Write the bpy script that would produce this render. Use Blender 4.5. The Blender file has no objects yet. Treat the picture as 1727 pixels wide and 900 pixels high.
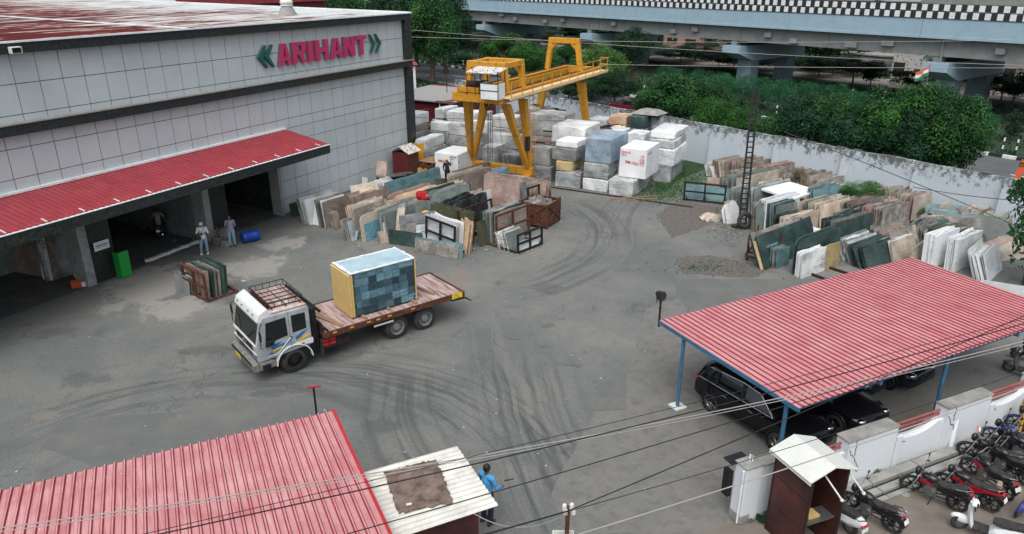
import bpy, bmesh, math, random
from mathutils import Vector, Matrix, noise
R = math.radians
S = bpy.context.scene
# ------------------------------------------------------------------ camera
FPX, PITCH, CAMH = 1232.0, math.atan(493/1232.0), 13.5
cd = bpy.data.cameras.new('camera'); cam = bpy.data.objects.new('camera', cd)
S.collection.objects.link(cam); S.camera = cam
cam.location = (0, 0, CAMH); cam.rotation_euler = (R(90)-PITCH, 0, 0)
cd.sensor_width = 36; cd.lens = 36*FPX/1727; cd.clip_end = 2000; cd.clip_start = .1
# ------------------------------------------------------------------ light
SUN_EL, SUN_AZ = R(60), R(190)      # azimuth from +Y towards +X
w = bpy.data.worlds.new('World'); S.world = w; w.use_nodes = True
wn = w.node_tree.nodes; wl = w.node_tree.links
sky = wn.new('ShaderNodeTexSky'); sky.sky_type = 'NISHITA'; sky.sun_disc = False
sky.sun_elevation = SUN_EL; sky.sun_rotation = SUN_AZ
sky.air_density = 1.0; sky.dust_density = 4.0; sky.ozone_density = 1.0
hs = wn.new('ShaderNodeHueSaturation'); hs.inputs['Saturation'].default_value = .42      # overcast: cloud greys the blue
wl.new(sky.outputs[0], hs.inputs['Color']); wl.new(hs.outputs[0], wn['Background'].inputs[0]); wn['Background'].inputs[1].default_value = .15
sl = bpy.data.lights.new('sun', 'SUN'); so = bpy.data.objects.new('sun', sl); S.collection.objects.link(so)
sl.energy = 1.5; sl.angle = R(60); sl.color = (1, .97, .92)
sd = Vector((math.sin(SUN_AZ)*math.cos(SUN_EL), math.cos(SUN_AZ)*math.cos(SUN_EL), math.sin(SUN_EL)))
so.rotation_euler = sd.to_track_quat('Z', 'Y').to_euler()
S.view_settings.view_transform = 'Standard'; S.view_settings.look = 'None'
S.view_settings.exposure = 0.30; S.view_settings.gamma = 1
S.render.resolution_x = 1024; S.render.resolution_y = 534

# ------------------------------------------------------------------ measuring helpers (photo 1727x900 -> places in the yard)
cP, sP = math.cos(PITCH), math.sin(PITCH)
CAM = Vector((0, 0, CAMH))
def ray(px, py):
    a = (px-863.5)/FPX; b = (450-py)/FPX
    return Vector((a, cP+b*sP, -sP+b*cP))
def G(px, py, z=0.0):
    d = ray(px, py); return CAM+d*((CAMH-z)/-d.z)
def onplane(px, py, p0, az):
    n = Vector((math.cos(az), -math.sin(az), 0)); d = ray(px, py)
    return CAM+d*((p0-CAM).dot(n)/d.dot(n))
def hz(p, px, py):      # height at pixel row above ground point p
    d = ray(px, py); return CAMH+d.z*(math.hypot(p.x, p.y)/math.hypot(d.x, d.y))
def az(deg): return Vector((math.sin(R(deg)), math.cos(R(deg)), 0))

# ------------------------------------------------------------------ object helpers
def link(o, parent=None):
    S.collection.objects.link(o)
    if parent is not None: o.parent = parent
    return o
def tag(o, label=None, cat=None, group=None, kind=None):
    if label: o['label'] = label
    if cat: o['category'] = cat
    if group: o['group'] = group
    if kind: o['kind'] = kind
    return o
def thing(name, label, cat, loc=(0, 0, 0), rz=0, group=None):
    o = bpy.data.objects.new(name, None); o.location = loc; o.rotation_euler = (0, 0, rz)
    o.empty_display_size = .2
    link(o); return tag(o, label, cat, group)
def kids(o): return [c for c in S.collection.objects if c.parent == o]
CH = {}
def dup(o, loc=None, rz=None, parent=None):
    c = o.copy(); S.collection.objects.link(c)
    if parent is not None: c.parent = parent
    for k in [x for x in CH.get(o.name, [])]:
        d = dup(k, parent=c)
        CH.setdefault(c.name, []).append(d)
    if loc is not None: c.location = loc
    if rz is not None: c.rotation_euler = (c.rotation_euler[0], c.rotation_euler[1], rz)
    return c

class MB:
    def __init__(s): s.v = []; s.f = []; s.m = []
    def add(s, vs, fs, m=0):
        n = len(s.v); s.v += [tuple(v) for v in vs]
        s.f += [tuple(i+n for i in f) for f in fs]; s.m += [m]*len(fs); return s
    def box(s, c, d, rz=0, m=0, M=None):
        x, y, z = d[0]/2, d[1]/2, d[2]/2
        vs = [Vector(p) for p in ((-x,-y,-z),(x,-y,-z),(x,y,-z),(-x,y,-z),(-x,-y,z),(x,-y,z),(x,y,z),(-x,y,z))]
        T = M if M is not None else Matrix.Rotation(rz, 3, 'Z')
        vs = [T @ v + Vector(c) for v in vs]
        return s.add(vs, [(0,3,2,1),(4,5,6,7),(0,1,5,4),(1,2,6,5),(2,3,7,6),(3,0,4,7)], m)
    def b2(s, x0, x1, y0, y1, z0, z1, m=0):
        return s.box(((x0+x1)/2, (y0+y1)/2, (z0+z1)/2), (x1-x0, y1-y0, z1-z0), m=m)
    def beam(s, p, q, w, h=None, m=0, up=(0, 0, 1)):
        p = Vector(p); q = Vector(q); h = h or w; d = q-p; L = d.length
        if L < 1e-6: return s
        x = d/L; u = Vector(up)
        if abs(x.dot(u)) > .98: u = Vector((0, 1, 0))
        y = u.cross(x).normalized(); z = x.cross(y)
        M = Matrix((x, y, z)).transposed()
        return s.box((p+q)/2, (L, w, h), M=M, m=m)
    def cyl(s, p, q, r, r2=None, n=12, m=0, cap=True):
        p = Vector(p); q = Vector(q); r2 = r if r2 is None else r2
        x = (q-p); 
        if x.length < 1e-7: return s
        x.normalize(); u = Vector((0, 0, 1)) if abs(x.z) < .9 else Vector((1, 0, 0))
        a = x.cross(u).normalized(); b = x.cross(a)
        vs = []
        for c, rr in ((p, r), (q, r2)):
            for i in range(n):
                t = 2*math.pi*i/n; vs.append(c+a*math.cos(t)*rr+b*math.sin(t)*rr)
        fs = [(i, (i+1) % n, n+(i+1) % n, n+i) for i in range(n)]
        if cap: fs += [tuple(range(n-1, -1, -1)), tuple(range(n, 2*n))]
        return s.add(vs, fs, m)
    def tube(s, pts, r, n=6, m=0):
        pts = [Vector(p) for p in pts]
        rs = r if isinstance(r, (list, tuple)) else [r]*len(pts)
        vs = []
        for k, p in enumerate(pts):
            d = (pts[min(k+1, len(pts)-1)]-pts[max(k-1, 0)]).normalized()
            u = Vector((0, 0, 1)) if abs(d.z) < .9 else Vector((1, 0, 0))
            a = d.cross(u).normalized(); b = d.cross(a)
            for i in range(n):
                t = 2*math.pi*i/n; vs.append(p+a*math.cos(t)*rs[k]+b*math.sin(t)*rs[k])
        fs = []
        for k in range(len(pts)-1):
            for i in range(n): fs.append((k*n+i, k*n+(i+1) % n, (k+1)*n+(i+1) % n, (k+1)*n+i))
        fs += [tuple(range(n-1, -1, -1)), tuple(range((len(pts)-1)*n, len(pts)*n))]
        return s.add(vs, fs, m)
    def ball(s, c, r, n=10, m=0, sc=(1, 1, 1)):
        c = Vector(c); vs = []; h = n//2+1
        for j in range(h+1):
            ph = math.pi*j/h
            for i in range(n):
                t = 2*math.pi*i/n
                vs.append(c+Vector((math.sin(ph)*math.cos(t)*r*sc[0], math.sin(ph)*math.sin(t)*r*sc[1], math.cos(ph)*r*sc[2])))
        fs = [(j*n+i, (j+1)*n+i, (j+1)*n+(i+1) % n, j*n+(i+1) % n) for j in range(h) for i in range(n)]
        return s.add(vs, fs, m)
    def prism(s, poly, y0, y1, m=0):      # polygon in xz, extruded along y
        n = len(poly)
        vs = [(p[0], y0, p[1]) for p in poly]+[(p[0], y1, p[1]) for p in poly]
        fs = [tuple(range(n)), tuple(range(2*n-1, n-1, -1))]+[((i+1) % n, i, n+i, n+(i+1) % n) for i in range(n)]
        return s.add(vs, fs, m)
    def flat(s, poly, z0, z1, m=0):       # polygon in xy, extruded along z
        n = len(poly)
        vs = [(p[0], p[1], z0) for p in poly]+[(p[0], p[1], z1) for p in poly]
        fs = [tuple(range(n-1, -1, -1)), tuple(range(n, 2*n))]+[(i, (i+1) % n, n+(i+1) % n, n+i) for i in range(n)]
        return s.add(vs, fs, m)
    def torus(s, c, axis, R0, r, n=24, k=8, m=0, flat=1.0):
        c = Vector(c); x = Vector(axis).normalized(); u = Vector((0, 0, 1)) if abs(x.z) < .9 else Vector((1, 0, 0))
        a = x.cross(u).normalized(); b = x.cross(a); vs = []
        for i in range(n):
            t = 2*math.pi*i/n; rad = a*math.cos(t)+b*math.sin(t)
            for j in range(k):
                q = 2*math.pi*j/k
                vs.append(c+rad*(R0+math.cos(q)*r)+x*math.sin(q)*r*flat)
        fs = [(i*k+j, ((i+1) % n)*k+j, ((i+1) % n)*k+(j+1) % k, i*k+(j+1) % k) for i in range(n) for j in range(k)]
        return s.add(vs, fs, m)
    def build(s, name, mats, parent=None, loc=None, rot=None, smooth=False, bevel=0, seg=2):
        me = bpy.data.meshes.new(name); me.from_pydata(s.v, [], s.f)
        mats = mats if isinstance(mats, (list, tuple)) else [mats]
        for x in mats: me.materials.append(x)
        for i, p in enumerate(me.polygons):
            p.material_index = s.m[i]; p.use_smooth = smooth
        bm = bmesh.new(); bm.from_mesh(me); bmesh.ops.recalc_face_normals(bm, faces=bm.faces); bm.to_mesh(me); bm.free()
        o = bpy.data.objects.new(name, me); link(o, parent)
        if parent is not None: CH.setdefault(parent.name, []).append(o)
        if loc is not None: o.location = loc
        if rot is not None: o.rotation_euler = rot
        if bevel:
            b = o.modifiers.new('b', 'BEVEL'); b.width = bevel; b.segments = seg; b.limit_method = 'ANGLE'; b.angle_limit = R(40)
            if smooth: pass
        if smooth and hasattr(me, 'set_sharp_from_angle'): me.set_sharp_from_angle(angle=R(42))
        return o

# ------------------------------------------------------------------ materials
MATS = {}
def nt(name):
    m = bpy.data.materials.new(name); m.use_nodes = True; MATS[name] = m
    t = m.node_tree; return m, t.nodes, t.links, t.nodes['Principled BSDF']
def ramp(n, stops):
    r = n.new('ShaderNodeValToRGB'); e = r.color_ramp.elements
    while len(e) < len(stops): e.new(.5)
    for i, (p, c) in enumerate(stops):
        e[i].position = p; e[i].color = (c[0], c[1], c[2], 1) if not isinstance(c, (int, float)) else (c, c, c, 1)
    return r
def mixc(n, l, fac, a, b, mode='MIX'):
    x = n.new('ShaderNodeMix'); x.data_type = 'RGBA'; x.blend_type = mode
    for sock, val in ((x.inputs[0], fac), (x.inputs[6], a), (x.inputs[7], b)):
        if hasattr(val, 'is_output'): l.new(val, sock)
        elif isinstance(val, (int, float)): sock.default_value = val if sock.type == 'VALUE' else (val, val, val, 1)
        else: sock.default_value = (val[0], val[1], val[2], 1)
    return x.outputs[2]
def math_(n, l, op, a, b=None, clamp=False):
    x = n.new('ShaderNodeMath'); x.operation = op; x.use_clamp = clamp
    for i, val in enumerate((a, b)):
        if val is None: continue
        if hasattr(val, 'is_output'): l.new(val, x.inputs[i])
        else: x.inputs[i].default_value = val
    return x.outputs[0]
def coord(n, l, kind='Object', sc=(1, 1, 1), rot=(0, 0, 0), rand=False):
    mp = n.new('ShaderNodeMapping'); mp.inputs['Scale'].default_value = sc; mp.inputs['Rotation'].default_value = rot
    if kind == 'World':
        g = n.new('ShaderNodeNewGeometry'); l.new(g.outputs['Position'], mp.inputs[0])
    else:
        g = n.new('ShaderNodeTexCoord'); l.new(g.outputs[kind], mp.inputs[0])
    if rand:
        oi = n.new('ShaderNodeObjectInfo'); v = n.new('ShaderNodeVectorMath'); v.operation = 'SCALE'
        l.new(oi.outputs['Random'], v.inputs['Scale']); v.inputs[0].default_value = (37, 53, 71)
        l.new(v.outputs[0], mp.inputs['Location'])
    return mp.outputs[0]
def noi(n, l, vec, scale, detail=4, rough=.55, dist=0):
    x = n.new('ShaderNodeTexNoise'); x.inputs['Scale'].default_value = scale; x.inputs['Detail'].default_value = detail
    x.inputs['Roughness'].default_value = rough; x.inputs['Distortion'].default_value = dist
    l.new(vec, x.inputs['Vector']); return x.outputs[0]
def bump(n, l, b, h, strength, dist=.02):
    x = n.new('ShaderNodeBump'); x.inputs['Strength'].default_value = strength; x.inputs['Distance'].default_value = dist
    l.new(h, x.inputs['Height']); l.new(x.outputs[0], b.inputs['Normal'])
def mat(name, cols, scale=3, rough=.7, metal=0, bmp=.2, sc=(1, 1, 1), rand=0, kind='Object', detail=5, lo=.3, hi=.7, spec=.4, dirt=None, dirtscale=1.2, dirtamt=.5):
    m, n, l, b = nt(name)
    v = coord(n, l, kind, sc, rand=rand > 0)
    h = noi(n, l, v, scale, detail, .6)
    k = len(cols)
    r = ramp(n, [(lo+(hi-lo)*i/max(1, k-1), c) for i, c in enumerate(cols)]) if k > 1 else None
    if r: l.new(h, r.inputs[0]); c = r.outputs[0]
    else: c = mixc(n, l, h, [x*.92 for x in cols[0]], [min(1, x*1.08) for x in cols[0]])
    if dirt is not None:
        v2 = coord(n, l, kind, (1, 1, 1), rand=rand > 0)
        d = noi(n, l, v2, dirtscale, 6, .7); dr = ramp(n, [(.48, 0.), (.68, 1.)]); l.new(d, dr.inputs[0])
        f = math_(n, l, 'MULTIPLY', dr.outputs[0], dirtamt)
        c = mixc(n, l, f, c, dirt)
    if rand:
        oi = n.new('ShaderNodeObjectInfo')
        q = math_(n, l, 'MULTIPLY_ADD', oi.outputs['Random'], 2*rand); q.node.inputs[2].default_value = 1-rand
        x = n.new('ShaderNodeVectorMath'); x.operation = 'SCALE'; l.new(c, x.inputs[0]); l.new(q, x.inputs['Scale']); c = x.outputs[0]
    l.new(c, b.inputs['Base Color']); b.inputs['Roughness'].default_value = rough; b.inputs['Metallic'].default_value = metal
    b.inputs['Specular IOR Level'].default_value = spec
    if bmp: bump(n, l, b, h, bmp)
    return m
def marble(name, base, alt, vein, vamt=.9, scale=1.3, rough=.55, diag=0, rand=.22, vw=.09, stain=1.0):
    m, n, l, b = nt(name)
    v = coord(n, l, 'Object', (1, 1, 1), (0, diag, 0), rand=True)
    a = noi(n, l, v, scale, 6, .65, .6); r = ramp(n, [(.35, base), (.65, alt)]); l.new(a, r.inputs[0])
    v2 = coord(n, l, 'Object', (.7, .7, 1.6) if diag == 0 else (.35, .35, 2.6), (0, diag, 0), rand=True)
    a2 = noi(n, l, v2, scale*1.6, 5, .6, 1.6)
    d = math_(n, l, 'ABSOLUTE', math_(n, l, 'SUBTRACT', a2, .5))
    r2 = ramp(n, [(0, 1.), (vw, 0.)]); l.new(d, r2.inputs[0])
    a3 = noi(n, l, v, scale*.8, 2); r3 = ramp(n, [(.4, 0.), (.6, 1.)]); l.new(a3, r3.inputs[0])
    f = math_(n, l, 'MULTIPLY', math_(n, l, 'MULTIPLY', r2.outputs[0], r3.outputs[0]), vamt)
    c = mixc(n, l, f, r.outputs[0], vein)
    # dusty stains
    sp = noi(n, l, v, 7, 6, .75); r4 = ramp(n, [(.50, 0.), (.72, .55*stain)]); l.new(sp, r4.inputs[0])
    c = mixc(n, l, r4.outputs[0], c, [x*.42 for x in base])
    dv = noi(n, l, coord(n, l, 'Object', (3.5, 3.5, .7), rand=True), 1.6, 5, .7); r5 = ramp(n, [(.50, 0.), (.70, .5*stain)]); l.new(dv, r5.inputs[0])
    c = mixc(n, l, r5.outputs[0], c, [min(.75, x*.75+.06) for x in base])      # dried slurry runs
    bg = noi(n, l, v, .9, 3); r6 = ramp(n, [(.35, 1-.28*stain), (.65, 1+.22*stain)]); l.new(bg, r6.inputs[0]); c = mixc(n, l, 1.0, c, r6.outputs[0], 'MULTIPLY')
    oi = n.new('ShaderNodeObjectInfo')
    q = math_(n, l, 'MULTIPLY_ADD', oi.outputs['Random'], 2*rand); q.node.inputs[2].default_value = 1-rand
    x = n.new('ShaderNodeVectorMath'); x.operation = 'SCALE'; l.new(c, x.inputs[0]); l.new(q, x.inputs['Scale'])
    l.new(x.outputs[0], b.inputs['Base Color']); b.inputs['Roughness'].default_value = rough
    b.inputs['Specular IOR Level'].default_value = .4
    bump(n, l, b, sp, .3)
    return m
def plain(name, c, rough=.5, metal=0, spec=.5):
    m, n, l, b = nt(name); v = coord(n, l, 'Object'); h = noi(n, l, v, 6, 4)
    col = mixc(n, l, h, [x*.85 for x in c], [min(1, x*1.12) for x in c])
    l.new(col, b.inputs['Base Color'])
    r = math_(n, l, 'MULTIPLY_ADD', h, .2); r.node.inputs[2].default_value = max(0, rough-.1); l.new(r, b.inputs['Roughness'])
    b.inputs['Metallic'].default_value = metal; b.inputs['Specular IOR Level'].default_value = spec
    return m
M = {}
M['panel'] = mat('cladding_panel', [(.43, .495, .515), (.50, .545, .56)], .35, .38, 0, 0, dirt=(.34, .37, .40), dirtscale=.8, dirtamt=.3, rand=0, spec=.5)
M['gap'] = plain('dark_joint', (.03, .04, .045), .8)
M['granite'] = mat('black_granite', [(.012, .016, .017), (.045, .055, .055)], 9, .35, 0, .05, lo=.4, hi=.75)
M['ledge'] = mat('ledge_concrete', [(.22, .22, .21), (.32, .32, .31)], 3, .9)
M['concrete'] = mat('concrete', [(.20, .20, .19), (.34, .34, .32)], 2, .9, dirt=(.08, .08, .08))
M['jamb'] = mat('painted_jamb', [(.24, .26, .26), (.34, .36, .35)], 3, .8, dirt=(.08, .09, .09))
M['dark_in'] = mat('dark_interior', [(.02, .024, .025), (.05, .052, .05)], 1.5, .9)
M['pale_in'] = mat('pale_interior_wall', [(.14, .17, .17), (.22, .25, .25)], 1.5, .9, dirt=(.05, .06, .06))
M['yellow'] = mat('crane_yellow', [(.54, .25, .018), (.66, .33, .03)], 2.5, .5, dirt=(.14, .06, .02), dirtscale=2.5, dirtamt=.65, kind='World', bmp=.1)
M['walk'] = mat('walkway_plate', [(.66, .45, .22), (.78, .60, .36)], 3, .7)
M['rust'] = mat('rusty_steel', [(.035, .016, .012), (.10, .038, .024), (.15, .07, .045)], 6, .85, .2)
M['rustd'] = mat('dark_rusty_steel', [(.02, .016, .016), (.06, .03, .022)], 6, .8, .3)
M['blackm'] = plain('black_metal', (.015, .015, .017), .5, .3)
M['steel'] = plain('bare_steel', (.26, .27, .28), .4, .8)
M['chrome'] = plain('chrome', (.6, .6, .62), .18, 1)
M['rubber'] = mat('tyre_rubber', [(.018, .018, .018), (.05, .048, .045)], 8, .85)
M['glass'] = plain('dark_glass', (.006, .009, .010), .06, 0, .8)
M['wood'] = mat('weathered_timber', [(.20, .12, .075), (.34, .23, .15)], 5, .9, sc=(1, 8, 8))
M['redshed'] = mat('dark_red_sheet', [(.085, .010, .014), (.13, .016, .022)], 1.5, .6, dirt=(.05, .02, .02), dirtscale=2)
M['redpaint'] = plain('red_paint', (.42, .02, .03), .45)
M['blue_post'] = mat('blue_post_paint', [(.03, .12, .22), (.05, .17, .30)], 4, .6, dirt=(.05, .05, .05))
M['white'] = mat('white_paint', [(.66, .70, .72), (.76, .79, .80)], 2, .7, dirt=(.35, .36, .36), dirtscale=2.5, dirtamt=.4)
M['black'] = plain('black_paint', (.02, .022, .024), .6)
M['green'] = plain('green_cabinet_paint', (.014, .31, .05), .5)
M['orange'] = plain('orange_plastic', (.55, .10, .02), .5)
M['bluep'] = mat('blue_drum_plastic', [(.004, .035, .25), (.01, .07, .38)], 3, .4)
M['redpipe'] = mat('faded_red_pipe', [(.24, .06, .06), (.34, .11, .10)], 5, .6)
M['skin'] = plain('skin', (.17, .085, .05), .6)
M['hair'] = plain('black_hair', (.01, .009, .008), .6)
M['cwhite'] = plain('white_cloth', (.70, .72, .75), .9)
M['cblue'] = plain('sky_blue_cloth', (.07, .32, .62), .9)
M['cnavy'] = plain('navy_cloth', (.012, .016, .028), .9)
M['jeans'] = plain('light_denim', (.19, .31, .42), .9)
M['ctan'] = plain('tan_cloth', (.28, .24, .18), .9)
M['yhelmet'] = plain('yellow_helmet_plastic', (.75, .48, .01), .4)
M['flagsaf'] = plain('saffron', (.75, .10, .03), .8); M['flaggr'] = plain('flag_green', (.01, .22, .06), .8)
M['navyw'] = plain('navy_emblem', (.01, .02, .2), .8)
M['magenta'] = plain('magenta_acrylic', (.46, .03, .125), .35)
M['dgreen'] = plain('dark_green_acrylic', (.005, .10, .075), .35)
M['leafcloth'] = plain('red_cloth', (.35, .008, .012), .9)
# checked shirt
m, n, l, b = nt('checked_cloth'); v = coord(n, l, 'Object'); ck = n.new('ShaderNodeTexChecker'); ck.inputs['Scale'].default_value = 22
l.new(v, ck.inputs[0]); ck.inputs[1].default_value = (.45, .45, .5, 1); ck.inputs[2].default_value = (.03, .04, .09, 1)
l.new(ck.outputs[0], b.inputs['Base Color']); b.inputs['Roughness'].default_value = .9; M['check'] = m
# corrugated sheet paints (faded) -------------------------------------------------
M['pink'] = mat('faded_red_sheet', [(.42, .155, .165), (.50, .235, .24), (.56, .30, .305)], 1.1, .42, 0, 0, sc=(1, 1, 1), dirt=(.40, .06, .075), dirtscale=.5, dirtamt=.25, kind='World')
# pale scratches and runs along the sheets
t_ = M['pink'].node_tree; n, l = t_.nodes, t_.links; b = n['Principled BSDF']; src = b.inputs['Base Color'].links[0].from_socket
mp = n.new('ShaderNodeMapping'); mp.vector_type = 'TEXTURE'; mp.inputs['Rotation'].default_value = (0, 0, R(210)); mp.inputs['Scale'].default_value = (.06, 1.6, 1)
g_ = n.new('ShaderNodeNewGeometry'); l.new(g_.outputs['Position'], mp.inputs[0]); h = noi(n, l, mp.outputs[0], 1.0, 6, .7)
r = ramp(n, [(.50, 0.), (.72, .5)]); l.new(h, r.inputs[0]); r2 = ramp(n, [(.28, .45), (.45, 0.)]); l.new(h, r2.inputs[0])
c = mixc(n, l, r.outputs[0], src, (.66, .46, .46)); c = mixc(n, l, r2.outputs[0], c, (.30, .05, .065)); l.new(c, b.inputs['Base Color'])
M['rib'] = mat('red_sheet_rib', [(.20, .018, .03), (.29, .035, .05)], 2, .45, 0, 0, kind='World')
M['redroof'] = mat('red_canopy_sheet', [(.25, .032, .042), (.33, .06, .072)], 1.5, .42, 0, 0, kind='World', dirt=(.25, .02, .03))
M['whsheet'] = mat('white_cement_sheet', [(.52, .52, .47), (.68, .68, .62)], 2, .85, dirt=(.22, .20, .17), dirtscale=3, dirtamt=.35)
M['mud'] = mat('brown_sacking', [(.05, .035, .03), (.16, .115, .095), (.22, .17, .15)], 3.5, .95, bmp=.8)
M['booth'] = mat('brown_sheet_metal', [(.030, .012, .011), (.062, .020, .017), (.13, .03, .022)], 1.2, .5, 0, .05, lo=.35, hi=.75)
M['tin'] = mat('cream_tin_sheet', [(.58, .60, .56), (.68, .70, .66)], 1.5, .5, dirt=(.35, .33, .30), dirtscale=3, dirtamt=.3)
M['rustwhite'] = mat('flaking_white_sheet', [(.14, .07, .05), (.45, .43, .41), (.6, .6, .58)], 5, .8, lo=.35, hi=.55)
# old roof of the big hall: silver sheets with rust-red streaks along x
m, n, l, b = nt('rust_streaked_roof')
v = coord(n, l, 'Object', (.16, 1.3, 1)); a = noi(n, l, v, 1.6, 7, .65)
v2 = coord(n, l, 'Object'); sx = n.new('ShaderNodeSeparateXYZ'); l.new(v2, sx.inputs[0])
q = math_(n, l, 'MULTIPLY_ADD', sx.outputs[0], -.009); q.node.inputs[2].default_value = .015
big = noi(n, l, v2, .12, 2)
big2 = math_(n, l, 'MULTIPLY_ADD', big, .35); big2.node.inputs[2].default_value = -.175
aa = math_(n, l, 'ADD', math_(n, l, 'ADD', a, q), big2)
r = ramp(n, [(.40, (.50, .54, .54)), (.50, (.34, .27, .25)), (.54, (.115, .022, .022)), (.75, (.075, .014, .016))]); l.new(aa, r.inputs[0])
l.new(r.outputs[0], b.inputs['Base Color']); b.inputs['Roughness'].default_value = .95; b.inputs['Specular IOR Level'].default_value = .1; M['oldroof'] = m
# truck deck boards, painted truck
M['deck'] = mat('worn_deck_boards', [(.14, .07, .06), (.34, .24, .22), (.52, .45, .43)], 2.2, .9, sc=(3.2, .45, 1), bmp=.4)
M['truckw'] = mat('truck_silver_paint', [(.27, .30, .32), (.40, .43, .45)], 1.5, .4, 0, 0, dirt=(.16, .13, .10), dirtscale=7, dirtamt=.5, spec=.5)
M['truckwh'] = mat('truck_white_paint', [(.62, .64, .64), (.66, .68, .68)], 1.5, .4, 0, 0, dirt=(.32, .26, .22), dirtscale=9, dirtamt=.2)
M['rustroof'] = mat('rust_stained_cab_roof', [(.55, .54, .51), (.48, .40, .34), (.42, .13, .06)], 2.4, .6, lo=.35, hi=.68)
M['blst'] = plain('blue_sticker', (.02, .14, .36), .4); M['yelst'] = plain('yellow_sticker', (.72, .42, .02), .4)
M['amber'] = plain('amber_reflector', (.75, .28, .02), .3); M['plate'] = plain('yellow_plate', (.72, .55, .03), .4)
M['wplate'] = plain('white_plate', (.72, .72, .72), .4)
M['ink'] = plain('black_ink', (.01, .01, .012), .6); M['redink'] = plain('red_marker_ink', (.55, .01, .07), .6)
# tile wrapped block on the truck
m, n, l, b = nt('blue_grey_stone_tiles')
v = coord(n, l, 'Object', (2.6, 1, 2.6), (R(90), 0, 0)); 
vx = coord(n, l, 'Object'); spx = n.new('ShaderNodeSeparateXYZ'); l.new(vx, spx.inputs[0]); cm = n.new('ShaderNodeCombineXYZ')
l.new(spx.outputs[0], cm.inputs[0]); l.new(spx.outputs[2], cm.inputs[1])
br = n.new('ShaderNodeTexBrick'); l.new(cm.outputs[0], br.inputs[0]); br.offset = .12
br.inputs['Color1'].default_value = (.012, .03, .045, 1); br.inputs['Color2'].default_value = (.14, .27, .33, 1); br.inputs['Mortar'].default_value = (.05, .09, .11, 1)
br.inputs['Scale'].default_value = 1; br.inputs['Brick Width'].default_value = .34; br.inputs['Row Height'].default_value = .3; br.inputs['Mortar Size'].default_value = .008
h = noi(n, l, coord(n, l, 'Object', (1, 1, 3)), 5, 6, .7, 1)
rr = ramp(n, [(.35, (.55, .55, .55)), (.7, (1.5, 1.5, 1.5))]); l.new(h, rr.inputs[0])
c = mixc(n, l, 1.0, br.outputs[0], rr.outputs[0], 'MULTIPLY'); l.new(c, b.inputs['Base Color']); b.inputs['Roughness'].default_value = .45; M['tiles'] = m
M['palebl'] = mat('pale_blue_resin', [(.26, .42, .50), (.40, .55, .60)], 1.5, .35, spec=.5, dirt=(.62, .66, .66), dirtscale=2, dirtamt=.5)
M['foam'] = mat('yellow_foam', [(.50, .35, .12), (.60, .43, .18)], 2, .8)
# stones ---------------------------------------------------------------------------
ST = {
 'white': marble('white_marble', (.66, .68, .68), (.60, .63, .64), (.30, .34, .36), .6, 1.0, rand=.12, stain=.55),
 'plain white': marble('plain_white_marble', (.78, .80, .81), (.74, .77, .79), (.5, .5, .52), .3, .8, rand=.06, stain=.2),
 'veined white': marble('veined_white_marble', (.70, .71, .70), (.60, .62, .63), (.06, .09, .14), .95, 1.1, diag=R(-38), vw=.12, rand=.08, stain=.3),
 'grey': marble('grey_marble', (.27, .295, .30), (.42, .44, .44), (.09, .105, .11), .95, 1.1, diag=R(25), vw=.16),
 'light grey': marble('light_grey_marble', (.42, .44, .44), (.56, .57, .56), (.15, .17, .18), .95, 1.0, diag=R(30), vw=.1),
 'cream': marble('cream_stone', (.52, .44, .34), (.62, .54, .44), (.30, .21, .14), .5, 1.2),
 'beige': marble('beige_stone', (.34, .30, .25), (.45, .40, .34), (.16, .12, .09), .6, 1.4),
 'brown': marble('brown_stone', (.20, .155, .125), (.30, .24, .20), (.09, .06, .05), .7, 1.4),
 'pinkish brown': marble('pinkish_brown_stone', (.28, .175, .145), (.38, .28, .24), (.50, .42, .38), .6, 1.1),
 'grey green': marble('grey_green_stone', (.145, .185, .17), (.22, .26, .24), (.09, .11, .10), .6, 1.3),
 'dark green': marble('dark_green_stone', (.018, .045, .042), (.04, .075, .07), (.13, .17, .16), .5, 1.5, rough=.3),
 'black': marble('black_stone', (.012, .018, .020), (.03, .036, .04), (.16, .19, .20), .7, 1.4, rough=.3),
 'teal': marble('teal_stone', (.10, .20, .22), (.17, .29, .30), (.05, .10, .12), .6, 1.0),
 'blue grey': marble('blue_grey_marble', (.25, .33, .41), (.33, .41, .48), (.16, .22, .29), .5, 1.2),
 'orange': marble('orange_cream_stone', (.62, .42, .27), (.68, .50, .36), (.35, .2, .1), .4, 1.0),
 'tan': marble('tan_yellow_stone', (.44, .33, .15), (.52, .42, .22), (.2, .14, .06), .4, 1.2),
 'olive': marble('olive_stone', (.055, .06, .03), (.09, .09, .05), (.02, .025, .015), .6, 1.3),
 'weathered grey': marble('weathered_grey_stone', (.33, .31, .28), (.22, .205, .185), (.06, .055, .05), .9, 2.6, vw=.16),
}
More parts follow.
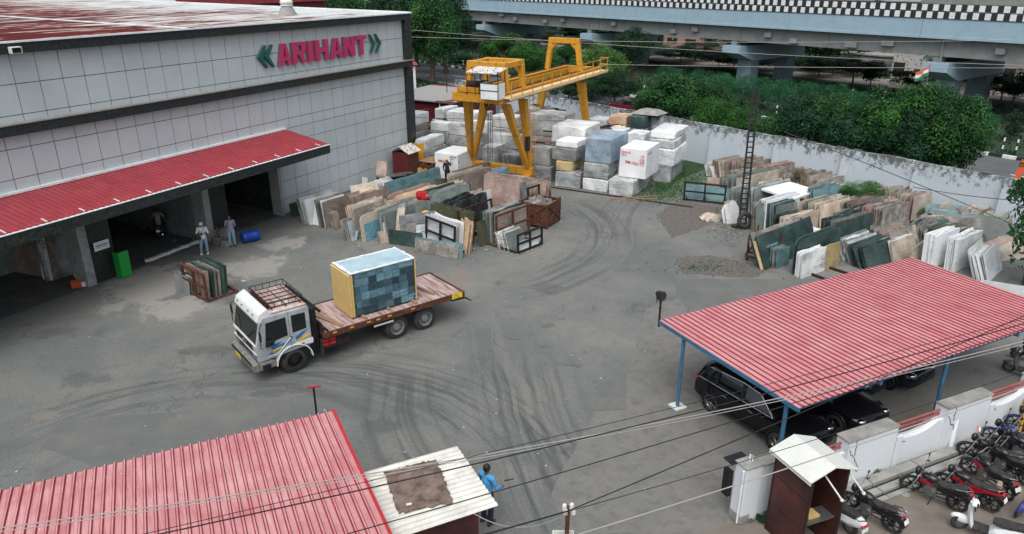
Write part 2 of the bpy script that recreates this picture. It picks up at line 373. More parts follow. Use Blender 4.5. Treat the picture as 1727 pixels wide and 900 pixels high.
# ------------------------------------------------------------------ ground
def yardmat():
    m, n, l, b = nt('yard_asphalt')
    v = coord(n, l, 'World')
    a = noi(n, l, v, .22, 6, .62, .4)
    r = ramp(n, [(.32, (.112, .124, .120)), (.48, (.140, .149, .142)), (.58, (.164, .166, .154)), (.7, (.20, .195, .176))]); l.new(a, r.inputs[0])
    c = r.outputs[0]
    f = noi(n, l, v, 14, 6, .75); rf = ramp(n, [(.3, .72), (.7, 1.26)]); l.new(f, rf.inputs[0])
    c = mixc(n, l, 1.0, c, rf.outputs[0], 'MULTIPLY')
    # blotches of dried slurry and oil
    g = noi(n, l, v, 1.1, 8, .72, .8); rg = ramp(n, [(.56, 0.), (.70, .55)]); l.new(g, rg.inputs[0])
    c = mixc(n, l, rg.outputs[0], c, (.055, .062, .062))
    g2 = noi(n, l, coord(n, l, 'World', (1, 1, 1), (0, 0, .7)), .75, 8, .7, .5); rg2 = ramp(n, [(.60, 0.), (.74, .5)]); l.new(g2, rg2.inputs[0])
    c = mixc(n, l, rg2.outputs[0], c, (.21, .205, .19))
    sep = n.new('ShaderNodeSeparateXYZ'); l.new(v, sep.inputs[0])
    wob = noi(n, l, v, .35, 3)
    def tracks(c, cx, cy, rad, wid, px0, px1, amt, dark):
        # concentric tyre streaks round (cx, cy), band rad+-wid
        dx = math_(n, l, 'SUBTRACT', sep.outputs[0], cx); dy = math_(n, l, 'SUBTRACT', sep.outputs[1], cy)
        rr = math_(n, l, 'SQRT', math_(n, l, 'ADD', math_(n, l, 'MULTIPLY', dx, dx), math_(n, l, 'MULTIPLY', dy, dy)))
        rr = math_(n, l, 'ADD', rr, math_(n, l, 'MULTIPLY', wob, .45))
        an = math_(n, l, 'ARCTAN2', dy, dx)
        cv = n.new('ShaderNodeCombineXYZ'); l.new(math_(n, l, 'MULTIPLY', rr, 3.4), cv.inputs[0]); l.new(math_(n, l, 'MULTIPLY', an, 1.2), cv.inputs[1])
        cv.inputs[2].default_value = cx
        s = noi(n, l, cv.outputs[0], 1.0, 3, .6)
        rs = ramp(n, [(.46, 0.), (.64, .8)]); l.new(s, rs.inputs[0])
        # radial window
        wd = math_(n, l, 'SUBTRACT', 1.0, math_(n, l, 'DIVIDE', math_(n, l, 'ABSOLUTE', math_(n, l, 'SUBTRACT', rr, rad)), wid), True)
        # angular window
        am = (px0+px1)/2; ah = (px1-px0)/2
        wa = math_(n, l, 'SUBTRACT', 1.0, math_(n, l, 'DIVIDE', math_(n, l, 'ABSOLUTE', math_(n, l, 'SUBTRACT', an, am)), ah), True)
        wa = math_(n, l, 'MULTIPLY', wa, 3.0, True); wd = math_(n, l, 'MULTIPLY', wd, 2.0, True)
        k = math_(n, l, 'MULTIPLY', math_(n, l, 'MULTIPLY', rs.outputs[0], wd), math_(n, l, 'MULTIPLY', wa, amt))
        return mixc(n, l, k, c, dark)
    def arc(c, p1, p2, p3, wid, amt, dark=(.038, .045, .047)):
        a_, b_, c_ = [G(*q) for q in (p1, p2, p3)]
        d = 2*(a_.x*(b_.y-c_.y)+b_.x*(c_.y-a_.y)+c_.x*(a_.y-b_.y))
        s1, s2, s3 = a_.x**2+a_.y**2, b_.x**2+b_.y**2, c_.x**2+c_.y**2
        ux = (s1*(b_.y-c_.y)+s2*(c_.y-a_.y)+s3*(a_.y-b_.y))/d; uy = (s1*(c_.x-b_.x)+s2*(a_.x-c_.x)+s3*(b_.x-a_.x))/d
        rad = math.hypot(a_.x-ux, a_.y-uy)
        an = [math.atan2(q.y-uy, q.x-ux) for q in (a_, b_, c_)]
        for i in (1, 2):
            while an[i]-an[0] > math.pi: an[i] -= 2*math.pi
            while an[i]-an[0] < -math.pi: an[i] += 2*math.pi
        lo, hi = min(an)-.15, max(an)+.15
        if lo < -math.pi or hi > math.pi:
            lo, hi = max(lo, -math.pi), min(hi, math.pi)
        return tracks(c, ux, uy, rad+.6, wid, lo, hi, amt, dark)
    c = arc(c, (1010, 880), (905, 660), (915, 470), 2.2, .8)
    c = arc(c, (900, 830), (720, 660), (420, 640), 2.0, .75)
    c = arc(c, (720, 760), (700, 600), (860, 470), 1.6, .6)
    c = arc(c, (880, 480), (1010, 410), (960, 345), 2.0, .7)
    c = arc(c, (1000, 780), (880, 640), (840, 540), 1.6, .6, (.18, .175, .165))
    c = arc(c, (30, 740), (300, 660), (620, 690), 1.6, .5)
    c = arc(c, (1150, 300), (1060, 350), (1090, 470), 1.8, .45)
    def spot(c, px, py, rad, col, amt, st=1.5):
        p = G(px, py)
        dx = math_(n, l, 'SUBTRACT', sep.outputs[0], p.x); dy = math_(n, l, 'MULTIPLY', math_(n, l, 'SUBTRACT', sep.outputs[1], p.y), 1/st)
        rr = math_(n, l, 'SQRT', math_(n, l, 'ADD', math_(n, l, 'MULTIPLY', dx, dx), math_(n, l, 'MULTIPLY', dy, dy)))
        k = math_(n, l, 'SUBTRACT', 1.0, math_(n, l, 'DIVIDE', rr, rad), True)
        s = math_(n, l, 'ADD', k, math_(n, l, 'MULTIPLY', math_(n, l, 'SUBTRACT', g, .5), 2.2))
        rs = ramp(n, [(.35, 0.), (.6, amt)]); l.new(s, rs.inputs[0])
        kk = math_(n, l, 'MULTIPLY', rs.outputs[0], math_(n, l, 'MULTIPLY', k, 3.0, True))
        return mixc(n, l, kk, c, col)
    for px, py, rad, st in ((260, 480, 3.2, 1.5), (230, 465, 2.6, 1), (350, 470, 2.4, 1), (430, 450, 2.8, 1), (480, 410, 2, 1), (300, 520, 2.2, 1)):
        c = spot(c, px, py, rad, (.27, .262, .245), .85, st)
    for px, py, rad, st in ((140, 640, 1.5, .6), (450, 660, 1.3, .6), (920, 485, 1.2, 1), (410, 505, 1.6, .6), (350, 590, 1.8, .4), (1050, 665, .8, 1), (925, 549, .5, 1), (1240, 380, 1.8, 1.), (640, 720, 1.2, .6), (90, 560, 2, .4), (560, 600, 1.6, .5)):
        c = spot(c, px, py, rad, (.07, .075, .073), .5, st)
    for px, py, rad, st in ((1130, 583, 1.0, .7), (75, 700, .7, .6), (760, 470, 2.2, 1), (1100, 860, 2, 1)):
        c = spot(c, px, py, rad, (.20, .175, .145), .6, st)
    # cracks
    vo = n.new('ShaderNodeTexVoronoi'); vo.feature = 'DISTANCE_TO_EDGE'; vo.inputs['Scale'].default_value = .22
    wv = n.new('ShaderNodeVectorMath'); wv.operation = 'ADD'; l.new(v, wv.inputs[0])
    nz = n.new('ShaderNodeTexNoise'); nz.inputs['Scale'].default_value = .8; nz.inputs['Detail'].default_value = 6; l.new(v, nz.inputs[0])
    sc2 = n.new('ShaderNodeVectorMath'); sc2.operation = 'SCALE'; sc2.inputs['Scale'].default_value = 2.6; l.new(nz.outputs['Color'], sc2.inputs[0])
    l.new(sc2.outputs[0], wv.inputs[1]); l.new(wv.outputs[0], vo.inputs['Vector'])
    rc = ramp(n, [(.0, .5), (.006, .35), (.012, 0.)]); l.new(vo.outputs['Distance'], rc.inputs[0])
    msk = ramp(n, [(.48, 0.), (.6, 1.)]); l.new(noi(n, l, v, .15, 2), msk.inputs[0])
    c = mixc(n, l, math_(n, l, 'MULTIPLY', rc.outputs[0], msk.outputs[0]), c, (.04, .042, .042))
    l.new(c, b.inputs['Base Color']); 
    rg3 = math_(n, l, 'MULTIPLY_ADD', a, -.5); rg3.node.inputs[2].default_value = 1.05; l.new(rg3, b.inputs['Roughness'])
    b.inputs['Specular IOR Level'].default_value = .35
    bump(n, l, b, math_(n, l, 'ADD', math_(n, l, 'MULTIPLY', f, .5), a), .5, .03)
    return m
M['yard'] = yardmat()
M['dirt'] = mat('dry_earth', [(.06, .062, .04), (.12, .11, .085), (.17, .155, .125)], .35, .95, kind='World')
M['grassdirt'] = mat('grassy_earth', [(.012, .032, .014), (.022, .048, .02), (.05, .055, .036)], .5, .95, kind='World')
M['road'] = mat('road_asphalt', [(.075, .083, .088), (.11, .118, .122)], .5, .85, kind='World')
M['paleearth'] = mat('pale_road_dust', [(.20, .18, .16), (.28, .25, .22)], .3, .95, kind='World')
M['parking'] = mat('dusty_parking', [(.12, .108, .09), (.17, .15, .128), (.21, .185, .158)], .8, .95, kind='World')
M['patchl'] = mat('old_concrete_patch', [(.145, .146, .137), (.172, .170, .158)], 1.2, .9, kind='World', dirt=(.07, .07, .068), dirtscale=2.5)
M['patchd'] = mat('dark_asphalt_patch', [(.102, .113, .111), (.132, .139, .132)], .8, .9, kind='World', dirt=(.16, .155, .14), dirtscale=.7, dirtamt=.8)
M['gravel'] = mat('gravel_ground', [(.04, .04, .038), (.11, .10, .09), (.2, .18, .165)], 9, .95, kind='World', bmp=.8, lo=.25, hi=.75)

def sheet(name, pts, z, m, jit=0, n=8, kind='structure', thick=0):
    random.seed(len(name)+int(pts[0][0]*7))
    out = []
    for i, p in enumerate(pts):
        q = pts[(i+1) % len(pts)]
        for k in range(n if jit else 1):
            t = k/(n if jit else 1)
            out.append((p[0]+(q[0]-p[0])*t+random.uniform(-jit, jit), p[1]+(q[1]-p[1])*t+random.uniform(-jit, jit)))
    b = MB(); b.add([(x, y, z) for x, y in out], [tuple(range(len(out)))])
    o = b.build(name, m)
    if o.data.polygons[0].normal.z < 0: o.data.flip_normals()
    return tag(o, kind=kind)
WN = Vector((math.cos(R(39.4)), math.sin(R(39.4)), 0)); WD = Vector((math.sin(R(39.4)), -math.cos(R(39.4)), 0))   # far wall normal, direction to the right
FN = Vector((math.cos(R(38.5)), math.sin(R(38.5)), 0)); FD = Vector((math.sin(R(38.5)), -math.cos(R(38.5)), 0))
def W2(perp, s): p = WN*perp+WD*s; return (p.x, p.y)
def F2(perp, s): p = FN*perp+FD*s; return (p.x, p.y)
WPERP = 46.3
sheet('ground', [(-500, -60), (500, -60), (500, 900), (-500, 900)], -.03, M['grassdirt'])
fwA = az(65.4)                      # front wall direction
fw0 = Vector((6.3, 15.75, 0))
def FW(s, o): p = fw0+fwA*s+Vector((-fwA.y, fwA.x, 0))*o; return (p.x, p.y)     # o>0 : into the yard
sheet('yard', [(-70, -30), (60, -30), W2(WPERP, 60), W2(WPERP, -60), (-70, 80)], -.012, M['yard'])
sheet('pavement', [W2(WPERP, 70), W2(WPERP, -140), W2(55, -140), W2(55, 70)], -.016, M['dirt'])
sheet('road', [F2(55.5, 80), F2(55.5, -160), F2(66, -160), F2(66, 80)], -.006, M['road'])
b = MB(); 
for s in range(-150, 60, 6): b.add([(*F2(60.6, s), -.002), (*F2(60.6, s+2.5), -.002), (*F2(60.75, s+2.5), -.002), (*F2(60.75, s), -.002)], [(0, 1, 2, 3)])
tag(b.build('road_marking', M['white']), kind='structure')
sheet('far_road', [F2(98, 120), F2(98, -180), F2(106, -180), F2(106, 120)], -.010, M['paleearth'])
sheet('parking_ground', [FW(-2, -.05), FW(60, -.05), (60, -20), (2, -20), (2, 10)], -.004, M['parking'], 0)
g = lambda L: [tuple(G(*q))[:2] for q in L]
sheet('concrete_patch', g([(1055, 640), (1057, 692), (1003, 694), (930, 830), (955, 899), (1225, 899), (1228, 770), (1300, 740), (1190, 640), (1170, 560), (1150, 500), (1090, 520)]), -.008, M['patchl'], .03)
sheet('asphalt_patch', g([(1010, 645), (1055, 640), (1056, 690), (1000, 692)]), -.003, M['patchd'], .02)
sheet('asphalt_patch', g([(68, 752), (112, 706), (300, 694), (520, 660), (570, 700), (420, 760), (200, 800), (160, 786)]), -.007, M['patchd'], .03)
sheet('asphalt_patch', g([(1140, 470), (1290, 470), (1400, 470), (1300, 520), (1240, 560), (1180, 545), (1140, 500)]), -.007, M['patchd'], .03)
sheet('gravel_patch', g([(1108, 362), (1140, 338), (1210, 348), (1245, 358), (1180, 385), (1132, 402)]), -.004, M['gravel'], .06)
sheet('gravel_patch', g([(1138, 434), (1200, 430), (1300, 452), (1272, 468), (1150, 460)]), -.004, M['gravel'], .06)
sheet('earth_strip', g([(1110, 335), (1150, 300), (1215, 276), (1300, 292), (1727, 396), (1727, 330), (1205, 250), (1100, 290)]), -.006, M['grassdirt'], .1)
# interior floor slab strip in front of the doors
B0 = G(480, 362); FA = 28.2; fdir = az(FA); pout = Vector((fdir.y, -fdir.x, 0)); FR = R(90-FA)
def BL(x, y, z=0): p = B0+fdir*x-pout*y; return Vector((p.x, p.y, z))
b = MB()
sheet('floor', [tuple(BL(x, y))[:2] for x, y in ((-32, .1), (-.2, .1), (-.2, 12), (-32, 12))], -.002, mat('hall_floor', [(.07, .075, .075), (.12, .12, .11)], .8, .8, kind='World', dirt=(.03, .033, .033)))
# loose stones and litter on the ground
random.seed(5)
def pebbles(name, pts, n, s0, s1, m, kind='stuff'):
    b = MB(); 
    for _ in range(n):
        i = random.randrange(len(pts)); px, py, rx, ry = pts[i]
        p = G(px+random.gauss(0, rx), py+random.gauss(0, ry)); s = random.uniform(s0, s1)
        Mx = Matrix.Rotation(random.uniform(0, 6), 3, 'Z') @ Matrix.Rotation(random.uniform(-.4, .4), 3, 'X')
        b.box((p.x, p.y, s*.2), (s, s*random.uniform(.5, 1), s*.5), M=Mx)
    return tag(b.build(name, m), kind=kind)
pebbles('gravel', [(1180, 365, 40, 12), (1220, 447, 50, 8), (1230, 390, 20, 8), (1130, 322, 20, 8), (1100, 330, 15, 6)], 700, .03, .10, M['patchl'])
pebbles('litter', [(700, 500, 500, 140), (400, 440, 120, 30), (900, 700, 500, 100), (860, 430, 60, 10), (950, 370, 20, 15)], 260, .02, .07, ST['light grey'])
pebbles('rubble', [(640, 405, 60, 8), (1620, 370, 40, 20), (1700, 400, 20, 20), (1230, 385, 10, 5), (860, 425, 40, 6)], 220, .04, .13, ST['beige'])
# kerb along the far road, black and white
b = MB()
for i in range(-180, 90):
    c = FN*66.2+FD*i; b.box((c.x, c.y, .09), (.26, .99, .26), rz=-R(51.5)+R(90), m=i % 2)
tag(b.build('painted_kerb', [M['white'], M['black']]), 'black and white striped kerb running along the far side of the road', 'kerb')
b = MB()
for i in range(-180, 110):
    c = FN*54.9+FD*i; b.box((c.x, c.y, .05), (.26, .98, .2), rz=-R(51.5)+R(90))
tag(b.build('near_kerb', M['concrete']), 'plain grey kerb between the white wall and the road', 'kerb')

# ------------------------------------------------------------------ corrugated sheet builder (origin, u across the ribs, v along them)
def corr(b, o, u, v, W, L, pitch, h, kind='trap', m0=0, m1=1, t=.01, sag=0, rib=.28):
    u = Vector(u).normalized(); v = Vector(v).normalized(); nrm = u.cross(v); 
    if nrm.z < 0: nrm = -nrm
    xs = []; n = max(1, int(round(W/pitch))); pitch = W/n
    for i in range(n):
        x = i*pitch
        if kind == 'trap': xs += [(x, 0, 0), (x+pitch*(1-rib-.14), 0, 1), (x+pitch*(1-rib-.02), h, 1), (x+pitch*(1-.12), h, 1)]
        else: xs += [(x+pitch*k/6, h*.5*(1-math.cos(2*math.pi*k/6)), 0) for k in range(6)]
    xs.append((W, 0, 0))
    nl = 3; vs = []
    for j in range(nl+1):
        for x, z, _ in xs: vs.append(Vector(o)+u*x+v*(L*j/nl)+nrm*z)
    k = len(xs)
    for j in range(nl):
        for i in range(k-1):
            q = [(j*k+i), (j*k+i+1), ((j+1)*k+i+1), ((j+1)*k+i)]
            mm = m0
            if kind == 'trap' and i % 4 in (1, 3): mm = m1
            b.f.append(tuple(len(b.v)+a for a in q)); b.m.append(mm)
    b.v += [tuple(p) for p in vs]
    n0 = len(b.v); low = [Vector(o)+u*x+v*y-nrm*t for x, y in ((0, 0), (W, 0), (W, L), (0, L))]
    b.v += [tuple(p) for p in low]; b.f.append((n0, n0+1, n0+2, n0+3)); b.m.append(m1)
    return b

# ------------------------------------------------------------------ big clad hall
hall = thing('warehouse', 'long two-storey hall clad in pale grey square panels with magenta lettering and rusty roof', 'building', B0, FR)
HX0, HX1 = -32.0, 13.5
b = MB()      # masonry core
b.b2(HX0, HX1, .06, .5, 3.5, 10.6); b.b2(0, HX1, .06, .5, 0, 3.5)
b.b2(HX1-.4, HX1, .5, 45, 0, 10.6)
for x in (-5.2, -12.1): b.b2(x, x+1.2, .1, .6, 0, 3.5, m=1)
b.build('wall', [M['gap'], M['granite']], hall)
# cladding panels
b = MB(); random.seed(2)
def clad(x0, x1, zs, y):
    xs = [v for v in [i*.985-.72 for i in range(-33, 15)] if x0 < v < x1]; xs = [x0]+xs+[x1]
    for i in range(len(xs)-1):
        if xs[i+1]-xs[i] < .06: continue
        for j in range(len(zs)-1):
            g_ = .018; t = random.uniform(-.004, .004)
            b.box(((xs[i]+xs[i+1])/2, y+t, (zs[j]+zs[j+1])/2), (xs[i+1]-xs[i]-g_*2+.006, .03, zs[j+1]-zs[j]-g_*2+.006), M=Matrix.Rotation(random.uniform(-.004, .004), 3, 'Z') @ Matrix.Rotation(random.uniform(-.003, .003), 3, 'X'))
clad(HX0, 12.85, [7.88, 8.16, 9.38, 10.58], .03)
clad(HX0, 12.85, [5.05, 5.62, 6.84, 7.42], .03)
clad(0, 12.85, [.02, .95, 2.0, 3.05, 4.28, 5.05], .03)
b.build('cladding', M['panel'], hall)
# granite bands, column, ledge
b = MB()
nb = 48
for i in range(nb):
    x0 = HX0+(HX1-HX0)*i/nb; x1 = HX0+(HX1-HX0)*(i+1)/nb-.006
    b.b2(x0, x1, -.34, .02, 10.58, 11.0); b.b2(x0, x1, -.34, .02, 7.42, 7.84)
for i in range(9): b.b2(12.86, 13.52, -.30, .02, i*.82, min(7.42, (i+1)*.82-.006))
for i in range(3): b.b2(12.86, 13.52, -.30, .02, 7.84+i*.92, min(10.58, 7.84+(i+1)*.92-.006))
b.build('granite_band', M['granite'], hall)
b = MB(); b.b2(HX0, HX1+.02, -.40, .02, 7.842, 7.90); b.build('ledge', M['ledge'], hall)
# roof
b = MB(); RS = 24
corr(b, (HX0, -.3, 11.0), (0, 1, .0125), (1, 0, 0), 46, HX1-HX0, .3, .03, 'sine')
ro = b.build('roof', [M['oldroof'], M['oldroof']], hall)
b = MB(); b.beam((HX0, -.36, 11.03), (HX1+.05, -.36, 11.03), .14, .07); b.beam((-5.1, -.3, 11.06), (-5.1, 45, 11.62), .16, .05); b.beam((HX1, -.3, 11.05), (HX1, 45.6, 11.62), .14, .1)
b.beam((-26, 8, 11.17), (HX1, 13, 11.23), .1, .04) 
b.build('flashing', M['white'], ro)
for px, py in ((485, 24), (146, 6)):
    # turbine ventilators standing on the roof
    q = G(px, py, 11.1); lp = Matrix.Rotation(-FR, 3, 'Z') @ (q-B0)
    b = MB(); b.cyl((lp.x, lp.y, 11.05), (lp.x, lp.y, 11.65), .62, .32, 16); o = b.build('vent_base', M['tan_v'] if 'tan_v' in M else M['ledge'], ro, smooth=True)
    b = MB(); b.ball((lp.x, lp.y, 11.85), .42, 16, sc=(1, 1, .55)); b.cyl((lp.x, lp.y, 11.62), (lp.x, lp.y, 11.7), .4, .4, 16); b.build('roof_ventilator', M['tin'], ro, smooth=True)
# canopy
cz1, cz0, cy = 5.04, 4.5, -3.3
b = MB(); sl_ = math.hypot(3.3, cz1-cz0)
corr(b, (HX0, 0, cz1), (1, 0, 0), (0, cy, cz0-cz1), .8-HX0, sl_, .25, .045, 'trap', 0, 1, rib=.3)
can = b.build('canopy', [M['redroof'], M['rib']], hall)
b = MB(); b.b2(HX0, .82, cy-.06, cy+.02, 4.0, 4.47); b.b2(.78, .84, cy, 0, 4.0, 4.44); b.build('fascia', M['granite'], can)
b = MB(); b.b2(HX0, .84, cy-.09, cy+.03, 4.475, 4.505); b.beam((HX0, -.07, cz1+.06), (.8, -.07, cz1+.06), .16, .10); b.build('flashing', M['white'], can)
b = MB()
for x in [.3-1.55*i for i in range(20)]: b.beam((x-.2, -2.95, 4.62), (x-.2, -3.3, 4.56), .05, .03)
b.build('clip', M['tin'], can)
b = MB()
for x in [0-5.2*i for i in range(6)]:
    b.beam((x, .0, 3.9), (x, -3.2, 4.2), .1, .16); 
b.beam((HX0, -1.6, 4.62), (.7, -1.6, 4.62), .08, .1); b.build('bracket', M['blackm'], can)
# door jambs, partition, interior
for x0_, x1_, y0_, y1_ in ((-.22, .02, -.08, .7), (-5.62, -5.203, -.02, .9), (-12.52, -12.103, -.02, .9)):
    b = MB(); b.b2(x0_, x1_, y0_, y1_, 0, 3.5); b.build('door_jamb', M['jamb'], hall)
for q_ in ((-5.55, -5.25, .9, 9.4, 0, 3.2), (-20, -12.2, 5.0, 5.2, 0, 3.5)): b = MB(); b.b2(*q_); b.build('partition_wall', M['pale_in'], hall)
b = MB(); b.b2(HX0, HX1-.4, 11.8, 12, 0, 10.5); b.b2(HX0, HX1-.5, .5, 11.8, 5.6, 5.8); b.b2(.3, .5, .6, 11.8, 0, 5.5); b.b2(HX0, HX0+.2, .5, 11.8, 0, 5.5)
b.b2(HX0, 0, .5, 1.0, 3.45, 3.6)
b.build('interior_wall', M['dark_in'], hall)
b = MB(); b.box((-11.5, -.0, 1.75), (.75, .03, .42)); b.build('notice', M['white'], hall)
b = MB(); b.box((-11.5, -.02, 1.78), (.6, .004, .05)); b.box((-11.5, -.02, 1.69), (.5, .004, .03)); b.build('notice_text', M['blst'], hall)
# flood lamp on the band
q = onplane(24, 84, B0-pout*(-.45), R(FA)); lp = Matrix.Rotation(-FR, 3, 'Z') @ (q-B0)
b = MB(); b.box((lp.x, -.52, lp.z), (.42, .25, .26)); fl = b.build('flood_lamp', M['tin'], hall, bevel=.02)
b = MB(); b.box((lp.x-.02, -.655, lp.z), (.34, .02, .19)); b.build('lens', M['glass'], fl)
# lettering, each letter a raised box sign: strokes in letter space (0..w, 0..1)
def FX(px, py): q = onplane(px, py, B0, R(FA)); lp = Matrix.Rotation(-FR, 3, 'Z') @ (q-B0); return lp.x, lp.z
sgn = bpy.data.objects.new('sign_lettering', None); link(sgn, hall)
tw = .27
def letter(ch, w):
    t = .3*w if ch != 'I' else w
    if ch == 'A': return [[(0, 0), (t, 0), (.5*w+.02*w, 1), (.32*w, 1)], [(w-t, 0), (w, 0), (.68*w, 1), (.48*w, 1)], [(t*.9, .2), (w-t*.9, .2), (w-t*1.15, .38), (t*1.15, .38)]]
    if ch == 'R': return [[(0, 0), (t, 0), (t, 1), (0, 1)], [(t, .83), (w*.8, .83), (w*.8, 1), (t, 1)], [(t, .42), (w*.8, .42), (w*.8, .58), (t, .58)],
                          [(w*.68, .42), (w*.86, .42), (w, .55), (w, .88), (w*.86, 1), (w*.68, 1)], [(w*.42, .43), (w*.72, .43), (w, 0), (w-t, 0)]]
    if ch == 'I': return [[(0, 0), (w, 0), (w, 1), (0, 1)]]
    if ch == 'H': return [[(0, 0), (t, 0), (t, 1), (0, 1)], [(w-t, 0), (w, 0), (w, 1), (w-t, 1)], [(t, .4), (w-t, .4), (w-t, .6), (t, .6)]]
    if ch == 'N': return [[(0, 0), (t, 0), (t, 1), (0, 1)], [(w-t, 0), (w, 0), (w, 1), (w-t, 1)], [(0, 1), (t*1.2, 1), (w, 0), (w-t*1.2, 0)]]
    if ch == 'T': return [[(w/2-t/2, 0), (w/2+t/2, 0), (w/2+t/2, 1), (w/2-t/2, 1)], [(0, .8), (w, .8), (w, 1), (0, 1)]]
for ch, pa, pb, yb, yt in (('A', 467.5, 489, 110, 72), ('R', 492, 514, 106, 68), ('I', 518, 526, 103, 66), ('H', 531, 552, 101, 63), ('A', 556, 575, 97.5, 60), ('N', 578, 596, 94, 58), ('T', 598.5, 616, 91, 56)):
    xa, za = FX(pa, yb); xb, _ = FX(pb, yb-1); z1 = 9.86; z0 = 8.66
    b = MB()
    for i, st in enumerate(letter(ch, xb-xa)):
        b.prism([(xa+p[0], z0+p[1]*(z1-z0)) for p in st], -.20-.002*i, -.12)
    lt = b.build('letter', M['magenta'], hall)
    b = MB()
    for i, st in enumerate(letter(ch, xb-xa)):
        cxm = (xb-xa)/2
        b.prism([(xa+cxm+(p[0]-cxm)*1.04-.035, z0+p[1]*(z1-z0)-.005) for p in st], -.12, -.02-.002*i)
    b.build('letter_return', M['steel'], lt)
for tip, top, bot in (((432, 94.5), (444.5, 74.5), (447.5, 112.5)), ((442.5, 93), (455, 73.5), (459.5, 111)), ((629.5, 70), (619.5, 55.5), (622, 88.5)), ((639.5, 70), (628.5, 55), (632, 86))):
    (x0, z0), (x1, z1), (x2, z2) = FX(*tip), FX(*top), FX(*bot)
    xm = (x1+x2)/2; sgnx = 1 if xm > x0 else -1; th = .30*sgnx; zt, zb = 9.86, 8.66; zm = (zt+zb)/2
    b = MB(); b.prism([(x0, zm), (xm-th*.2, zt), (xm+th*.15, zt), (x0+th, zm)], -.2, -.1); b.prism([(x0, zm), (x0+th, zm), (xm+th*.15, zb), (xm-th*.2, zb)], -.2, -.1)
    ce = b.build('chevron', M['dgreen'], hall)
    b = MB(); b.prism([(x0-.05, zm), (xm-th*.2-.03, zt+.02), (xm+th*.15+.03, zt+.02), (x0+th+.03, zm)], -.1, -.03); b.prism([(x0-.05, zm), (x0+th+.03, zm), (xm+th*.15+.03, zb-.02), (xm-th*.2-.03, zb-.02)], -.1, -.03)
    b.build('chevron_return', M['steel'], ce)
bpy.data.objects.remove(sgn)

# ------------------------------------------------------------------ far compound wall
def plaster(name, base, grime, topz, amt=.8):
    m, n, l, b = nt(name); v = coord(n, l, 'Object'); s = n.new('ShaderNodeSeparateXYZ'); l.new(v, s.inputs[0])
    a = noi(n, l, coord(n, l, 'Object', (1, 1, .8)), 2.6, 8, .8)
    f = math_(n, l, 'MULTIPLY_ADD', s.outputs[2], .16/1.0); f.node.inputs[2].default_value = -.16*topz
    x = math_(n, l, 'ADD', a, f); r = ramp(n, [(.37, 0.), (.47, amt)]); l.new(x, r.inputs[0])
    big = noi(n, l, v, .5, 4); rb = ramp(n, [(.3, [c*.93 for c in base]), (.7, base)]); l.new(big, rb.inputs[0])
    c = mixc(n, l, r.outputs[0], rb.outputs[0], grime)
    l.new(c, b.inputs['Base Color']); b.inputs['Roughness'].default_value = .9; bump(n, l, b, a, .4); return m
M['limewash'] = plaster('blue_white_limewash', (.50, .57, .62), (.07, .08, .07), 3.25, .9)
M['whitewash'] = plaster('white_wall_paint', (.66, .70, .73), (.20, .20, .19), 4.6, .5)
def WV(perp, s, z=0): p = WN*perp+WD*s; return Vector((p.x, p.y, z))
w0 = WV(WPERP+.1, -66); wrz = math.atan2(WD.y, WD.x)
fw_ = thing('boundary_wall', 'long lime-washed boundary wall with mossy top and buttresses behind the stone yard', 'wall', w0, wrz)
b = MB(); random.seed(9)
xs = [0+i*1.0 for i in range(0, 82)]; zt = [3.06+.05*noise.noise(Vector((x*.3, 1, 0)))+random.uniform(-.02, .02) for x in xs]
vs = []
for i, x in enumerate(xs):
    vs += [(x, -.14, 0), (x, -.14, zt[i]), (x, .14, zt[i]+random.uniform(-.03, .03)), (x, .14, 0)]
fs = []
for i in range(len(xs)-1):
    a_ = i*4; c_ = a_+4; fs += [(a_, c_, c_+1, a_+1), (a_+1, c_+1, c_+2, a_+2), (a_+2, c_+2, c_+3, a_+3)]
b.add(vs, fs+[(0, 1, 2, 3), tuple(len(vs)-k for k in (1, 2, 3, 4))]); b.build('wall_face', M['limewash'], fw_)
for px in (1203, 1312, 1430, 1557, 1716):
    q = onplane(px, 260, WV(WPERP-.04, 0), R(-39.4)); s_ = (q-w0).dot(WD)
    b = MB(); b.prism([(-.28, 0), (.28, 0), (.22, 3.0), (-.22, 3.0)], -.42, -.142); o = b.build('buttress', M['limewash'], fw_, loc=(s_, 0, 0)); 
    o.data.vertices[0].co.y -= .1
b = MB()
for i in range(75):
    if random.random() < .55: b.box((i*1.07+.5, random.uniform(-.02, .02), 3.085), (random.uniform(.4, 1.05), .27, .04), rz=random.uniform(-.04, .04))
b.build('coping', M['gravel'], fw_)

# ------------------------------------------------------------------ flyover
M['flyblue'] = mat('flyover_blue_paint', [(.28, .41, .50), (.33, .46, .54)], .6, .8, dirt=(.20, .28, .34), dirtscale=1.2, dirtamt=.5)
M['flygrey'] = mat('flyover_grey_concrete', [(.22, .235, .235), (.30, .315, .31)], .5, .85, dirt=(.13, .14, .14), dirtscale=.6)
M['flypier'] = mat('pier_paint', [(.17, .24, .30), (.22, .30, .36)], .6, .85, dirt=(.10, .14, .17), dirtscale=1)
FP = 130*FN.y
f0 = FN*FP; frz = math.atan2(FD.y, FD.x)
fly = thing('flyover', 'road flyover with pale blue parapet and black and white striped rail crossing behind the trees', 'flyover', f0, frz)
def FL(px, py, o=0): q = onplane(px, py, FN*(FP+o), R(-38.5)); return (q-f0).dot(FD), q.z
b = MB()
xs = list(range(-170, 70, 15))
for i in range(len(xs)-1):
    b.b2(xs[i], xs[i+1]-.04, 0, .3, 7.55, 9.45); b.b2(xs[i], xs[i+1]-.04, -.06, 0, 7.55, 7.78)
b.build('parapet', M['flyblue'], fly)
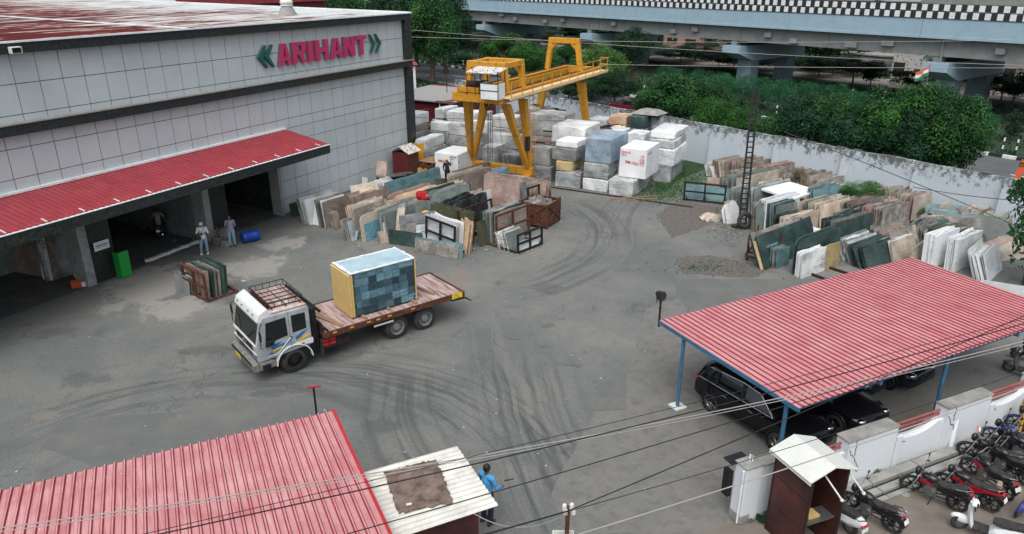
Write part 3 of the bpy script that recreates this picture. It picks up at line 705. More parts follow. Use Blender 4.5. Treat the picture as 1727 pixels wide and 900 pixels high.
b = MB(); b.b2(-170, 70, .3, 17, 7.5, 7.9); b.b2(-170, 70, .9, 16.2, 5.8, 7.5)
b.b2(-170, 70, 16.7, 17, 7.9, 8.9)
for x in [FL(p, 60)[0] for p in (893, 1002, 1240, 1390, 1552)]: b.b2(x-.12, x+.12, .82, .9, 5.9, 7.5)
b.build('deck', [M['flygrey']], fly)
b = MB()
c_ = .535
for i in range(int(-170/c_), int(70/c_)):
    b.b2(i*c_, i*c_+c_, -.02, .26, 9.46, 10.06, m=i % 2); b.b2(i*c_+.2, i*c_+c_+.2, .62, .9, 10.16, 10.74, m=i % 2)
b.build('striped_rail', [M['black'], M['white']], fly)
b = MB()
for z, y in ((9.455, -.03), (10.10, .03), (10.77, .7)): b.beam((-170, y, z), (70, y, z), .08, .05)
b.build('rail_bar', M['black'], fly)
for px, py in ((765, 22), (785, 20), (848, 24), (872, 31), (922, 35), (952, 33), (1038, 39), (1138, 52), (1175, 49), (1298, 58), (1341, 68), (1438, 75), (1500, 72), (1690, 86)):
    x, z = FL(px, py, .9); b = MB(); b.box((x, .65, max(6.1, min(7.2, z))), (random.choice([.8, .9, 1.3]), .5, .55)); b.build('anchor_block', M['flygrey'], fly)
for x in [FL(p, 40)[0] for p in (697, 1130, 1592)]: 
    b = MB(); b.cyl((x, .7, 7.5), (x+.1, .7, 5.3), .09, n=8); b.build('drain_pipe', M['flygrey'], fly)
for px, big in ((812, 1), (988, 1), (1232, 1), (1580, 1), (690, 1), (2000, 1)):
    x, z = FL(px, 100, .2)
    pr = []
    b = MB(); b.prism([(-.9, 0)], 0, 1) if False else None
    # cap beam: tapered cantilever across the deck, then its two columns
    w2 = 1.25
    b.add([(x-w2, .0, 5.2), (x+w2, .0, 5.2), (x+w2, .0, 4.35), (x-w2, .0, 4.35), (x-w2, 3.2, 5.2), (x+w2, 3.2, 5.2), (x+w2, 3.2, 3.3), (x-w2, 3.2, 3.3),
           (x-w2, 15, 5.2), (x+w2, 15, 5.2), (x+w2, 15, 3.3), (x-w2, 15, 3.3)],
          [(0, 1, 2, 3), (0, 4, 5, 1), (3, 2, 6, 7), (0, 3, 7, 4), (1, 5, 6, 2), (4, 8, 9, 5), (7, 6, 10, 11), (4, 7, 11, 8), (5, 9, 10, 6), (8, 11, 10, 9)])
    cap = b.build('pier_cap', M['flyblue'], fly)
    b = MB(); b.b2(x-.7, x+.1, 1.0, 2.0, 5.2, 5.8); b.b2(x-.9, x+.9, 6, 7.5, 5.2, 5.8); b.build('bearing', M['flygrey'], cap)
    for yy in (3.2, 11.6):
        b = MB(); b.b2(x-1.0, x+1.0, yy-.05, yy+1.9, -.1, 3.3); b.build('pier', M['flypier'], fly, bevel=.12)
# drainpipe elbow etc. skipped at this size
# ------------------------------------------------------------------ yellow gantry crane (x: left..right along the sill, y: along the girders)
cr0 = G(892, 303); cr0.z = 0
crane = thing('gantry_crane', 'yellow double-girder gantry crane standing over the marble blocks', 'crane', cr0, -R(28.2))
XL, XR = -3.0, -.15
b = MB()
for x in (XL, XR):
    b.b2(x-.22, x+.22, -4.3, 12.4, 5.86, 6.45); b.b2(x-.3, x+.3, -4.3, 12.5, 6.45, 6.52)
    b.prism([(0, 0), (0, 0), (0, 0)], 0, 0) if False else None
b.beam((XR, 12.4, 6.3), (XR, 12.9, 6.4), .44, .3)
b.build('girder', M['yellow'], crane, bevel=.015)
for q_ in ((XL-.3, XR+.45, -4.55, -4.18, 5.95, 6.5), (XL-.2, XR+.2, 12.405, 12.7, 5.95, 6.5)): b = MB(); b.b2(*q_); b.build('end_tie', M['yellow'], crane, bevel=.02)
b = MB(); b.b2(XR+.30, XR+1.0, -4.3, 12.35, 6.28, 6.34); b.b2(XR+.95, XR+1.02, -4.3, 12.35, 6.2, 6.40); b.build('walkway', M['walk'], crane)
b = MB()
for i in range(12): 
    y = -4.2+i*1.48; b.beam((XR+1.0, y, 6.3), (XR+1.0, y, 7.3), .05)
for z in (6.8, 7.3): b.beam((XR+1.0, -4.25, z), (XR+1.0, 12.35, z), .045)
b.beam((XR+.3, 12.35, 7.3), (XR+1, 12.35, 7.3), .045); b.beam((XR+.3, 12.35, 6.8), (XR+1, 12.35, 6.8), .045); b.beam((XR+.3, 12.35, 6.3), (XR+.3, 12.35, 7.3), .05)
b.build('handrail', M['yellow'], crane)
b = MB(); b.b2(XR-.04, XR+.04, -4.3, 12.4, 6.52, 6.6); b.b2(XL-.04, XL+.04, -4.3, 12.4, 6.52, 6.6); b.build('rail', M['rust'], crane)
def leg(p, q, wa, wb):
    b = MB(); p, q = Vector(p), Vector(q)
    vs = []
    for c, s in ((p, wa), (q, wb)):
        vs += [c+Vector((-s, -s, 0)), c+Vector((s, -s, 0)), c+Vector((s, s, 0)), c+Vector((-s, s, 0))]
    b.add(vs, [(0, 3, 2, 1), (4, 5, 6, 7), (0, 1, 5, 4), (1, 2, 6, 5), (2, 3, 7, 6), (3, 0, 4, 7)])
    return b.build('leg', M['yellow'], crane, bevel=.02)
leg((XR, -3.1, 5.72), (.1, -.45, .95), .26, .15); leg((XR, -.7, 5.72), (.1, -.1, .95), .26, .15)
leg((XL, -3.1, 5.72), (-4.5, -.45, .95), .26, .15); leg((XL, -.7, 5.72), (-4.5, -.1, .95), .26, .15)
leg((XR+.1, 9.0, 5.72), (.5, 9.6, .95), .30, .18); leg((XL-.1, 9.0, 5.72), (-4.5, 9.6, .95), .30, .18)
for y in (-.3, 9.6):
    b = MB(); b.b2(-4.8, .45, y-.22, y+.22, .48, .98); b.build('sill_beam', M['yellow'], crane, bevel=.02)
    for x in (-4.3, .1):
        b = MB(); b.b2(x-.25, x+.25, y-.75, y+.75, .12, .5); bg = b.build('bogie', M['yellow'], crane, bevel=.03)
        for dy in (-.42, .42):
            b = MB(); b.cyl((x-.29, y+dy, .24), (x+.29, y+dy, .24), .24, n=18); b.build('wheel', M['yellow'], bg)
            b = MB(); b.cyl((x-.31, y+dy, .24), (x+.31, y+dy, .24), .07, n=10); b.build('axle', M['rustd'], bg)
def hoop(y, z1, wtop, lean=0):
    b = MB(); xl0, xr0 = XL, XR; xc = (XL+XR)/2; a_ = .2
    pl, pr_ = (xl0, y, 6.5), (xr0, y, 6.5); tl_, tr_ = (xc-wtop/2, y+lean, z1), (xc+wtop/2, y+lean, z1)
    b.beam(pl, tl_, .36, .36, up=(0, 1, 0)); b.beam(pr_, tr_, .36, .36, up=(0, 1, 0)); b.beam((tl_[0]-.18, y+lean, z1+.02), (tr_[0]+.18, y+lean, z1+.02), .38, .40)
    for s, t in ((1, tl_), (-1, tr_)): b.beam((t[0]-s*.02, y+lean, z1-.62), (t[0]+s*.5, y+lean, z1-.12), .30, .2)
    return b.build('portal_frame', M['yellow'], crane, bevel=.02)
hoop(-3.0, 8.1, 2.5); hoop(-.7, 8.1, 2.5); hoop(9.0, 8.75, 2.2)
xc = (XL+XR)/2
for s in (-1, 1): b = MB(); b.b2(xc+s*1.25-.17, xc+s*1.25+.17, -2.8, -.9, 7.95, 8.29); b.build('top_tie', M['yellow'], crane, bevel=.02)
# driver's cabin with tin canopy
cb = MB(); x0, x1, y0, y1 = -.95, .35, -5.0, -4.1
cb.b2(x0, x1, y0, y0+.04, 6.35, 6.80); cb.b2(x0, x1, y0, y0+.04, 6.83, 7.25); cb.b2(x0, x0+.04, y0+.05, y1, 6.35, 7.25); cb.b2(x1-.04, x1, y0+.05, y1, 6.35, 7.25); cb.b2(x0, x1, y0, y1, 6.28, 6.34)
cab = cb.build('cabin', M['white'], crane)
b = MB()
for x in (x0+.02, x1-.02):
    for y in (y0+.02, y1): b.beam((x, y, 6.3), (x, y, 8.0), .045)
for z in (6.815, 7.26): b.beam((x0, y0-.01, z), (x1, y0-.01, z), .04)
b.build('cabin_frame', M['rustd'], cab)
b = MB(); corr(b, (-1.9, -5.2, 7.85), (1, 0, 0), (0, 1, .16), 2.2, 1.5, .16, .03, 'sine'); b.build('cabin_roof', [M['rustwhite'], M['rust']], cab)
b = MB(); b.b2(-2.9, -1.3, -4.6, -4.3, 6.55, 6.85); b.b2(-2.9, -1.3, -3.5, -3.2, 6.6, 6.85); b.b2(-2.9, -2.7, -4.5, -3.3, 6.6, 6.85)
tr = b.build('trolley', M['yellow'], crane, bevel=.01)
b = MB(); b.cyl((-2.5, -3.9, 6.95), (-1.5, -3.9, 6.95), .25, n=14); b.box((-1.3, -3.9, 7.0), (.4, .5, .5)); b.build('winch', M['rustd'], tr)
b = MB()
for x in (-2.9, -1.4, -.8): b.beam((x-.5, -5.0, 6.5), (x-.5, -5.0, 7.7), .035)
b.beam((-3.4, -5, 7.7), (-1.3, -5, 7.7), .035); b.build('cabin_post', M['rustd'], tr)
# hoist cables and hook
b = MB()
for i, x in enumerate((-2.2, -2.1, -1.95, -1.8)): b.tube([(x, -2.0, 6.0), (x-.05, -1.9, 3.4), (x-.1, -1.8, .9+.2*i)], .018, 5)
b.tube([(-1.4, -2, 6), (-1.2, -1.8, 3), (-1.0, -1.5, 1.2)], .012, 5)
ho = b.build('hoist_cable', M['blackm'], crane)
b = MB(); b.torus((-2.2, -2.1, 5.5), (1, 0, 0), .18, .06, 16, 6); b.torus((-2.15, -2.1, 5.2), (0, 1, 0), .12, .04, 14, 6); b.build('hook_block', M['rustd'], crane)
# access ladder
b = MB()
for x in (.30, .62): b.beam((x+.05, -.8, 6.2), (x+.35, -.9, 1.6), .035)
for i in range(15): z = 1.8+i*.3; t = (6.2-z)/4.6; b.beam((.35+.3*t, -.8-.1*t, z), (.67+.3*t, -.8-.1*t, z), .025)
b.build('access_ladder', M['yellow'], crane)
b = MB(); b.b2(-.02, .22, -.62, -.28, 2.2, 3.2); b.build('black_band', M['black'], crane)
# crane rail in the concrete
b = MB()
for y in (-.3,): pass
r0 = cr0+az(118.2)*-.0
b = MB(); d_ = az(118.2)
p = cr0+az(28.2)*-1.05; 
b.beam(p-d_*14+Vector((0, 0, .015)), p+d_*12+Vector((0, 0, .015)), .18, .05); p2 = cr0+az(28.2)*-.3
tag(b.build('crane_rail', M['rustd']), 'low steel crane rail set in the ground along the front of the marble blocks', 'rail')

# ------------------------------------------------------------------ text helper (marks on blocks, plates)
def textmesh(name, s, size, m, parent, Mx, extrude=.002, offset=0, align='LEFT'):
    cu = bpy.data.curves.new(name, 'FONT'); cu.body = s; cu.size = size; cu.extrude = extrude; cu.offset = offset; cu.align_x = align
    o = bpy.data.objects.new(name, cu); S.collection.objects.link(o)
    bpy.context.view_layer.update()
    me = bpy.data.meshes.new_from_object(o.evaluated_get(bpy.context.evaluated_depsgraph_get()))
    bpy.data.objects.remove(o)
    me.materials.clear(); me.materials.append(m)
    t = bpy.data.objects.new(name, me); link(t, parent); t.matrix_local = Mx
    if parent is not None: CH.setdefault(parent.name, []).append(t)
    return t
def facing(x, y, z, rz=0, tilt=90):      # text standing up facing -y rotated by rz
    return Matrix.Translation((x, y, z)) @ Matrix.Rotation(rz, 4, 'Z') @ Matrix.Rotation(R(tilt), 4, 'X')

# ------------------------------------------------------------------ quarry blocks
def rawblock(W, D, H, rough=.03, seed=0, chip=.06):
    rnd = random.Random(seed); bm = bmesh.new()
    bmesh.ops.create_cube(bm, size=1); bmesh.ops.subdivide_edges(bm, edges=bm.edges, cuts=3, use_grid_fill=True)
    o = Vector((rnd.random()*50, rnd.random()*50, rnd.random()*50)); taper = [rnd.uniform(-.05, .05) for _ in range(4)]
    for v in bm.verts:
        c = v.co.copy(); cnt = sum(abs(abs(a)-.5) < 1e-4 for a in c)
        p = Vector((c.x*W, c.y*D, (c.z+.5)*H))
        p.x *= 1+taper[0]*c.z+taper[1]*c.y; p.y *= 1+taper[2]*c.z
        d = noise.noise_vector(p*1.4+o)*rough+noise.noise_vector(p*4+o)*rough*.4
        if cnt >= 2: d -= Vector((c.x, c.y, c.z))*rnd.uniform(0, chip)*(1.4 if cnt == 3 else .7)
        if abs(c.z+.5) < 1e-4: d.z = 0; 
        v.co = p+d
    me = bpy.data.meshes.new('block'); bm.to_mesh(me); bm.free()
    return me
POS = ['lowest', 'second', 'third', 'fourth', 'fifth']
blkgrp = 'quarried stone blocks stacked under the crane'
bseed = [100]
def stack(levels, where, rough=.03, yaw=0.0):
    z = 0; objs = []
    for k, (xL, yB, xR, xB, yT, col) in enumerate(levels):
        bseed[0] += 1; rnd = random.Random(bseed[0])
        if k and abs(yB-levels[k-1][4]) < 9: p = G(xL, yB, z)
        else: p = G(xL, yB, z)
        a_ = 118.2+yaw; u = az(a_); v = az(a_-90)
        # width so that the right front corner falls on column xR, depth so that the back corner falls on xB
        def col_t(p, d, px):
            k_ = (px-863.5)/FPX
            # x = k*(depth): depth = y*cP + (CAMH-z)*sP
            A = p.x-k_*(p.y*cP+(CAMH-z)*sP); Bc = d.x-k_*d.y*cP
            return -A/Bc
        W = max(.5, min(3.6, col_t(p, u, xR))); q = p+u*W; D = max(.6, min(3.4, col_t(q, v, xB)))
        H = max(.35, min(2.4, hz(p, xL, yT)-z))
        me = rawblock(W, D, H-.035, rough, bseed[0]); me.materials.append(ST[col])
        o = bpy.data.objects.new('stone_block', me); link(o)
        c = p+u*W/2+v*D/2; o.location = (c.x, c.y, z+.003); o.rotation_euler = (0, 0, R(90-a_)+rnd.uniform(-.03, .03))
        bv = o.modifiers.new('b', 'BEVEL'); bv.width = .025; bv.segments = 1; bv.limit_method = 'ANGLE'; bv.angle_limit = R(35)
        n = len(levels)
        pos = 'single' if n == 1 else ('top' if k == n-1 else POS[k])
        tag(o, f'{col} block, {pos} in the stack {where}' if n > 1 else f'{col} block {where}', 'stone block', blkgrp)
        o['wdh'] = (W, D, H)
        objs.append(o); z += H
        # dark timber packers between the levels
        if k < n-1:
            b = MB()
            for t in (-.3, .3): b.box((t*W, 0, 0), (.12, D*.9, .05))
            pk = b.build('packing_timber', M['wood'], None, loc=(c.x, c.y, z-.012), rot=(0, 0, o.rotation_euler[2]))
            tag(pk, f'timber packers on the {pos} block {where}', 'timber', 'timber packers between the blocks')
    return objs
W_ = 'white'; P_ = 'plain white'; g_ = 'grey'; L_ = 'light grey'
wl1 = stack([(1026, 328, 1066, 1104, 301, L_)], 'with cables lying on it, under the red-lettered cube')
big = stack([(1043, 297, 1088, 1110, 248, P_)], 'with red lettering nearest the grass patch', .012)
# raise the lettered cube on its base
def on_top(o, base):
    z = base['wdh'][2]; return z
def relevel(xL, yB, xR, xB, yT, col, z, where, rough=.03, name=''):
    p = G(xL, yB, z); a_ = 118.2; u = az(a_); v = az(a_-90)
    def col_t(p, d, px):
        k_ = (px-863.5)/FPX; A = p.x-k_*(p.y*cP+(CAMH-z)*sP); return -A/(d.x-k_*d.y*cP)
    W = col_t(p, u, xR); q = p+u*W; D = col_t(q, v, xB); H = hz(p, xL, yT)-z
    return p, W, D, H, u, v
o = big[0]; z = wl1[0]['wdh'][2]
p, W, D, H, u, v = relevel(1043, 297, 1088, 1110, 248, P_, z, '')
me = rawblock(W, D, H, .012, 7, .03); me.materials.append(ST[P_]); o.data = me; c = p+u*W/2+v*D/2; o.location = (c.x, c.y, z+.003); o.rotation_euler = (0, 0, R(-28.2)); o['wdh'] = (W, D, H)
o['label'] = 'bright white cube block with red hand lettering, standing on a grey block by the grass'
def lettering(o, items):
    W, D, H = o['wdh']
    for s, face, fx, fz, size, m, tilt in items:
        if face == 'f': Mx = facing(-W/2+fx*W, -D/2-.035, fz*H) @ Matrix.Rotation(R(tilt), 4, 'Z')
        else: Mx = facing(W/2+.035, -D/2+fx*D, fz*H, R(90)) @ Matrix.Rotation(R(tilt), 4, 'Z')
        textmesh('hand_lettering', s, size, m, o, Mx, .002, .001)
lettering(o, [('UNKAR', 'f', .06, .84, .19, M['redink'], -3), ('20-2', 'f', .08, .74, .19, M['redink'], 2), ('BM-H62-13', 'f', .22, .50, .27, M['redink'], -5),
              ('1.50', 'f', .74, .73, .2, M['redink'], 4), ('2.02', 'f', .75, .63, .2, M['redink'], -3), ('2.03', 'f', .76, .53, .2, M['redink'], 2), ('EM:TOR', 's', .1, .80, .19, M['redink'], 4)])
stack([(1098, 305, 1128, 1157, 277, g_), (1096, 276, 1135, 1160, 249, W_), (1094, 247, 1136, 1160, 233, L_), (1096, 231, 1138, 1162, 219, W_)], 'of the four-high white pile')
stack([(982, 319, 1025, 1043, 298, L_), (984, 298, 1025, 1042, 273, g_), (986, 272, 1029, 1058, 231, 'blue grey')], 'topped by the big blue-grey block')
stack([(936, 313, 977, 986, 287, g_), (937, 286, 964, 986, 270, 'tan'), (930, 268, 971, 989, 247, g_), (937, 246, 974, 992, 235, P_)], 'holding the mustard-yellow block')
stack([(893, 302, 929, 937, 277, g_), (894, 276, 927, 937, 246, L_)], 'just right of the yellow crane leg')
stack([(925, 290, 975, 1003, 263, g_), (927, 263, 978, 1006, 239, g_), (929, 238, 986, 1012, 210, W_)], 'topped by the wide rough white block', .06)
stack([(893, 264, 950, 968, 227, g_), (893, 227, 950, 969, 190, 'light grey')], 'topped with timbers behind the crane')
stack([(882, 255, 908, 928, 222, g_), (882, 222, 908, 928, 200, g_), (880, 198, 905, 929, 181, L_)], 'topped by coiled straps behind the crane ladder')
stack([(989, 248, 1022, 1036, 222, g_), (991, 222, 1022, 1035, 199, W_)], 'near the wall behind the far crane leg')
stack([(1026, 258, 1052, 1068, 232, g_), (1026, 231, 1052, 1068, 210, 'cream'), (1026, 208, 1055, 1068, 194, 'orange')], 'topped by the peach-orange block near the wall')
stack([(1060, 262, 1085, 1112, 238, g_), (1060, 237, 1086, 1116, 216, g_), (1060, 215, 1087, 1118, 194, 'dark green')], 'carrying the dark green block near the wall')
stack([(1016, 272, 1042, 1061, 245, g_), (1016, 245, 1046, 1062, 219, W_)], 'with timbers on it behind the blue-grey block', .05)
stack([(1058, 284, 1080, 1095, 250, g_), (1056, 250, 1085, 1098, 223, W_)], 'between the blue-grey block and the four-high white stack', .05)
stack([(1100, 264, 1112, 1134, 238, g_), (1098, 237, 1114, 1136, 212, g_)], 'against the boundary wall behind the four-high white stack')
stack([(901, 280, 928, 945, 256, g_), (900, 256, 928, 948, 238, 'pinkish brown')], 'with a reddish top beside the crane ladder', .04)
wk = stack([(734, 299, 772, 803, 255, P_)], 'with red lettering where the worker in the yellow helmet writes', .012)
lettering(wk[0], [('UNKAR', 'f', .66, .84, .17, M['ink'], 0), ('20-1', 'f', .70, .76, .17, M['ink'], 0), ('BMHZ12-12', 'f', .16, .64, .24, M['redink'], -2), ('2.05', 's', .0, .66, .14, M['ink'], 0)])
stack([(700, 286, 716, 752, 270, g_), (701, 269, 717, 752, 252, L_), (700, 251, 717, 751, 233, W_)], 'just beside the hall corner with straps on top')
stack([(675, 268, 697, 725, 240, g_), (674, 240, 697, 725, 222, g_), (674, 221, 697, 726, 211, 'brown'), (674, 210, 698, 724, 191, W_)], 'with red-brown planks on top at the hall corner')
stack([(722, 244, 736, 770, 220, g_), (728, 219, 744, 772, 200, L_), (733, 199, 748, 774, 182, W_)], 'farthest back beside the dark red shed', .03)
stack([(752, 246, 766, 790, 224, g_), (752, 224, 766, 790, 204, g_), (752, 203, 766, 789, 186, W_)], 'second from the dark red shed')
stack([(724, 268, 752, 764, 240, L_), (726, 240, 755, 765, 220, g_), (726, 219, 756, 767, 204, W_)], 'in the middle of the left block field')
stack([(764, 284, 789, 800, 247, g_), (757, 247, 789, 797, 227, g_), (757, 226, 789, 798, 206, L_)], 'behind the block the worker marks')
stack([(766, 252, 800, 815, 226, g_), (764, 226, 800, 815, 206, g_), (763, 205, 801, 818, 187, W_)], 'third row left of the crane leg', .05)
stack([(791, 266, 822, 832, 242, g_), (790, 242, 822, 832, 222, g_), (790, 222, 823, 831, 202, W_)], 'partly hidden by the left crane leg')
stack([(829, 256, 867, 882, 234, g_), (829, 234, 867, 882, 214, L_), (829, 213, 868, 884, 194, W_)], 'in the back row seen between the crane legs')
stack([(820, 272, 872, 882, 247, g_), (821, 246, 872, 882, 223, L_)], 'in the middle row seen between the crane legs')
stack([(812, 281, 834, 870, 245, L_)], 'standing alone low behind the sill beam on the left')
stack([(846, 286, 872, 886, 259, g_)], 'low one behind the sill beam on the right')
stack([(776, 270, 800, 818, 240, W_)], 'flat one between the marked cube and the left crane leg')
stack([(838, 238, 868, 880, 210, g_), (838, 208, 866, 880, 186, g_)], 'last row before the shed behind the crane')
stack([(960, 250, 985, 996, 226, g_), (960, 224, 984, 996, 206, W_)], 'small one between the wide white block and the wall', .05)
stack([(800, 236, 820, 832, 208, g_), (800, 206, 820, 832, 188, W_)], 'farthest row behind the crane cabin')
# timbers, straps and tarpaulin lying on the blocks
def onblk(px, py, z): return G(px, py, z)
random.seed(31)
def straps(px, py, z, n, label, m='blackm', r=.02, sp=.5):
    b = MB()
    c = G(px, py, z)
    for _ in range(n):
        pts = [Vector((random.uniform(-sp, sp), random.uniform(-sp, sp), random.uniform(.02, .08))) for _ in range(5)]
        b.tube(pts, r, 5)
    o = b.build('lifting_strap', M[m], None, loc=c); tag(o, label, 'strap', 'straps and cables on the blocks'); return o
def plank(px, py, z, L, w, t, a_, m, label, tilt=0, n=1, name='plank', grp=None):
    for k in range(n):
        p = G(px, py, z); b = MB(); b.box((0, 0, t/2), (L*random.uniform(.85, 1), w, t))
        o = b.build(name, m, None, loc=p+Vector((random.uniform(-.2, .2)*(n > 1), .3*k, .02*k)), rot=(0, tilt, R(90-a_)+random.uniform(-.25, .25)*(n > 1)), bevel=.008)
        tag(o, label, 'plank' if name == 'plank' else name.replace('_', ' '), grp)
# ------------------------------------------------------------------ stone slabs
def slabmesh(L, H, t, rnd, shape='rect', chip=.05):
    # outline in x,z with broken corners and slightly wavy top
    pts = [(0, 0), (L, 0)]
    if shape == 'rect':
        pts += [(L+rnd.uniform(-.02, .02), H*rnd.uniform(.94, 1))]
        for k in range(3, 0, -1): pts.append((L*k/4, H*rnd.uniform(1-chip, 1)))
        pts += [(rnd.uniform(-.01, .03), H*rnd.uniform(.95, 1))]
    elif shape == 'broken':
        pts += [(L*rnd.uniform(.9, 1), H*rnd.uniform(.5, .8)), (L*.75, H*rnd.uniform(.85, 1)), (L*.5, H*rnd.uniform(.8, 1)), (L*.25, H*rnd.uniform(.7, .95)), (0, H*rnd.uniform(.5, .8))]
    elif shape == 'slope': pts += [(L, H), (L*.5, H*.82), (0, H*.6)]
    elif shape == 'round':
        pts += [(L, H*.97)]+[(L*(1-k/8), H*(1+.02*math.sin(k))) for k in range(1, 7)]+[(L*.06, H*.95), (0, H*.82)]
    b = MB(); b.prism(pts, 0, t); return b
def slab(px, py, a_, L, H, col, label, lean=-8, t=.04, z=0, shape='rect', group=None, off=Vector((0, 0, 0)), seed=0, cat='stone slab', m=None):
    rnd = random.Random(seed+int(px*13+py*7))
    b = slabmesh(L, H, t, rnd, shape)
    p = G(px, py, z)+off
    o = b.build('stone_sheet', m or ST[col], None, loc=p, rot=(R(-lean), 0, R(90-a_)+rnd.uniform(-.012, .012)))
    o.rotation_euler[0] = R(lean)
    return tag(o, label, cat, group)
nslab = [0]
def row(px, py, a_, n, L, H, cols, where, lean=-8, t=.035, gap=.035, grow=0, shape='rect', jit=.12, side=1, z=0, shift=.12, near=True):
    """n slabs leaning together; the first is the one nearest the camera, the rest stand behind it"""
    rnd = random.Random(int(px*3+py*11)); back = az(a_-90)*side; al = az(a_)
    d = 0
    for i in range(n):
        col = cols[i % len(cols)] if i == 0 else rnd.choice(cols)
        Li = L*(1+rnd.uniform(-jit, jit*.4)+grow*i*.02); Hi = H*(1+rnd.uniform(-jit, jit*.5)+grow*i*.03)
        if i == 0: Li, Hi = L, H
        off = back*d+al*(rnd.uniform(-1, 1)*shift if i else 0)
        nslab[0] += 1
        lab = (f'front {col} stone slab, {where}' if i == 0 and n > 1 else f'{col} stone slab, {where}' if n > 1 else f'{col} stone slab {where}')
        slab(px, py, a_, Li, Hi, col, lab, lean+rnd.uniform(-1.5, 1.5), t*rnd.uniform(.7, 1.5), z, shape if i == 0 or shape != 'slope' else 'rect',
             f'{col} slabs of the row {where}' if n > 1 else None, off, seed=i)
        d += t+gap*rnd.uniform(.5, 2.0)
# left cluster ----------------------------------------------------------------------
row(496, 366, 35, 3, .9, .85, ['dark green', 'grey green'], 'against the hall wall at the door corner', lean=-14)
row(524, 379, 33, 7, 2.6, 1.45, ['white', 'light grey', 'grey', 'weathered grey'], 'along the hall wall nearest the door', lean=-14, gap=.05, grow=.4)
slab(527, 378, 118, .55, 1.45, 'plain white', 'white padded slab end facing the yard beside the hall door', lean=-18, t=.06)
slab(548, 383, 100, .5, .9, 'white', 'small light slab propped in front of the white slabs by the hall', lean=-20)
row(551, 386, 38, 5, 1.9, 1.6, ['brown', 'grey green', 'white', 'dark green'], 'left of the spare tyre', lean=-8, gap=.08)
row(566, 388, 30, 6, .5, 1.05, ['brown', 'weathered grey', 'grey green'], 'of offcuts in front of the cream board', lean=-10, gap=.07)
slab(582, 372, 60, 1.75, 1.95, 'cream', 'large square cream slab standing behind the spare tyre', lean=-10, t=.05, off=az(28)*.8)
row(607, 372, 38, 5, 2.6, 1.5, ['brown', 'pinkish brown', 'beige'], 'with brown veins behind the blue-stained slab', lean=-8, gap=.10)
row(594, 407, 30, 6, .5, 1.15, ['grey', 'weathered grey'], 'of thin offcuts left of the blue-stained slab', lean=-12, gap=.05)
slab(591, 403, 118, .42, .55, 'blue grey', 'small pale blue offcut leaning before the blue-stained slab', lean=-22)
row(604, 396, 34, 5, 2.4, 1.55, ['beige', 'cream', 'weathered grey'], 'directly behind the blue-stained slab', lean=-7, gap=.09, grow=.6)
# blue stained front slab
m, n, l, b = nt('blue_stained_cream_stone'); v = coord(n, l, 'Object'); s = n.new('ShaderNodeSeparateXYZ'); l.new(v, s.inputs[0])
a = noi(n, l, v, 3, 6, .7); f = math_(n, l, 'SUBTRACT', math_(n, l, 'ADD', math_(n, l, 'MULTIPLY', s.outputs[2], -1), 1.12), math_(n, l, 'MULTIPLY', a, .25))
r = ramp(n, [(.0, 0.), (.04, 1.)]); l.new(f, r.inputs[0]); r2 = ramp(n, [(.25, 0.), (.32, 1.)]); l.new(math_(n, l, 'ADD', s.outputs[0], math_(n, l, 'MULTIPLY', a, .1)), r2.inputs[0])
sc_ = noi(n, l, coord(n, l, 'Object', (1, 1, 4)), 5, 6, .8, 1); rc = ramp(n, [(.42, (.22, .46, .54)), (.55, (.05, .17, .23))]); l.new(sc_, rc.inputs[0])
st = noi(n, l, v, 5, 5); rb = ramp(n, [(.35, (.52, .46, .36)), (.6, (.42, .38, .31))]); l.new(st, rb.inputs[0])
l.new(mixc(n, l, math_(n, l, 'MULTIPLY', r.outputs[0], r2.outputs[0]), rb.outputs[0], rc.outputs[0]), b.inputs['Base Color']); b.inputs['Roughness'].default_value = .6; M['bluestain'] = m
slab(613, 409, 34, 2.35, 1.5, 'cream', 'cream slab with a scratched blue stain across its lower half', lean=-6, t=.05, m=M['bluestain'], shape='round')
row(656, 404, 34, 6, 2.4, 1.45, ['grey green', 'grey', 'beige'], 'between the blue-stained slab and the dark green board', lean=-8, gap=.07)
slab(651, 405, 20, .3, 1.0, 'white', 'narrow white offcut right of the blue-stained slab', lean=-6)
row(643, 411, 60, 4, .45, .6, ['brown', 'weathered grey'], 'of low brown offcuts right of the blue-stained slab', lean=-35, gap=.08)
slab(666, 402, 100, .45, 1.75, 'beige', 'tall narrow beige strip leaning against the grey slabs', lean=-24, t=.04, shape='round')
row(655, 345, 36, 2, 5.2, 1.35, ['teal'], 'in the long blue-green pair, left cluster', lean=-6, gap=.06)
row(661, 352, 36, 3, 4.0, 1.25, ['teal', 'grey green'], 'short blue-green ones before the long teal pair', lean=-8, gap=.08)
row(706, 333, 50, 3, 2.2, .95, ['olive', 'grey green', 'cream'], 'behind the blue bag', lean=-12, gap=.08)
row(672, 364, 40, 5, 3.4, 1.25, ['orange', 'beige', 'pinkish brown'], 'of curved peach slabs in the middle', lean=-10, gap=.11, shape='round')
row(688, 366, 45, 3, 1.2, 1.0, ['teal', 'grey green'], 'small ones before the curved peach slabs', lean=-12, gap=.1)
row(690, 382, 36, 5, 3.0, 1.2, ['grey green', 'grey', 'beige'], 'grey and low in the middle of the cluster', lean=-10, gap=.11)
row(712, 372, 40, 3, 1.5, 1.0, ['white', 'light grey'], 'beside the red cloth', lean=-16, gap=.1, shape='broken')
slab(677, 406, 62, 3.3, 1.45, 'grey', 'mottled grey slab with a white edge behind the dark green board', lean=-6, t=.05)
slab(684, 411, 62, 1.3, 1.05, 'weathered grey', 'smaller grey slab before the mottled grey one', lean=-8, t=.05)
slab(704, 414, 70, .9, 1.15, 'veined white', 'white veined offcut beside the black A-frame of white slabs', lean=-14, t=.04)
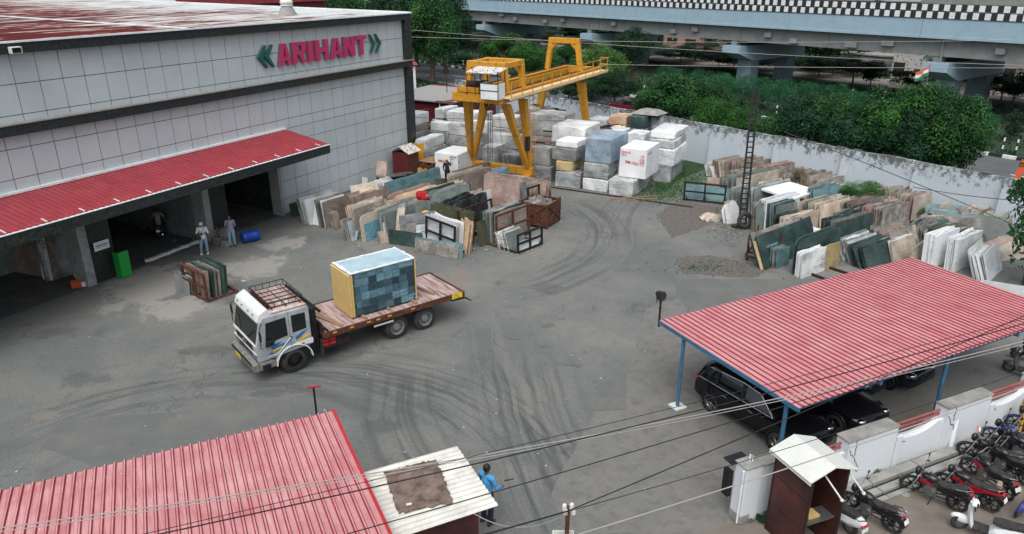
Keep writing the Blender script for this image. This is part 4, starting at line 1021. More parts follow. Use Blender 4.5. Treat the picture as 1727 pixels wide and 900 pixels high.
slab(656, 411, 110, 2.0, .82, 'dark green', 'low dark green board nearest the truck', lean=-8, t=.03)
# pink and grey long low slab
row(699, 425, 112, 3, 2.55, .72, ['weathered grey', 'teal', 'pinkish brown'], 'in the low long pack with a teal edge', lean=-12, gap=.01, grow=2, jit=.02, shift=.02)
# rows with racks
def rack(px, py, a_, L, D, H, label, m='rustd', nb=3, lean=8, r=.05):
    o = thing('slab_rack', label, 'rack', G(px, py), R(90-a_), 'steel slab racks')
    b = MB(); b.b2(0, L, 0, .07, .05, .14); b.b2(0, L, D-.07, D, .05, .14)
    for i in range(nb): x = L*i/(nb-1); b.b2(x-.035, x+.035, .07, D-.07, .06, .13)
    b.build('base_frame', M[m], o)
    for i in range(nb):
        x = .04+(L-.08)*i/(nb-1); b = MB(); b.beam((x, .035, .1), (x, .035+H*math.tan(R(lean)), H), r*2, r*1.6, up=(0, 1, 0)); b.build('post', M[m], o)
    b = MB()
    for z in (H*.98, H*.52): y = .035+z*math.tan(R(lean)); b.beam((0, y-.01, z), (L, y-.01, z), r*1.8)
    b.build('rail', M[m], o)
    return o
# white slabs behind a black A-frame; the frame face looks to the lower left
rack(717, 411, 137, 2.5, .9, 1.55, 'black A-frame rack in front of white slabs', 'blackm', lean=4)
row(716, 408, 137, 7, 2.55, 1.6, ['white', 'plain white', 'light grey'], 'held by the black A-frame', lean=-6, gap=.05, side=1, jit=.04)
row(725, 393, 128, 4, 3.2, 1.75, ['olive', 'tan', 'orange'], 'olive and tan behind the white A-frame slabs', lean=-5, gap=.06, side=1)
row(772, 419, 150, 3, .95, 1.7, ['orange', 'tan'], 'narrow tan ends right of the white A-frame slabs', lean=-8, gap=.06)
row(771, 401, 36, 6, 3.0, 1.95, ['black', 'dark green', 'black'], 'of black veined marble behind the rust-red rack', lean=-9, gap=.10, shape='round', grow=-.5)
rack(779, 408, 36, 3.0, .9, 1.7, 'dark rusty rack standing before the black veined slabs', 'rustd')
rack(838, 417, 40, 2.8, 1.4, 1.75, 'rust-red rack full of green slabs in the front of the cluster', 'rust', lean=1, r=.055)
row(836, 413, 40, 8, 2.7, 1.75, ['beige', 'grey green', 'dark green', 'grey'], 'in the rust-red rack', lean=-3, gap=.08, jit=.06)
row(812, 416, 38, 2, .6, 1.4, ['olive'], 'of mossy olive pieces left of the rust-red rack', lean=-10)
rack(874, 429, 42, 2.0, 1.3, 1.05, 'small black rack with few thin slabs nearest the open yard', 'blackm', lean=2)
row(861, 425, 42, 7, 1.3, 1.05, ['grey green', 'weathered grey', 'light grey'], 'thin and tilted in the small black rack', lean=-22, gap=.09)
slab(876, 424, 42, 1.6, .5, 'white', 'small white slab lying low in the small black rack', lean=-8, z=.1)
row(736, 372, 40, 6, 3.2, 1.6, ['grey green', 'grey', 'dark green'], 'tall and grey-green left of the black veined slabs', lean=-10, gap=.12)
row(766, 384, 38, 4, 1.7, 1.5, ['beige', 'light grey'], 'upright and pale before the black veined slabs', lean=-7, gap=.13)
slab(742, 384, 100, .6, .7, 'blue grey', 'small blue-grey diamond offcut before the grey-green slabs', lean=-20, shape='broken')
row(772, 338, 42, 5, 3.4, 1.6, ['brown', 'weathered grey', 'beige'], 'brown and rough behind the grey-green slabs', lean=-8, gap=.12, shape='rect')
row(770, 316, 40, 3, 3.6, 1.1, ['brown', 'rust'] if False else ['brown', 'pinkish brown'], 'farthest and brown near the worker', lean=-6, gap=.12)
row(822, 318, 52, 3, 2.0, 1.15, ['teal', 'blue grey'], 'bright blue behind the pink-brown slabs', lean=-10, gap=.10, shape='slope')
row(814, 345, 120, 6, 4.4, 1.95, ['pinkish brown', 'pinkish brown', 'weathered grey'], 'of very large pink-brown slabs', lean=-5, gap=.07, grow=.2, jit=.04)
row(826, 375, 70, 3, 2.4, .65, ['plain white', 'cream'], 'low white ones between the black and pink-brown slabs', lean=-50, gap=.12)
rack(892, 368, 40, 2.2, .9, 1.85, 'black rack holding tall grey slabs behind the rubble crate', 'blackm', lean=3)
row(889, 363, 40, 5, 2.4, 1.95, ['weathered grey', 'grey'], 'in the black rack behind the rubble crate', lean=-3, gap=.07)
# rubble crate
cr = thing('rubble_crate', 'rust-brown steel crate with crossed braces full of stone rubble', 'crate', G(922, 386), R(90-28))
cr.rotation_euler = (0, 0, R(62))
b = MB(); W, D, H = 1.75, 1.75, 1.35
for x in (0, W):
    for y in (0, D): b.beam((x, y, .0), (x, y, H+.1), .09)
for z in (.15, H):
    for p, q in (((0, 0), (W, 0)), ((W, 0), (W, D)), ((W, D), (0, D)), ((0, D), (0, 0))): b.beam((*p, z), (*q, z), .07)
for p, q in (((0, 0), (W, 0)), ((0, D), (0, 0))):
    e = Vector((0, -.045, 0)) if p[1] == q[1] else Vector((-.045, 0, 0))
    b.beam(Vector((*p, .15))+e, Vector((*q, H))+e, .05, .02); b.beam(Vector((*p, H))+e, Vector((*q, .15))+e, .05, .02)
b.build('frame', M['rust'], cr)
b = MB(); b.b2(.03, W-.03, -.01, .01, .18, H-.02); b.b2(-.01, .01, .03, D-.03, .18, H-.02); b.b2(.03, W-.03, D-.01, D+.01, .18, H-.02); b.b2(W-.01, W+.01, .03, D-.03, .18, H-.02); b.b2(.03, W-.03, .03, D-.03, .14, .17)
b.build('side_sheet', M['rust'], cr)
b = MB(); random.seed(4)
for _ in range(60):
    s = random.uniform(.15, .4); b.box((random.uniform(.2, W-.2), random.uniform(.2, D-.2), H-.25+random.uniform(0, .25)), (s, s*.8, s*.5), M=Matrix.Rotation(random.uniform(0, 3), 3, 'Z') @ Matrix.Rotation(random.uniform(-.6, .6), 3, 'X'))
tag(b.build('rubble', ST['weathered grey'], None, loc=cr.location, rot=cr.rotation_euler), 'grey stone rubble heaped in the rust-brown crate', 'rubble', kind='stuff')
# bundle between hall piers: rack with green slabs and grey pack in front
rack(312, 491, 130, 2.0, 1.5, 1.35, 'rust-red rack standing before the hall door with green slabs', 'rust', lean=0, r=.06)
row(316, 486, 130, 10, 1.9, 1.3, ['brown', 'dark green', 'grey green', 'dark green'], 'in the rack before the hall door', lean=-3, gap=.02, t=.08, jit=.05, side=1)
row(296, 486, 128, 6, 1.25, .85, ['grey', 'dark green', 'dark green'], 'in the low pack left of the door rack', lean=-6, gap=.02, jit=.03, shift=.03)
# slabs in the left bay of the hall
slab(80, 474, 40, 3.0, 2.6, 'grey', 'large dusty grey slab leaning inside the left bay of the hall', lean=-7, t=.25)
slab(8, 455, 110, 3.6, 2.7, 'olive', 'very large dark olive slab standing inside the left bay', lean=-3, t=.06, m=ST['brown'])
slab(72, 470, 110, .6, 2.2, 'veined white', 'narrow speckled slab end between the two large slabs in the bay', lean=-3, t=.06)
# right cluster ----------------------------------------------------------------------
A = 55
row(1352, 470, A, 5, 1.9, 1.25, ['veined white', 'plain white', 'white'], 'nearest the car port, white with diagonal veins', lean=-4, t=.05, gap=.03, jit=.05, shift=.06)
slab(1391, 456, A, 1.15, 1.3, 'tan', 'square tan slab joined to the right of the diagonal-veined white slabs', lean=-4, t=.06)
row(1341, 463, A, 3, 3.5, 1.75, ['dark green', 'dark green', 'grey green'], 'dark green behind the diagonal-veined white slabs', lean=-4, gap=.05, shape='round')
row(1309, 453, A, 7, 1.0, 1.0, ['teal', 'dark green', 'grey green', 'weathered grey'], 'small and teal between the dark slabs', lean=-4, gap=.06, jit=.04)
row(1291, 455, A-5, 4, 5.0, 1.75, ['dark green', 'weathered grey', 'black'], 'in the long tilted row at the right cluster corner', lean=-24, gap=.06)
slab(1284, 455, A-5, .5, 1.5, 'tan', 'thin yellowish slab end at the left corner of the right cluster', lean=-26, t=.04)
row(1326, 404, A, 5, 2.9, 1.2, ['cream', 'white', 'beige'], 'cream and square before the parked motorcycle', lean=-6, gap=.06, jit=.05)
row(1408, 436, A, 7, 3.1, 1.95, ['dark green', 'black', 'grey green', 'brown'], 'in the glossy middle row of the right cluster', lean=-7, gap=.09, jit=.08)
row(1424, 441, A, 3, 1.35, 1.15, ['plain white', 'plain white', 'white'], 'small snow-white ones before the glossy dark green slab', lean=-8, gap=.05, shape='round')
row(1440, 447, A, 8, 2.6, 1.25, ['light grey', 'white', 'beige', 'grey green'], 'white and strongly tilted near the car port roof', lean=-28, gap=.07, jit=.1)
row(1464, 457, A, 7, 3.0, 1.15, ['dark green', 'teal', 'black', 'olive'], 'dark and strongly tilted near the car port roof', lean=-26, gap=.08)
row(1275, 391, A, 5, .9, 1.6, ['grey green', 'grey green', 'weathered grey'], 'thin and grey-green just right of the ladder', lean=-6, gap=.06)
row(1290, 388, A, 5, 3.1, 1.75, ['plain white', 'veined white', 'white'], 'tall and white right of the ladder', lean=-5, gap=.05, t=.06, jit=.05)
row(1307, 392, A, 6, 1.9, 1.55, ['grey green', 'teal', 'dark green'], 'grey-green before the tall white slabs', lean=-6, gap=.06, jit=.1)
row(1318, 398, A, 6, 1.5, 1.25, ['black', 'dark green'], 'dark with white scratches before the grey-green slabs', lean=-5, gap=.05)
row(1272, 366, A, 5, 3.6, 1.75, ['grey green', 'light grey', 'grey'], 'behind the tall white slabs', lean=-9, gap=.10)
slab(1344, 372, A, 1.1, 1.1, 'white', 'light grey slab with a white lower half in mid cluster', lean=-8, t=.08)
slab(1338, 338, 50, 2.8, .12, 'plain white', 'thick flat white slab lying on top in mid cluster', lean=4, t=2.2, z=1.35)
row(1370, 368, A, 3, 2.7, 1.75, ['teal', 'grey green'], 'big and blue-green in mid cluster', lean=-8, gap=.08)
slab(1412, 345, A, 1.0, 1.3, 'light grey', 'pale grey slab beside the big blue-green one', lean=-5)
row(1383, 388, A, 8, 3.0, 1.45, ['cream', 'beige', 'cream', 'grey green'], 'cream behind the glossy dark green slabs', lean=-10, gap=.10)
row(1242, 342, A, 6, 4.2, 1.6, ['beige', 'grey green', 'olive'], 'tan-olive behind the ladder', lean=-7, gap=.12, jit=.06)
row(1232, 336, A, 5, 3.4, 1.4, ['grey green', 'weathered grey'], 'farther left behind the ladder', lean=-7, gap=.13)
row(1285, 328, A, 5, 3.2, 1.5, ['weathered grey', 'beige', 'brown'], 'mossy grey left of the dry bush', lean=-8, gap=.12, shape='rect')
slab(1304, 322, A, 1.4, .7, 'orange', 'orange patch slab before the dry bush', lean=-9, t=.03)
slab(1292, 318, A, 1.7, .9, 'brown', 'rust-brown board tilted on top left of the dry bush', lean=-30, z=.5)
row(1226, 305, A+3, 9, 3.0, 1.4, ['brown', 'weathered grey', 'beige'], 'in the leftmost back row by the wall', lean=-16, gap=.09)
row(1256, 312, A+3, 9, 3.2, 1.5, ['brown', 'pinkish brown', 'weathered grey'], 'in the second back row by the wall', lean=-12, gap=.09)
row(1297, 321, A+3, 8, 2.9, 1.65, ['brown', 'weathered grey', 'pinkish brown'], 'in the back row behind the dry bush', lean=-10, gap=.09)
row(1328, 347, A+2, 14, 3.6, 1.25, ['weathered grey', 'beige', 'brown'], 'in the thin tilted row right of the dry bush', lean=-30, gap=.08)
row(1362, 352, A+2, 10, 3.4, 1.1, ['weathered grey', 'brown', 'beige'], 'in the second thin tilted row right of the dry bush', lean=-34, gap=.08)
row(1352, 338, A+2, 10, 3.0, 1.5, ['brown', 'weathered grey'], 'by the boundary wall right of the middle buttress', lean=-14, gap=.10)
row(1385, 342, A+2, 9, 2.9, 1.5, ['weathered grey', 'beige'], 'by the boundary wall left of the green bush', lean=-8, gap=.11)
row(1428, 358, A, 9, .9, 1.2, ['grey green', 'weathered grey', 'olive'], 'of short upright pieces under the green bush', lean=-6, gap=.12)
row(1450, 364, A, 8, 1.0, 1.2, ['weathered grey', 'grey green'], 'among short upright pieces right under the green bush', lean=-6, gap=.12)
row(1468, 362, A, 6, 3.0, 1.35, ['beige', 'weathered grey'], 'grey-beige right of the green bush', lean=-8, gap=.10)
row(1484, 372, A, 4, 3.2, 1.2, ['cream', 'beige'], 'wide and pale right of the green bush', lean=-16, gap=.12, shape='broken')
row(1448, 385, A, 10, 3.2, 1.45, ['weathered grey', 'brown', 'dark green', 'beige'], 'in the tilted row between green bush and blotchy slabs', lean=-14, gap=.09)
row(1462, 402, A, 8, 1.6, 1.7, ['pinkish brown', 'dark green', 'brown'], 'maroon edged left of the weathered pair', lean=-5, gap=.09)
row(1484, 407, A, 6, 2.7, 1.85, ['weathered grey', 'beige', 'weathered grey'], 'of tall weathered blotchy slabs', lean=-6, gap=.05, jit=.04)
row(1536, 372, A+3, 11, 2.2, 1.5, ['beige', 'pinkish brown', 'weathered grey'], 'maroon edged by the boundary wall', lean=-3, gap=.12, jit=.06)
slab(1584, 366, 141, 1.8, 2.0, 'brown', 'plain grey-brown board leaning on the white boundary wall', lean=-14)
for k in range(6):
    slab(1584+k*17, 384+k*3, 50+24*(k % 2), 1.5, 1.35, ['cream', 'brown', 'beige'][k % 3], ['cream triangular offcut, leftmost of the zigzag by the wall', 'brown offcut second in the zigzag by the wall', 'beige offcut third in the zigzag by the wall', 'cream offcut fourth in the zigzag by the wall', 'brown offcut fifth in the zigzag by the wall', 'beige offcut last in the zigzag near the leafy branch'][k], lean=-8, shape='broken' if k % 2 else 'rect')
row(1662, 396, 60, 7, 2.2, 1.3, ['beige', 'weathered grey'], 'right end by the wall near the leafy branch', lean=-18, gap=.12)
row(1576, 400, 108, 11, 3.4, 1.35, ['dark green', 'teal', 'dark green'], 'fanned blue-green ones lying back toward the wall', lean=-38, gap=.16, jit=.06, shape='rect')
row(1636, 405, 112, 8, 1.8, 1.3, ['dark green', 'grey green'], 'dark green at the right end of the fan', lean=-30, gap=.16)
slab(1537, 398, 100, 2.6, 1.5, 'pinkish brown', 'red-brown patchy slab lying back in the right cluster', lean=-40, shape='broken', t=.06)
slab(1585, 402, 104, 2.0, 1.3, 'weathered grey', 'grey-brown slab lying back beside the fan', lean=-30, t=.06)
row(1546, 402, A, 4, 3.0, .95, ['dark green', 'black'], 'dark and narrow before the red-brown patchy slab', lean=-14, gap=.06, shape='slope')
row(1506, 424, A, 9, 2.6, 1.0, ['weathered grey', 'brown', 'grey green'], 'low and grey-brown behind the car port roof', lean=-24, gap=.09)
slab(1534, 446, A, 2.3, 1.25, 'beige', 'pointed pinkish-beige slab behind the car port roof', lean=-4, t=.05, shape='slope')
row(1571, 452, A, 6, 2.3, 1.7, ['plain white', 'white', 'white'], 'thick and white behind the car port, left bundle', lean=-5, gap=.012, t=.075, jit=.03, shift=.03)
row(1609, 459, A, 6, 2.4, 1.7, ['white', 'plain white', 'white'], 'thick and white behind the car port, right bundle', lean=-5, gap=.012, t=.075, jit=.03, shift=.03)
row(1668, 476, A-10, 8, 2.4, 1.4, ['white', 'plain white', 'light grey'], 'white and tilted beside the leafy branch', lean=-22, gap=.04, t=.05)
row(1650, 488, 118, 2, 3.6, .5, ['white', 'weathered grey'], 'long and low right behind the car port roof', lean=-5)
row(1250, 322, A+3, 7, 3.0, 1.3, ['weathered grey', 'brown', 'beige'], 'in the rear row just right of the ladder top', lean=-13, gap=.10)
row(1300, 345, A, 6, 2.6, 1.2, ['grey green', 'weathered grey', 'light grey'], 'between the dry bush and the tall white row', lean=-9, gap=.10)
row(1395, 352, A, 6, 2.2, 1.3, ['light grey', 'grey green', 'beige'], 'right behind the big blue-green row', lean=-8, gap=.10)
row(1352, 400, A, 5, 1.2, 1.1, ['beige', 'weathered grey', 'white'], 'in the short mixed row in mid cluster', lean=-12, gap=.08, shape='broken')
row(1428, 402, A, 7, 2.8, 1.25, ['weathered grey', 'grey green', 'brown'], 'in the crowded row left of the blotchy slabs', lean=-12, gap=.08)
row(1500, 372, A, 8, 2.6, 1.2, ['beige', 'weathered grey', 'cream'], 'in the pale row behind the blotchy slabs', lean=-14, gap=.10)
row(1508, 445, A, 6, 2.2, 1.15, ['beige', 'weathered grey', 'white'], 'in the tilted row at the car port edge', lean=-22, gap=.07)
row(1600, 424, 80, 9, 2.4, 1.2, ['olive', 'dark green', 'brown'], 'in the tilted pack behind the thick white slabs', lean=-28, gap=.12, shape='broken')
row(1655, 400, 80, 6, 2.4, .9, ['weathered grey', 'beige', 'pinkish brown'], 'in the broken heap near the leafy branch', lean=-38, gap=.16, shape='broken')
row(1690, 440, 75, 6, 2.6, .9, ['beige', 'pinkish brown', 'weathered grey'], 'in the broken heap behind the tilted white slabs', lean=-36, gap=.16, shape='broken')
row(638, 388, 36, 6, 2.0, 1.3, ['beige', 'weathered grey', 'cream'], 'in the small row behind the narrow beige strip', lean=-9, gap=.09)
row(716, 398, 60, 4, 1.6, 1.1, ['light grey', 'grey', 'white'], 'in the short row behind the mottled grey slab', lean=-12, gap=.09, shape='broken')
row(630, 352, 36, 5, 2.2, 1.2, ['weathered grey', 'grey green', 'beige'], 'in the small row below the pink board', lean=-12, gap=.12, shape='broken')
row(748, 352, 40, 5, 2.4, 1.35, ['grey green', 'weathered grey', 'cream'], 'in the row right of the blue bag', lean=-9, gap=.10)
row(792, 372, 38, 4, 2.2, 1.5, ['light grey', 'beige', 'white'], 'in the pale row behind the black veined slabs', lean=-8, gap=.10)
row(1560, 410, A, 8, 2.4, 1.15, ['weathered grey', 'brown', 'grey green'], 'in the crowded row before the fan', lean=-16, gap=.09, shape='broken')
row(1605, 436, A+6, 7, 2.0, 1.1, ['weathered grey', 'dark green', 'beige'], 'in the row just behind the thick white slabs', lean=-14, gap=.09, shape='broken')
row(1400, 378, A, 7, 2.6, 1.2, ['white', 'light grey', 'beige'], 'in the pale row between teal and cream rows', lean=-10, gap=.08)
row(1250, 352, A, 6, 2.0, 1.2, ['light grey', 'teal', 'grey green'], 'in the row right behind the ladder foot', lean=-9, gap=.09)
# rust rack, small blue rack and scrap left of the ladder
rack(1152, 338, 112, 2.6, 1.0, 1.25, 'black open rack with low blue slabs beside the gravel patch', 'blackm', lean=0)
row(1154, 332, 112, 4, 2.9, .85, ['teal', 'blue grey', 'white'], 'in the low blue row beside the gravel patch', lean=-5, gap=.08)
slab(1190, 328, 112, 1.6, 1.2, 'pinkish brown', 'pink-brown striped slab right of the low blue slabs', lean=-8)
row(1202, 300, 70, 4, 2.2, 1.2, ['light grey', 'beige'], 'grey pieces leaning left of the ladder', lean=-30, gap=.1, shape='broken')
row(1226, 378, 70, 4, 1.0, 1.4, ['white', 'pinkish brown'], 'of broken pink-white strips left of the ladder foot', lean=-24, gap=.1, shape='broken')
row(1206, 376, 40, 6, 1.5, .35, ['beige', 'cream'], 'of thin strips scattered at the ladder foot', lean=-55, gap=.12, shape='broken')
# empty rusty trolley frame
tr_ = thing('steel_trolley', 'low rusty steel trolley with upright prongs beside the tilted dark slabs', 'trolley', G(1256, 438), R(90-120))
b = MB()
for y in (0, .7, 1.4, 2.0): b.beam((0, y, .2), (1.6, y, .2), .08)
for x in (0, .8, 1.6): b.beam((x, 0, .28), (x, 2.0, .28), .08)
b.build('frame', M['rust'], tr_)
for x, y, l_ in ((.05, .1, .0), (.8, 1.0, .18), (1.5, 1.0, .18), (.1, 1.9, 0)):
    b = MB(); b.beam((x, y, .2), (x, y+l_, 1.35), .07); b.beam((x, y+.45, .25), (x, y+l_+.02, 1.0), .05); b.beam((x, y-.35, .25), (x, y+.03, .7), .04); b.build('prong', M['rust'], tr_)
for x in (.1, 1.5):
    for y in (.1, 1.9): b = MB(); b.cyl((x-.04, y, .1), (x+.04, y, .1), .1, n=12); b.build('wheel', M['rustd'], tr_)
# ground skids under the slabs
for i, (p, q) in enumerate((((1365, 462), (1402, 476)), ((1385, 448), (1428, 462)), ((1412, 432), (1445, 445)), ((1592, 470), (1640, 480)), ((1640, 452), (1662, 460)))):
    b = MB(); b.beam(G(*p)+Vector((0, 0, .05)), G(*q)+Vector((0, 0, .05)), .12, .1)
    tag(b.build('skid_rail', M['rustd']), ['dark skid rail on the ground right of the diagonal-veined slabs', 'dark skid rail behind the tan square slab', 'dark skid rail before the small snow-white slabs', 'dark skid rail under the thick white slabs', 'short dark skid rail beside the leafy branch'][i], 'rail', 'skid rails under the slabs')
print('SLABS', nslab[0])
M['bumperg'] = mat('grimy_bumper', [(.10, .10, .10), (.22, .22, .21)], 4, .6, dirt=(.3, .25, .2), dirtscale=5)
# ------------------------------------------------------------------ lorry (x forward, +y to the side seen in the photo)
tk0 = Vector((-7.889, 23.397, 0)); trz = math.atan2(-.61658, -.78729)
TK0 = tk0
truck = thing('flatbed_truck', 'silver and white cab flatbed lorry with roof rack and worn plank deck', 'truck', tk0, trz)
# side (+y) in photo is the near one, y=0 at the outer face of the near wheels, body spans y -2.35..0.05
def P3(b, poly, y0, y1, m=0): return b.prism(poly, y0, y1, m)
Y0, Y1 = -2.28, .05
b = MB()
side = [(-.72, .95), (1.30, .80), (1.34, 1.35), (1.12, 2.32), (.98, 2.50), (-.66, 2.50), (-.72, 2.42)]
P3(b, side, Y0, Y1)
body = b.build('cab', M['truckw'], truck, bevel=.06, seg=3)
b = MB(); P3(b, [(1.12, 2.28), (1.20, 2.36), (1.10, 2.62), (.78, 2.78), (.62, 2.56), (.62, 2.50)], Y0+.04, Y1-.04); b.build('wind_visor', M['truckwh'], body, bevel=.05, seg=3)
b = MB(); P3(b, [(.70, 2.50), (.64, 2.60), (-.62, 2.60), (-.70, 2.50)], Y0+.05, Y1-.05); b.build('cab_roof', M['rustroof'], body, bevel=.04)
b = MB(); yw = .012
b.prism([(.99, 1.42), (.90, 2.26), (.18, 2.30), (.16, 1.58), (.62, 1.52), (.72, 1.40)], Y1+.0, Y1+yw); b.prism([(-.02, 1.62), (-.02, 2.30), (-.54, 2.28), (-.54, 1.66)], Y1, Y1+yw)
b.prism([(.99, 1.5), (.90, 2.26), (-.54, 2.28), (-.54, 1.66)], Y0-yw, Y0)
b.build('side_window', M['glass'], body, bevel=.008)
b = MB(); 
def front(b, z0, z1, y0, y1, off, m=0):
    fx = lambda z: 1.34-(z-1.35)*(.22/.97) if z > 1.35 else 1.30+(z-.80)*(.04/.55)
    b.add([(fx(z0)+off, y0, z0), (fx(z0)+off, y1, z0), (fx(z1)+off, y1, z1), (fx(z1)+off, y0, z1), (fx(z0)-.05, y0, z0), (fx(z0)-.05, y1, z0), (fx(z1)-.05, y1, z1), (fx(z1)-.05, y0, z1)],
          [(0, 1, 2, 3), (4, 7, 6, 5), (0, 4, 5, 1), (1, 5, 6, 2), (2, 6, 7, 3), (3, 7, 4, 0)], m)
front(b, 1.52, 2.24, Y0+.10, Y1-.10, .012); b.build('windscreen', M['glass'], body)
b = MB(); front(b, 1.44, 1.51, Y0+.04, Y1-.04, .03); front(b, 1.12, 1.17, Y0+.04, Y1-.04, .035); b.build('white_trim', M['truckwh'], body)
b = MB(); front(b, 1.19, 1.40, Y0+.35, Y1-.35, .02); front(b, .92, 1.08, Y0+.5, Y1-.5, .02); b.build('grille', M['blackm'], body)
b = MB(); b.cyl((1.36, (Y0+Y1)/2, 1.3), (1.39, (Y0+Y1)/2, 1.3), .09, n=16); b.cyl((1.36, (Y0+Y1)/2-.16, 1.3), (1.38, (Y0+Y1)/2-.16, 1.3), .05, n=12); b.cyl((1.36, (Y0+Y1)/2+.16, 1.3), (1.38, (Y0+Y1)/2+.16, 1.3), .05, n=12); b.build('badge', M['chrome'], body)
b = MB()
for y in (Y0+.3, Y1-.3): b.tube([(1.33, y+.5*(1 if y < -1 else -1), 1.55), (1.25, y, 2.0)], .012, 5)
b.build('wiper', M['blackm'], body)
b = MB()
for y in (Y0+.4, Y0+.85, Y1-.85, Y1-.4): b.box((1.17, y, 2.52), (.05, .07, .05))
b.build('marker_lamp', M['chrome'], body)
for y in (Y0+.3, Y1-.3):
    b = MB(); b.box((1.31, y, .98), (.06, .38, .17)); b.build('headlight', M['chrome'], truck, bevel=.02)
b = MB(); P3(b, [(1.28, .48), (1.50, .5), (1.52, .78), (1.3, .82)], Y0-.02, Y1+.02); P3(b, [(.62, .52), (1.28, .5), (1.28, .8), (.75, .8)], Y1-.12, Y1+.02); P3(b, [(.62, .52), (1.28, .5), (1.28, .8), (.75, .8)], Y0-.02, Y0+.12)
bp = b.build('bumper', M['bumperg'], truck, bevel=.03)
b = MB(); b.b2(1.515, 1.535, Y0+.15, Y1-.15, .70, .79); b.b2(.9, 1.2, Y1+.02, Y1+.05, .55, .70); b.build('bumper_step', M['blackm'], bp)
b = MB(); b.box((1.545, -1.45, .60), (.015, .5, .14)); pl = b.build('number_plate', M['plate'], truck)
textmesh('plate_text', 'UP 85 4710', .09, M['ink'], pl, Matrix.Translation((1.555, -1.68, .565)) @ Matrix.Rotation(R(90), 4, 'Z') @ Matrix.Rotation(R(90), 4, 'X'), .001)
# wheel arch flares and white sill panel
b = MB()
arc = [(.62*math.cos(t)*1.05, .50+.62*math.sin(t)) for t in [math.pi*i/10 for i in range(11)]]; arc2 = [(p[0]*1.07, .50+(p[1]-.50)*1.07) for p in arc]
P3(b, arc+arc2[::-1], Y1-.25, Y1+.05); P3(b, arc+arc2[::-1], Y0-.05, Y0+.25); b.build('wheel_arch', M['truckwh'], truck, bevel=.01)
b = MB(); P3(b, [(-.74, 1.02), (-.74, 1.22), (-.1, 1.20), (.1, 1.14), (-.3, 1.06)], Y1, Y1+.03); b.build('sill_panel', M['truckwh'], body)
b = MB(); P3(b, [(x, z) for x, z in arc[1:-1]]+[(-.6, .5)], Y0+.1, Y1-.05); b.build('arch_liner', M['blackm'], truck)
# stickers: blue swooshes and yellow flashes on the door
b = MB(); ys = Y1+.014
b.prism([(.98, 1.02), (.55, 1.30), (.30, 1.34), (.42, 1.25), (.06, 1.42), (-.02, 1.46), (.20, 1.26), (.45, 1.14), (.80, 1.04)], Y1+.002, ys)
b.prism([(.75, 1.18), (.40, 1.42), (.62, 1.40), (.82, 1.28)], Y1+.003, ys+.002); b.prism([(-.14, 1.28), (-.60, 1.62), (-.36, 1.56), (-.10, 1.42)], Y1+.002, ys); b.prism([(.20, 1.12), (-.08, 1.22), (.02, 1.12)], Y1+.004, ys+.003)
b.build('blue_sticker', M['blst'], body)
b = MB(); b.prism([(.78, 1.09), (.42, 1.18), (.42, 1.25), (.76, 1.17)], Y1+.01, ys+.008); b.prism([(-.18, 1.22), (-.66, 1.34), (-.66, 1.42), (-.18, 1.31)], Y1+.01, ys+.008)
b.build('yellow_sticker', M['yelst'], body)
b = MB(); b.beam((.60, ys+.006, .98), (.02, ys+.006, 1.52), .035, .01, up=(0, 1, 0)); b.beam((.60, ys+.006, .98), (.95, ys+.006, .98), .03, .01, up=(0, 1, 0)); b.build('white_sticker', M['white'], body)
b = MB(); b.b2(.07, .075, Y1, Y1+.004, .98, 2.4); b.b2(.075, .08, Y1, Y1+.006, .98, 2.4); b.beam((.08, Y1+.03, 1.5), (.02, Y1+.03, 1.5), .03); b.build('door_gap', M['blackm'], body)
b = MB(); b.box((-.35, Y1+.02, 1.10), (.10, .03, .06)); b.build('side_lamp', M['redpaint'], body)
# mirrors
for y, s in ((Y0, -1), (Y1, 1)):
    b = MB(); b.tube([(1.05, y, 2.3), (1.22, y+s*.28, 2.25), (1.25, y+s*.30, 1.5), (1.1, y+s*.05, 1.35)], .016, 6); mi = b.build('mirror_arm', M['blackm'], truck)
    b = MB(); b.box((1.23, y+s*.30, 1.95), (.05, .17, .34)); b.build('mirror', M['blackm'], mi, bevel=.02)
b = MB(); b.prism([(1.02, 1.38), (.98, 1.62), (.72, 1.62), (.70, 1.42)], Y1+.02, Y1+.14); b.build('near_mirror', M['blackm'], truck, bevel=.03)
# roof rack
b = MB(); x0, x1, y0, y1, za, zb = -.62, .66, Y0+.25, Y1-.28, 2.66, 2.86
for z in (za, zb):
    b.tube([(x0, y0, z), (x0, y1, z)], .016, 6); b.tube([(x1, y0, z), (x1, y1, z)], .016, 6); b.tube([(x0, y0, z), (x1, y0, z)], .016, 6); b.tube([(x0, y1, z), (x1, y1, z)], .016, 6)
for i in range(6):
    t = i/5
    for yy in (y0, y1): b.tube([(x0+(x1-x0)*t, yy, za), (x0+(x1-x0)*t, yy, zb)], .012, 5)
    for xx in (x0, x1): b.tube([(xx, y0+(y1-y0)*t, za), (xx, y0+(y1-y0)*t, zb)], .012, 5)
    b.tube([(x0, y0+(y1-y0)*t, za), (x1, y0+(y1-y0)*t, za)], .014, 5)
for t in (.1, .5, .9): b.tube([(x0+(x1-x0)*t, y0, za), (x0+(x1-x0)*t, y1, za)], .014, 5); b.tube([(x0+(x1-x0)*t, y1, za), (x0+(x1-x0)*t, y1+.22, 2.52)], .018, 5)
b.build('roof_rack', M['blackm'], truck)
b = MB(); b.b2(x0+.05, x1-.12, y0+.05, y1-.05, 2.61, 2.64); rb = b.build('rack_boards', M['deck'], truck)
b = MB(); b.b2(x1-.06, x1-.03, y0+.05, y1-.05, 2.62, 2.82); b.build('red_board', M['redshed'], rb)
